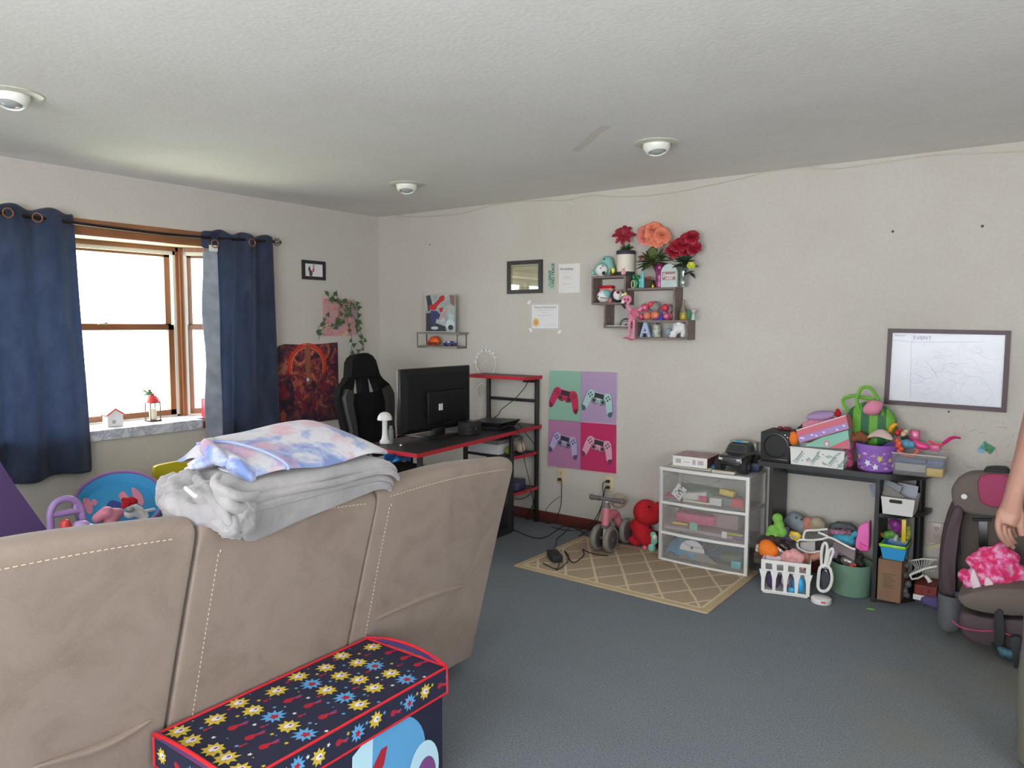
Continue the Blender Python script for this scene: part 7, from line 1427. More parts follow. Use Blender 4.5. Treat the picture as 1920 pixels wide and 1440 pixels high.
# second white basket tilted behind, with wire rims
t = thing('tilted_basket', 'white basket lying tilted on top of the toy heap with open white rims', 'basket', P(1540, 1020, Y=-.28))
for pts in (((1508, 1000), (1512, 995), (1530, 994), (1552, 992)), ((1495, 1016), (1500, 1012), (1520, 1013), (1540, 1011), (1556, 1008), (1575, 1017), (1596, 1028), (1604, 1030)), ((1495, 1018), (1496, 1026), (1505, 1032), (1520, 1036), (1542, 1033)), ((1508, 1000), (1506, 1008), (1510, 1013)), ((1534, 998), (1548, 1004), (1556, 1009))):
    G().tube([P(x, y, Y=-.34) for x, y in pts], .0065, 8, smooth=4).obj('rim', M_BW, t)
slab(G(), [(1500, 1017), (1540, 1013), (1543, 1032), (1520, 1035), (1500, 1030)], -.31, -.28, .008).obj('basket_side', clearp('basket_clear', (.7, .69, .68, 1), .55, .3), t); slab(G(), [(1562, 1014), (1604, 1034), (1602, 1052), (1580, 1040), (1560, 1028)], -.30, -.22, .006).obj('basket_side', mat('cloth_pearl', D(140, 125, 130, 1.2), .8), t)
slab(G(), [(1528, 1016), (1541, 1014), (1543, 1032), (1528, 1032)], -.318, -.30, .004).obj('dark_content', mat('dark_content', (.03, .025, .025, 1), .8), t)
# pink oblong toy
t = thing('pink_toy_case', 'tall glossy pink oblong toy case leaning on the table leg', 'toy', P(1618, 1010, Y=-.30)); slab(G(), [(1610, 987), (1626, 980), (1630, 982), (1629, 1026), (1624, 1035), (1606, 1030), (1603, 1020), (1607, 1000)], -.35, -.28, .014, 3).obj('case', mat('gloss_pink', D(215, 100, 165, 1.5), .2, coat=.5), t); slab(G(), [(1612, 1018), (1629, 1027), (1628, 1033), (1612, 1033)], -.365, -.345, .005).obj('lower_lip', mat('gloss_pink2', D(205, 80, 150, 1.5), .2), t)
# white mirror on a round base
c = P(1540, 1117, Y=-.50); c.z = 0; t = thing('toy_mirror', 'white plastic toy with two upright oval rings on a round base on the carpet', 'toy', c)
R = .050; G().lathe(c, [(R, 0), (R+.003, .004), (R+.002, .024), (R-.006, .030), (.01, .033)], 30).obj('round_base', M_BW, t); q = c+Vector((.014, -R-.001, .018)); G().box(q-Vector((.018, .0, .004)), q+Vector((.018, .006, .004))).obj('red_mark', M_RED, t)
def pring(pts, r, nm, m=M_BW, Y=-.50, w=None): return G().tube([P(x, y, Y=Y) for x, y in pts], r, 8, closed=True, smooth=4).obj(nm, m, t)
pring([(1540, 1108), (1534, 1100), (1535, 1080), (1538, 1064), (1547, 1060), (1556, 1066), (1560, 1082), (1557, 1098), (1550, 1107)], .0085, 'lower_ring'); pring([(1541, 1062), (1540, 1040), (1543, 1022), (1548, 1018), (1551, 1026), (1549, 1045), (1546, 1060)], .0075, 'upper_ring'); pring([(1549, 1060), (1552, 1045), (1556, 1032), (1561, 1029), (1562, 1036), (1557, 1050), (1553, 1061)], .0075, 'upper_ring')
slab(G(), [(1541, 1100), (1540, 1078), (1545, 1068), (1553, 1074), (1555, 1090), (1550, 1102)], -.498, -.494, .001, 3).obj('mirror_face', mat('mirror_dark', (.10, .11, .12, 1), .1, metal=.5), t); G().box(P(1544, 1066, Y=-.505), P(1556, 1058, Y=-.495)).obj('clasp', mat('silver', None), t)
# green bucket
c = P(1596, 1114, Y=-.25); c = Vector((c.x-.004, -.245, 0)); t = thing('green_bucket', 'sage green fabric bucket under the side table', 'bucket', c)
M_SG = mat('sage_fabric', D(98, 128, 108, 1.3), .9, bump=.4, bscale=200); G().lathe(c, [(.092, 0), (.099, .006), (.106, .09), (.110, .176), (.107, .180), (.103, .176), (.097, .012)], 40).obj('bucket_wall', M_SG, t)
fz('gift_wrap', 'silvery crumpled wrap with a red patch inside the green bucket', -.25, mat('silver_wrap', D(150, 148, 140, 1.3), .25, var=.4, vscale=40, metal=.4), [(1585, 1050, 9), (1594, 1054, 8), (1600, 1060, 7), (1588, 1060, 8)], [('red_patch', M_RED, [(1597, 1062, 4, -.05), (1603, 1060, 3, -.05)])], cat='wrapping')
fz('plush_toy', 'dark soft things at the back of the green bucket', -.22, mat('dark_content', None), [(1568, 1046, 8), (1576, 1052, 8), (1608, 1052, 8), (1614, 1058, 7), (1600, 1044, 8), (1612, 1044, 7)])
fz('crumpled_cloth', 'lilac cloth spilling over the left rim of the green bucket', -.28, mat('cloth_lilac', D(150, 130, 150, 1.3), .9), [(1564, 1040, 7), (1568, 1034, 7), (1560, 1034, 6)], cat='cloth')
# shelf column at the right
z = .4925; t = thing('white_basket', 'small white basket with a handle slot on the rounded shelf of the side table', 'basket', (4.23, -.22, z)); x0, x1 = 4.150, 4.302
wbk = binbox(x0-.004, x1+.006, -.325, -.118, z, .094, .010, .004, M_BW, t, 'basket_wall'); G().prism(rrect(.062, .018, .008, 0, 0), ((x0+x1)/2-.008, -.3255, z+.075), BX, BZ, .004).obj('handle_slot', mat('dark_content', None), wbk)
for k, (a, b, th_, c_, lab) in enumerate((((1646, 922), (1698, 940), .5, mat('paper_taupe', D(120, 110, 105, 1.2), .5), 'taupe card leaning diagonally in the small white basket'), ((1650, 905), (1688, 925), .35, mat('paper_slate', D(105, 112, 118, 1.2), .4), 'slate grey card sticking out of the small white basket'), ((1640, 928), (1660, 905), -.4, mat('paper_bluegrey', D(115, 125, 140, 1.2), .4), 'blue-grey leaflet at the left of the small white basket'), ((1690, 925), (1712, 915), .1, mat('paper_pale2', D(170, 172, 185, 1.2), .6), 'pale sheet at the right of the small white basket'))):
    p = P((a[0]+b[0])/2, (a[1]+b[1])/2, Y=-.25+.03*k); T = Matrix.Translation(p) @ Matrix.Rotation(th_, 4, 'Y') @ Matrix.Rotation(-.25, 4, 'X'); tag(G(T).box((-.05, -.001, -.035), (.05, .001, .035)).obj('card', c_, smooth=False), lab, 'card', 'cards in the small white basket')
zc = .0225; t = thing('cardboard_box', 'brown cardboard box with faint printing under the rounded shelf', 'box', (4.21, -.22, zc)); M_CB = mat('cardboard', D(128, 98, 75, 1.3), .85, var=.12, vscale=12)
G().box((4.148, -.335, zc), (4.262, -.12, zc+.225), .002).obj('carton', M_CB, t, smooth=False); g = G()
for k in range(7): g.box((4.175, -.3362, zc+.075+.012*k), (4.235-.008*(k % 3), -.3352, zc+.079+.012*k))
g.obj('faint_print', mat('carton_print', D(100, 76, 58, 1.3), .8), t, smooth=False)
z = zc+.226; t = thing('blue_bin', 'bright blue small tub with a lime green rim on the cardboard box', 'tub', (4.21, -.22, z)); binbox(4.152, 4.280, -.33, -.14, z, .074, .014, .004, mat('tub_blue', D(50, 140, 195, 1.5), .35), t, 'tub_wall'); g = G()
g.box((4.146, -.336, z+.066), (4.280, -.326, z+.084), .004).box((4.146, -.144, z+.066), (4.280, -.134, z+.084), .004).box((4.146, -.336, z+.066), (4.156, -.134, z+.084), .004).box((4.270, -.336, z+.066), (4.280, -.134, z+.084), .004); g.obj('rim', mat('rim_lime', D(130, 185, 40, 1.5), .35), t)
for nm, lab, lst, c in (('toy', 'purple and magenta flower-shaped toy in the blue tub', [(1679, 983, 10), (1672, 979, 6), (1686, 987, 7), (1680, 993, 7)], mat('toy_violet', D(125, 45, 120, 1.5), .4)), ('toy', 'green lumpy toy at the left of the blue tub', [(1664, 1003, 8), (1672, 1001, 8), (1658, 1004, 5)], mat('toy_leaf', D(90, 140, 60, 1.4), .5)), ('toy', 'red and orange small toy at the left rim of the blue tub', [(1652, 1002, 4), (1648, 1005, 3), (1656, 1005, 3)], mat('toy_redorange', None)), ('toy', 'pale grey toy standing in the blue tub', [(1680, 1006, 5), (1679, 1012, 5)], mat('toy_pale', D(175, 180, 175, 1.2), .4)), ('toy', 'olive green toy at the right of the blue tub', [(1702, 990, 6), (1704, 1000, 6), (1701, 1008, 6)], mat('toy_olive', D(130, 140, 60, 1.3), .5))):
    plush('soft_toy', lab, 'toy', -.23, c, lst, (), None, 'toys in the blue tub')
tag(slab(G(), [(1691, 974), (1699, 974), (1698, 1018), (1690, 1018)], -.26, -.23, .003).obj('yellow_block', mat('toy_yellow', None)), 'tall yellow block standing in the blue tub', 'toy block')
plush('plastic_bag', 'crumpled grey plastic bag beside the cardboard box', 'bag', -.22, mat('bag_silver', D(110, 108, 108, 1.2), .3, var=.4, vscale=25), [(1699, 1060, 6), (1697, 1078, 7), (1702, 1095, 7), (1696, 1108, 7), (1700, 1045, 5), (1690, 1118, 5), (1700, 1116, 6)])
# items between the table and the car seat
t = thing('shoe_box', 'red, white and dark box under the white wire rack', 'box', P(1733, 1116, Y=-.20)); a, b = P(1713, 1112, Y=-.22), P(1757, 1112, Y=-.22); a.z = .030
G().box((a.x, -.24, .030), (b.x, -.06, .058), .002).obj('white_base', M_WHITE, t, smooth=False); G().box((a.x+.004, -.235, .058), (b.x, -.07, .112), .003).obj('red_upper', mat('box_rust', D(125, 40, 30, 1.3), .5, var=.4, vscale=30), t, smooth=False); G().box((a.x+.01, -.23, .0), (b.x, -.07, .030), .002).obj('dark_base', mat('box_dark', D(45, 40, 55), .6), t, smooth=False)
q = P(1741, 1110, Y=-.241); text('A', .020, q, BX, BZ, M_MATTE, t, bold=.0005)
t = thing('wire_rack', 'white ribbed plastic rack lying on the red and white box', 'rack', P(1732, 1060, Y=-.2)); g = G()
for k in range(9):
    a = P(1706+5.5*k, 1052-abs(k-4)*.5, Y=-.12); g.tube([a, a.lerp(P(1730, 1074, Y=-.24), .45)+Vector((0, 0, -.012)), P(1708+6*k*.9, 1076-3*k*.3, Y=-.24)], .003, 6, smooth=3)
g.tube([P(1704, 1052, Y=-.12), P(1730, 1048, Y=-.1), P(1757, 1050, Y=-.12)], .005, 8); g.tube([P(1706, 1078, Y=-.25), P(1718, 1073, Y=-.25), P(1735, 1066, Y=-.25), P(1757, 1062, Y=-.24)], .0065, 8); g.tube([P(1706, 1078, Y=-.25), P(1710, 1086, Y=-.25), P(1722, 1084, Y=-.25), P(1732, 1078, Y=-.25)], .005, 8); g.obj('ribs', M_BW, t)
G().tube([P(1735, 1080, Y=-.26), P(1741, 1086, Y=-.27), P(1744, 1092, Y=-.275)], [.008, .010, .012], 10).obj('knob', M_BW, t)
plush('purple_cloth', 'purple cloth on the floor beneath the red and white box', 'cloth', -.24, mat('cloth_violet', D(85, 75, 120, 1.3), .9), [(1735, 1126, 8), (1745, 1130, 8), (1754, 1134, 8), (1752, 1124, 7), (1740, 1122, 6)])
t_ = G().prism([(0, 0), (.012, .006), (.02, 0), (.03, .008), (.038, .002), (.036, .016), (.024, .014), (.014, .02), (.004, .014)], P(1625, 1142, Z=.001), BX, AX, .003).obj('paper_scrap', mat('scrap_green', D(100, 190, 70, 1.5), .7), smooth=False); tag(t_, 'tiny bright green scrap on the carpet in front of the side table', 'scrap')

# ================================================================ child car seat
M_CSG = mat('seat_taupe', D(100, 90, 84, 1.35), .85, bump=.2, bscale=250); M_CSD = mat('seat_dark', D(72, 58, 62, 1.3), .7); M_CSP = mat('seat_rose', D(150, 60, 92, 1.4), .85, bump=.2, bscale=250); M_CSI = mat('seat_inner', D(84, 75, 70, 1.3), .9)
cs = thing('child_car_seat', 'taupe and rose child car seat with headrest and cup holder standing on the carpet', 'car seat', (4.68, -.5, 0))
slab(G(), [(1790, 930), (1768, 985), (1758, 1060), (1760, 1130), (1778, 1170), (1830, 1205), (1960, 1225), (2010, 1180), (2005, 1060), (1985, 960), (1955, 910), (1880, 895), (1820, 905)], -.42, -.27, .05, 3).obj('back_shell', M_CSD, cs, ang=60)
slab(G(), [(1800, 945), (1790, 1000), (1786, 1080), (1800, 1130), (1900, 1160), (1970, 1140), (1975, 1040), (1965, 960), (1900, 935)], -.46, -.40, .02, 3).obj('back_pad', M_CSI, cs, ang=60)
for sx, pts in ((0, [(1790, 950), (1772, 1000), (1764, 1070), (1772, 1120), (1790, 1125), (1792, 1060), (1800, 990), (1806, 955)]), (1, [(1965, 950), (1985, 1000), (1995, 1070), (1990, 1120), (1970, 1125), (1965, 1060), (1955, 990), (1950, 955)])):
    slab(G(), pts, -.56, -.42, .025, 3).obj('side_bolster', M_CSG if sx else M_CSD, cs, ang=60)
hr = [(1783, 930), (1784, 915), (1795, 900), (1815, 889), (1840, 887), (1895, 890), (1930, 892), (1952, 905), (1960, 930), (1955, 955), (1935, 968), (1880, 972), (1830, 968), (1800, 960), (1788, 950)]
slab(G(), hr, -.55, -.43, .030, 3).obj('headrest', M_CSG, cs, ang=60)
slab(G(), [(1838, 893), (1897, 896), (1894, 948), (1875, 953), (1850, 948), (1836, 935)], -.562, -.54, .014, 3).obj('headrest_panel', M_CSP, cs, ang=60)
slab(G(), [(1845, 892), (1846, 880), (1858, 877), (1885, 878), (1893, 886), (1893, 900), (1866, 900)], -.52, -.44, .012, 3).obj('top_handle', M_MATTE, cs, ang=60)
slab(G(), [(1835, 974), (1852, 974), (1851, 1040), (1835, 1040)], -.475, -.465, .003).obj('strap_slot', M_BLACK, cs); slab(G(), [(1822, 972), (1860, 972), (1858, 978), (1824, 978)], -.478, -.465, .002).obj('slot_trim', M_MATTE, cs)
G().tube([P(x, y, Y=-.47) for x, y in ((1801, 970), (1802, 985), (1800, 1010), (1801, 1040))], .0022, 6).obj('zip_cord', M_MATTE, cs); q = P(1801, 974, Y=-.475); G().box(q-Vector((.005, .003, .010)), q+Vector((.005, .003, .010)), .002).obj('clip', mat('silver', None), cs)
G().lathe(P(1808, 931, Y=-.560), [(.012, 0), (.013, .003), (.008, .005), (.002, .005)], 16, Vector((0, -1, 0)).to_track_quat('Z', 'Y')).obj('badge', M_BW, cs)
# cup holder
c = P(1780, 1145, Y=-.66); r = .052; c = Vector((c.x, -.60, .045)); G().lathe(c, [(.020, -.018), (.040, -.004), (.050, .02), (.054, .06), (.056, .165), (.052, .165), (.048, .06), (.03, .02)], 28).obj('cup_holder', mat('cup_grey', D(92, 92, 96, 1.2), .35), cs)
# seat cushion and base
slab(G(), [(1800, 1118), (1798, 1128), (1815, 1142), (1860, 1152), (1920, 1156), (1975, 1148), (1990, 1125), (1940, 1108), (1860, 1104)], -.80, -.46, .02, 3).obj('seat_cushion', M_CSG, cs, ang=60)
slab(G(), [(1802, 1150), (1800, 1180), (1815, 1200), (1860, 1215), (1930, 1222), (1985, 1210), (1992, 1165), (1940, 1163), (1860, 1160)], -.77, -.36, .02, 3).obj('base', M_CSD, cs, ang=60)
G().tube([P(x, y, Y=-.785) for x, y in ((1785, 1162), (1800, 1175), (1830, 1182), (1870, 1184), (1900, 1192), (1930, 1196))], .004, 8, smooth=4).obj('rose_piping', M_CSP, cs)
slab(G(), [(1865, 1148), (1880, 1146), (1884, 1190), (1878, 1215), (1866, 1213), (1862, 1180)], -.81, -.79, .004, 2).obj('buckle_strap', M_MATTE, cs)
G().tube([P(1862, 1205, Y=-.80), P(1866, 1222, Y=-.80), P(1890, 1236, Y=-.80), P(1925, 1240, Y=-.80)], .006, 8, smooth=4).obj('strap_loop', M_MATTE, cs)
slab(G(), [(1893, 1196), (1914, 1196), (1912, 1220), (1909, 1250), (1901, 1252), (1898, 1225)], -.83, -.80, .005, 2).obj('strap_end', M_MATTE, cs)
plush('teal_bag', 'dark teal and blue bag on the carpet under the front of the car seat', 'bag', -.80, mat('bag_teal', D(55, 90, 105, 1.3), .7, var=.5, vscale=25), [(1882, 1222, 9), (1895, 1226, 10), (1910, 1228, 11), (1925, 1228, 12), (1876, 1216, 7)])
# pink cloth
M_PC = mat('pink_blanket', D(215, 70, 120, 1.5), .9); nt = M_PC.node_tree; tc = node(nt, 'ShaderNodeTexCoord').outputs['Object']; n1 = node(nt, 'ShaderNodeTexNoise', {'Vector': tc, 'Scale': 32, 'Detail': 5}); nt.links.new(ramp(nt, n1.outputs['Fac'], [(.42, D(200, 45, 95, 1.4)), (.52, D(225, 90, 145, 1.4)), (.62, D(235, 165, 190, 1.3))]), base(nt).inputs['Base Color'])
pkc = thing('pink_cloth', 'hot pink patterned cloth bundled on the child car seat', 'cloth', P(1860, 1110, Y=-.6))
b = balls([(1850, 1045, 20), (1835, 1052, 17), (1875, 1040, 20), (1890, 1050, 20), (1905, 1075, 20), (1870, 1075, 30, -.02), (1840, 1080, 22, -.02), (1815, 1082, 15), (1825, 1095, 16, -.03), (1855, 1105, 18, -.05), (1885, 1105, 20, -.05), (1905, 1112, 14, -.06), (1820, 1050, 9), (1804, 1076, 7)], -.63).obj('bundle', M_PC, pkc); fuse(b, .009, 3); mod(b, 'DISPLACE', texture=tx, strength=.03, mid_level=.5)
for pts in ([(1825, 1068), (1832, 1080), (1842, 1105), (1856, 1118), (1835, 1118), (1822, 1100), (1819, 1082)], [(1848, 1084), (1860, 1090), (1866, 1104), (1880, 1112), (1860, 1110), (1846, 1100)]):
    slab(G(), pts, -.735, -.70, .008, 3).obj('white_motif', mat('motif_palepink', D(225, 195, 205, 1.3), .9), pkc, ang=60)

# ================================================================ person at the right edge
M_SKIN = mat('skin', D(168, 124, 108, 1.05), .55, var=.06, vscale=30); M_PANT = mat('trousers_olive', D(96, 96, 84, 1.25), .9, bump=.2, bscale=150); M_SHIRT = mat('shirt_grey', D(110, 112, 118, 1.2), .9)
pe = thing('person', 'person at the right edge in olive trousers, bare forearm hanging with loosely curled fingers', 'person', (4.98, -1.66, 0))
def Q(x, y, d): return CAMPOS + (CD*FPX + CR*(x-960) + CU*(720-y))*(d/FPX)
A = Vector((4.895, -1.70, 0)); lat_ = Vector((CR.x, CR.y, 0)).normalized(); fw = Vector((-CD.x, -CD.y, 0)).normalized()
def L(a, f, z): return A+lat_*a+fw*f+Vector((0, 0, z))
g = G(); T_ = lambda pts, r: g.tube(pts, r, 14, smooth=4)
for o in (0.0, .24): T_([L(o, .0, .07), L(o, -.01, .28), L(o+.005, 0, .48), L(o*.95+.01, 0, .70), L(o*.8+.03, 0, .92)], [.040, .052, .055, .072, .085]); g.sph(L(o, .07, .045), (.05, .11, .04), 14, Euler((0, 0, math.atan2(fw.y, fw.x)-PI/2)))
g.sph(L(.14, 0, .98), (.17, .12, .13), 18, Euler((0, 0, math.atan2(lat_.y, lat_.x)))); T_([L(.15, 0, .95), L(.16, 0, 1.12), L(.175, 0, 1.28), L(.18, 0, 1.40)], [.140, .125, .150, .125]); g.sph(L(.18, 0, 1.40), (.185, .085, .07), 18, Euler((0, 0, math.atan2(lat_.y, lat_.x))))
T_([L(.18, 0, 1.42), L(.18, 0.0, 1.52)], [.055, .052]); g.sph(L(.18, .015, 1.60), (.075, .09, .115), 20, Euler((0, 0, math.atan2(lat_.y, lat_.x)))); g.sph(L(.18, .105, 1.585), (.014, .02, .022), 10)
for s in (-1, 1): g.sph(L(.18+s*.078, 0, 1.595), (.012, .02, .03), 10)
el = Q(1948, 770, 2.50); sh = L(.03, 0, 1.39); T_([sh, (sh+el)/2+Vector((0, 0, .0)), el], [.052, .045, .040])
wr_ = Q(1902, 925, 2.43); T_([el, Q(1936, 820, 2.48), Q(1922, 868, 2.45), wr_], [.041, .0405, .035, .0275])
T_([L(.36, 0, 1.38), L(.42, -.02, 1.22), L(.45, -.02, 1.08)], [.052, .044, .038]); T_([L(.45, -.02, 1.08), L(.44, .05, .90), L(.42, .08, .80)], [.038, .034, .027]); g.sph(L(.41, .10, .73), (.04, .025, .06), 12)
for k in range(4): T_([L(.39+.013*k, .11, .70), L(.39+.013*k, .13, .66), L(.39+.012*k, .11, .64)], [.010, .009, .008])
# the visible hand: palm, four curled fingers, thumb
d = 2.41
T_([wr_, Q(1897, 948, 2.42), Q(1891, 968, 2.41), Q(1886, 985, 2.405)], [.027, .030, .034, .024]); g.sph(Q(1880, 968, d), (.020, .018, .030), 12); g.sph(Q(1900, 962, d), (.022, .018, .030), 12)
for k, (pts, r) in enumerate(((((1875, 966), (1871, 986), (1877, 1006), (1890, 1023)), (.0105, .0098, .0090, .0075)), (((1882, 972), (1881, 994), (1888, 1012), (1900, 1027)), (.0105, .0098, .0090, .0075)), (((1890, 974), (1890, 995), (1895, 1009), (1903, 1018)), (.0100, .0092, .0085, .0072)), (((1896, 970), (1897, 986), (1900, 998), (1904, 1006)), (.0092, .0084, .0076, .0066)))):
    T_([Q(x, y, d-.004+.014*k-.010*math.sin(i*1.2)+.012*(i == 3)) for i, (x, y) in enumerate(pts)], list(r))
T_([Q(1904, 950, 2.415), Q(1911, 968, 2.40), Q(1913, 986, 2.395), Q(1916, 1005, 2.395)], [.020, .0145, .0118, .0090])
b = g.obj('body', M_SKIN, pe, ang=180); fuse(b, .0032, 2)
def cl(nm, m, fn, v=.008): global g; g = G(); fn(); o = g.obj(nm, m, pe, ang=180); fuse(o, v, 3)
def pants():
    for o in (0.0, .24): T_([L(o, .0, .035), L(o, -.01, .28), L(o+.005, 0, .48), L(o*.95+.01, 0, .70), L(o*.8+.03, 0, .92)], [.078, .082, .085, .094, .105])
    g.sph(L(.14, 0, .96), (.185, .135, .13), 18, Euler((0, 0, math.atan2(lat_.y, lat_.x))))
cl('trousers', M_PANT, pants)
def shirt():
    T_([L(.145, 0, .93), L(.16, 0, 1.12), L(.175, 0, 1.28), L(.18, 0, 1.40)], [.165, .145, .168, .135]); g.sph(L(.18, 0, 1.40), (.20, .10, .075), 18, Euler((0, 0, math.atan2(lat_.y, lat_.x)))); m_ = sh.lerp(el, .6); T_([sh, m_], [.066, .058]); T_([L(.36, 0, 1.38), L(.41, -.02, 1.24)], [.066, .058])
cl('shirt', M_SHIRT, shirt)
def hair():
    g.sph(L(.18, -.015, 1.635), (.088, .098, .098), 18, Euler((0, 0, math.atan2(lat_.y, lat_.x)))); g.sph(L(.18, -.07, 1.58), (.07, .045, .09), 14, Euler((0, 0, math.atan2(lat_.y, lat_.x))))
cl('hair', mat('hair_brown', (.06, .035, .02, 1), .7), hair)
for s in (-1, 1): G().sph(L(.18+s*.03, .100, 1.61), .011, 10).obj('eye', M_EYE, pe)
G().tube([L(.155, .106, 1.545), L(.18, .112, 1.541), L(.205, .106, 1.545)], .005, 8).obj('lips', mat('lips', D(165, 95, 90, 1.3), .5), pe)
for o in (0.0, .24): G().sph(L(o, .075, .042), (.056, .135, .042), 16, Euler((0, 0, math.atan2(fw.y, fw.x)-PI/2))).obj('shoe', M_MATTE, pe)

# ================================================================ toys behind the sofa by the window
# round blue chair
t = thing('round_chair', 'round blue child chair with pink cloud print behind the sofa', 'chair', (.55, -2.62, 0)); M_RB = mat('chair_blue', D(50, 130, 175, 1.5), .8)
cc = P(226, 955, X=.60); n_r = Vector((.52, -.25, .82)).normalized(); qr = n_r.to_track_quat('Z', 'Y')
RX_ = 74*pxm(cc); prof = [(1.0, .02), (1.02, .05), (.98, .075), (.90, .06), (.78, -.02), (.5, -.09), (.2, -.12), (.02, -.12)]
def bowlp(a, r, z): v = Vector((RX_*r*math.cos(a), RX_*r*math.sin(a), z)); return cc + qr @ v
g = G(); g.loft([[bowlp(2*PI*i/40, r, z) for i in range(40)] for r, z in prof]); o = g.obj('bowl_cushion', M_RB, t)
G().tube([bowlp(2*PI*i/40, 1.0, .075) for i in range(40)], .010, 8, closed=True).obj('rim_piping', mat('rim_mauve', D(120, 85, 135, 1.4), .7), t)
g = G(); ux_, uy_ = qr @ Vector((1, 0, 0)), qr @ Vector((0, 1, 0))
def prj(p): v = Vector(p)-CAMPOS; return (960+FPX*v.dot(CR)/v.dot(CD), 720-FPX*v.dot(CU)/v.dot(CD))
from mathutils.bvhtree import BVHTree
_w = wl(o); BV = BVHTree.FromPolygons([v.co+_w for v in o.data.vertices], [list(f.vertices) for f in o.data.polygons])
def onbowl(x, y):
    d = (CD*FPX + CR*(x-960) + CU*(720-y)).normalized(); h = BV.ray_cast(CAMPOS, d); return (h[0] if h[0] else cc) - d*.006
def patch(pts, m, nm): 
    sp_ = spline2(pts); q = [onbowl(x, y) for x, y in sp_]; c = onbowl(sum(a[0] for a in sp_)/len(sp_), sum(a[1] for a in sp_)/len(sp_)); g = G(); cv = g.v(c); vs = [g.v(p) for p in q]
    for a, b in zip(vs, vs[1:]+vs[:1]): g.f((cv, a, b))
    return g.obj(nm, m, t, fix=False)
def spline2(pts): return [(p.x, p.y) for p in spline([Vector((x, y, 0)) for x, y in pts], 3, True)]
M_CP = mat('print_cloudpink', D(195, 120, 140, 1.35), .8)
patch([(222, 930), (226, 924), (231, 921), (236, 925), (240, 931), (236, 937), (226, 936)], M_CP, 'cloud_print'); patch([(172, 938), (178, 936), (183, 942), (178, 948), (172, 945)], M_CP, 'cloud_print')
patch([(246, 915), (254, 916), (264, 925), (270, 940), (266, 948), (258, 942), (250, 930)], M_CP, 'petal_print'); patch([(157, 934), (164, 934), (172, 944), (174, 958), (168, 964), (160, 955), (156, 944)], M_CP, 'petal_print'); patch([(205, 940), (214, 938), (228, 944), (226, 954), (212, 955), (200, 950)], mat('print_deepblue', D(45, 65, 125, 1.4), .8), 'deep_blue_print')
for k in range(4):
    a = PI/4+k*PI/2; e = cc+Vector((.0, 0, -.1)); G().cyl(e+Vector((.12*math.cos(a), .12*math.sin(a), 0)), (e.x+.22*math.cos(a), e.y+.22*math.sin(a), .0), .010).obj('leg', M_STEEL, t)
plush('pink_wrap', 'pink shiny cloth lying in the round blue chair', 'cloth', (.78,), mat('wrap_pink', D(205, 130, 150, 1.35), .5, var=.2, vscale=12), [(200, 962, 13), (213, 966, 14), (190, 966, 10), (222, 962, 10), (183, 972, 10), (206, 978, 12)])
b = plush('bolster_toy', 'white rounded plush with a red knitted hat in the round blue chair', 'plush toy', (.80,), mat('plush_white', None), [(248, 955, 13), (258, 960, 12), (268, 968, 11), (243, 962, 11)], [('knitted_hat', M_PRED, [(238, 942, 9), (246, 940, 9), (233, 948, 6), (232, 937, 4.5), (252, 940, 6)]), ('grey_patch', mat('visor_grey', D(140, 148, 148, 1.2), .3), [(243, 955, 8.5, -.045, .7)])])
tag(G().box(P(276, 958, X=.75)-Vector((.01, .02, .008)), P(288, 955, X=.75)+Vector((.01, .01, .008)), .004).obj('white_tag', M_WHITE), 'small white tag at the right edge of the round blue chair', 'tag')
# purple frame toy
M_LV = mat('lavender_plastic', D(145, 118, 170, 1.4), .4); t = thing('walker_frame', 'lavender plastic arch with a crossbar behind the left sofa back', 'toy', P(120, 1010, X=1.0)); X_ = 1.1
pw = G().tube([P(x, y, X=X_) for x, y in ((93, 1030), (95, 990), (94, 965), (100, 948), (112, 938), (126, 935), (140, 939), (151, 950), (155, 965), (156, 985), (154, 1020))], .016, 10, smooth=4).obj('arch', M_LV, t)
G().tube([P(x, y, X=X_) for x, y in ((97, 966), (115, 963), (130, 960), (152, 957))], .014, 10, smooth=3).obj('crossbar', M_LV, t); G().tube([P(x, y, X=X_) for x, y in ((143, 957), (142, 950), (144, 943))], .013, 10).obj('strut', M_LV, t)
for x, y, a in ((150, 986, 7), (163, 992, 8)): G().sph(P(x, y, X=X_+.05), (.030, .045, .026), 12).obj('knob', mat('lilac_light', D(180, 155, 205, 1.4), .3), t)
bb_ = P(122, 1040, X=X_); G().box((X_-.12, P(90, 1000, X=X_).y-.02, 0), (X_+.08, P(158, 1000, X=X_).y+.02, .12), .02).obj('toy_base', M_LV, t)
for x in (94, 154): q = P(x, 1010, X=X_); G().cyl((X_, q.y, .1), (X_, q.y, q.z+.04), .016).obj('upright', M_LV, t)
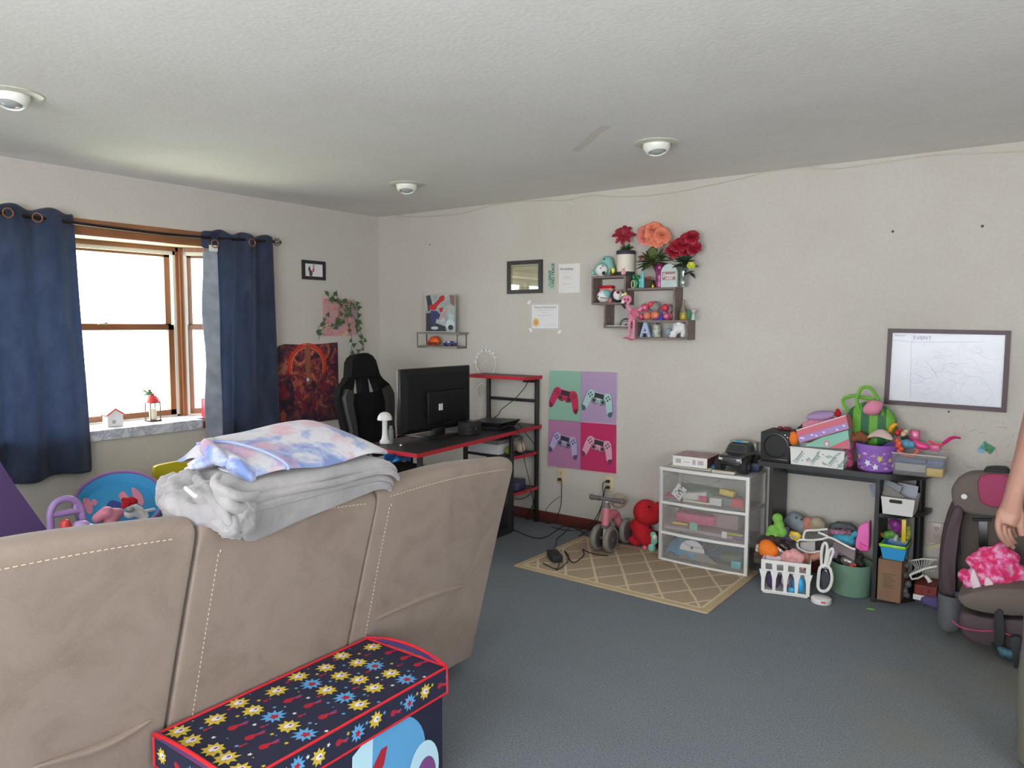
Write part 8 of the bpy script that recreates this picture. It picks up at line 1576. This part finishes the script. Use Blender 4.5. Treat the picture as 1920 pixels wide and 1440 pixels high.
t = thing('red_peg', 'red rounded toy handle beside the lavender arch', 'toy', P(123, 1000, X=1.15)); q = P(123, 983, X=1.16); G().lathe((q.x, q.y, .12), [(.02, -.119), (.02, q.z-.16), (.022, q.z-.14), (.024, q.z-.12), (.016, q.z-.10), (.003, q.z-.095)], 16).obj('handle', M_RED, t)
# purple slide
t = thing('toy_slide', 'dark purple plastic slide slanting down at the far left', 'toy slide', (1.0, -3.5, 0)); M_DP = mat('slide_purple', D(70, 48, 92, 1.35), .5)
ps = [P(0, 865, X=.80), P(27, 908, X=.82), P(96, 1004, X=.95), P(100, 1030, X=.98), P(40, 1040, X=.98), P(-60, 1015, X=.92), P(-60, 850, X=.75)]
g = G(); g.loft([[Vector(p) for p in ps], [p+Vector((.35, -.02, 0)) if False else p+Vector((-.30, 0, 0)) for p in ps]]); g.obj('slide_side', M_DP, t, ang=30)
q = [P(x, y, X=.90) for x, y in ((-60, 1000), (40, 1003))]; G().box((.60, P(-60, 1010, X=.9).y, .0), (.90, P(60, 1010, X=.9).y, .30), .02).obj('slide_base', M_DP, t)
# yellow chair
t = thing('toddler_chair', 'yellow plastic toddler chair with a teal rail against the wall below the window', 'chair', (.50, -2.25, 0)); M_YC = mat('chair_yellow', D(172, 156, 30, 1.5), .45)
ys = [P(x, y, X=.42) for x, y in ((292, 915), (290, 898), (290, 880), (297, 873), (330, 866), (375, 860), (400, 863), (402, 900), (400, 925), (300, 928))]
G().loft([[p for p in spline(ys, 3, True)], [p+Vector((-.03, 0, 0)) for p in spline(ys, 3, True)]]).obj('backrest', M_YC, t, ang=40)
G().cyl(P(290, 921, X=.44), P(400, 917, X=.44), .012).obj('cross_rail', mat('rail_teal', D(110, 185, 185, 1.4), .4), t)
y0_, y1_ = P(296, 930, X=.42).y, P(398, 930, X=.42).y; G().box((.42, y0_, .26), (.72, y1_, .29), .01).obj('seat', M_YC, t)
for x in (.41, .70):
    for y in (y0_+.02, y1_-.02): G().cyl((x, y, 0), (x, y, .27 if x > .5 else .45), .016).obj('leg', mat('leg_orange', D(175, 115, 50, 1.3), .5), t)
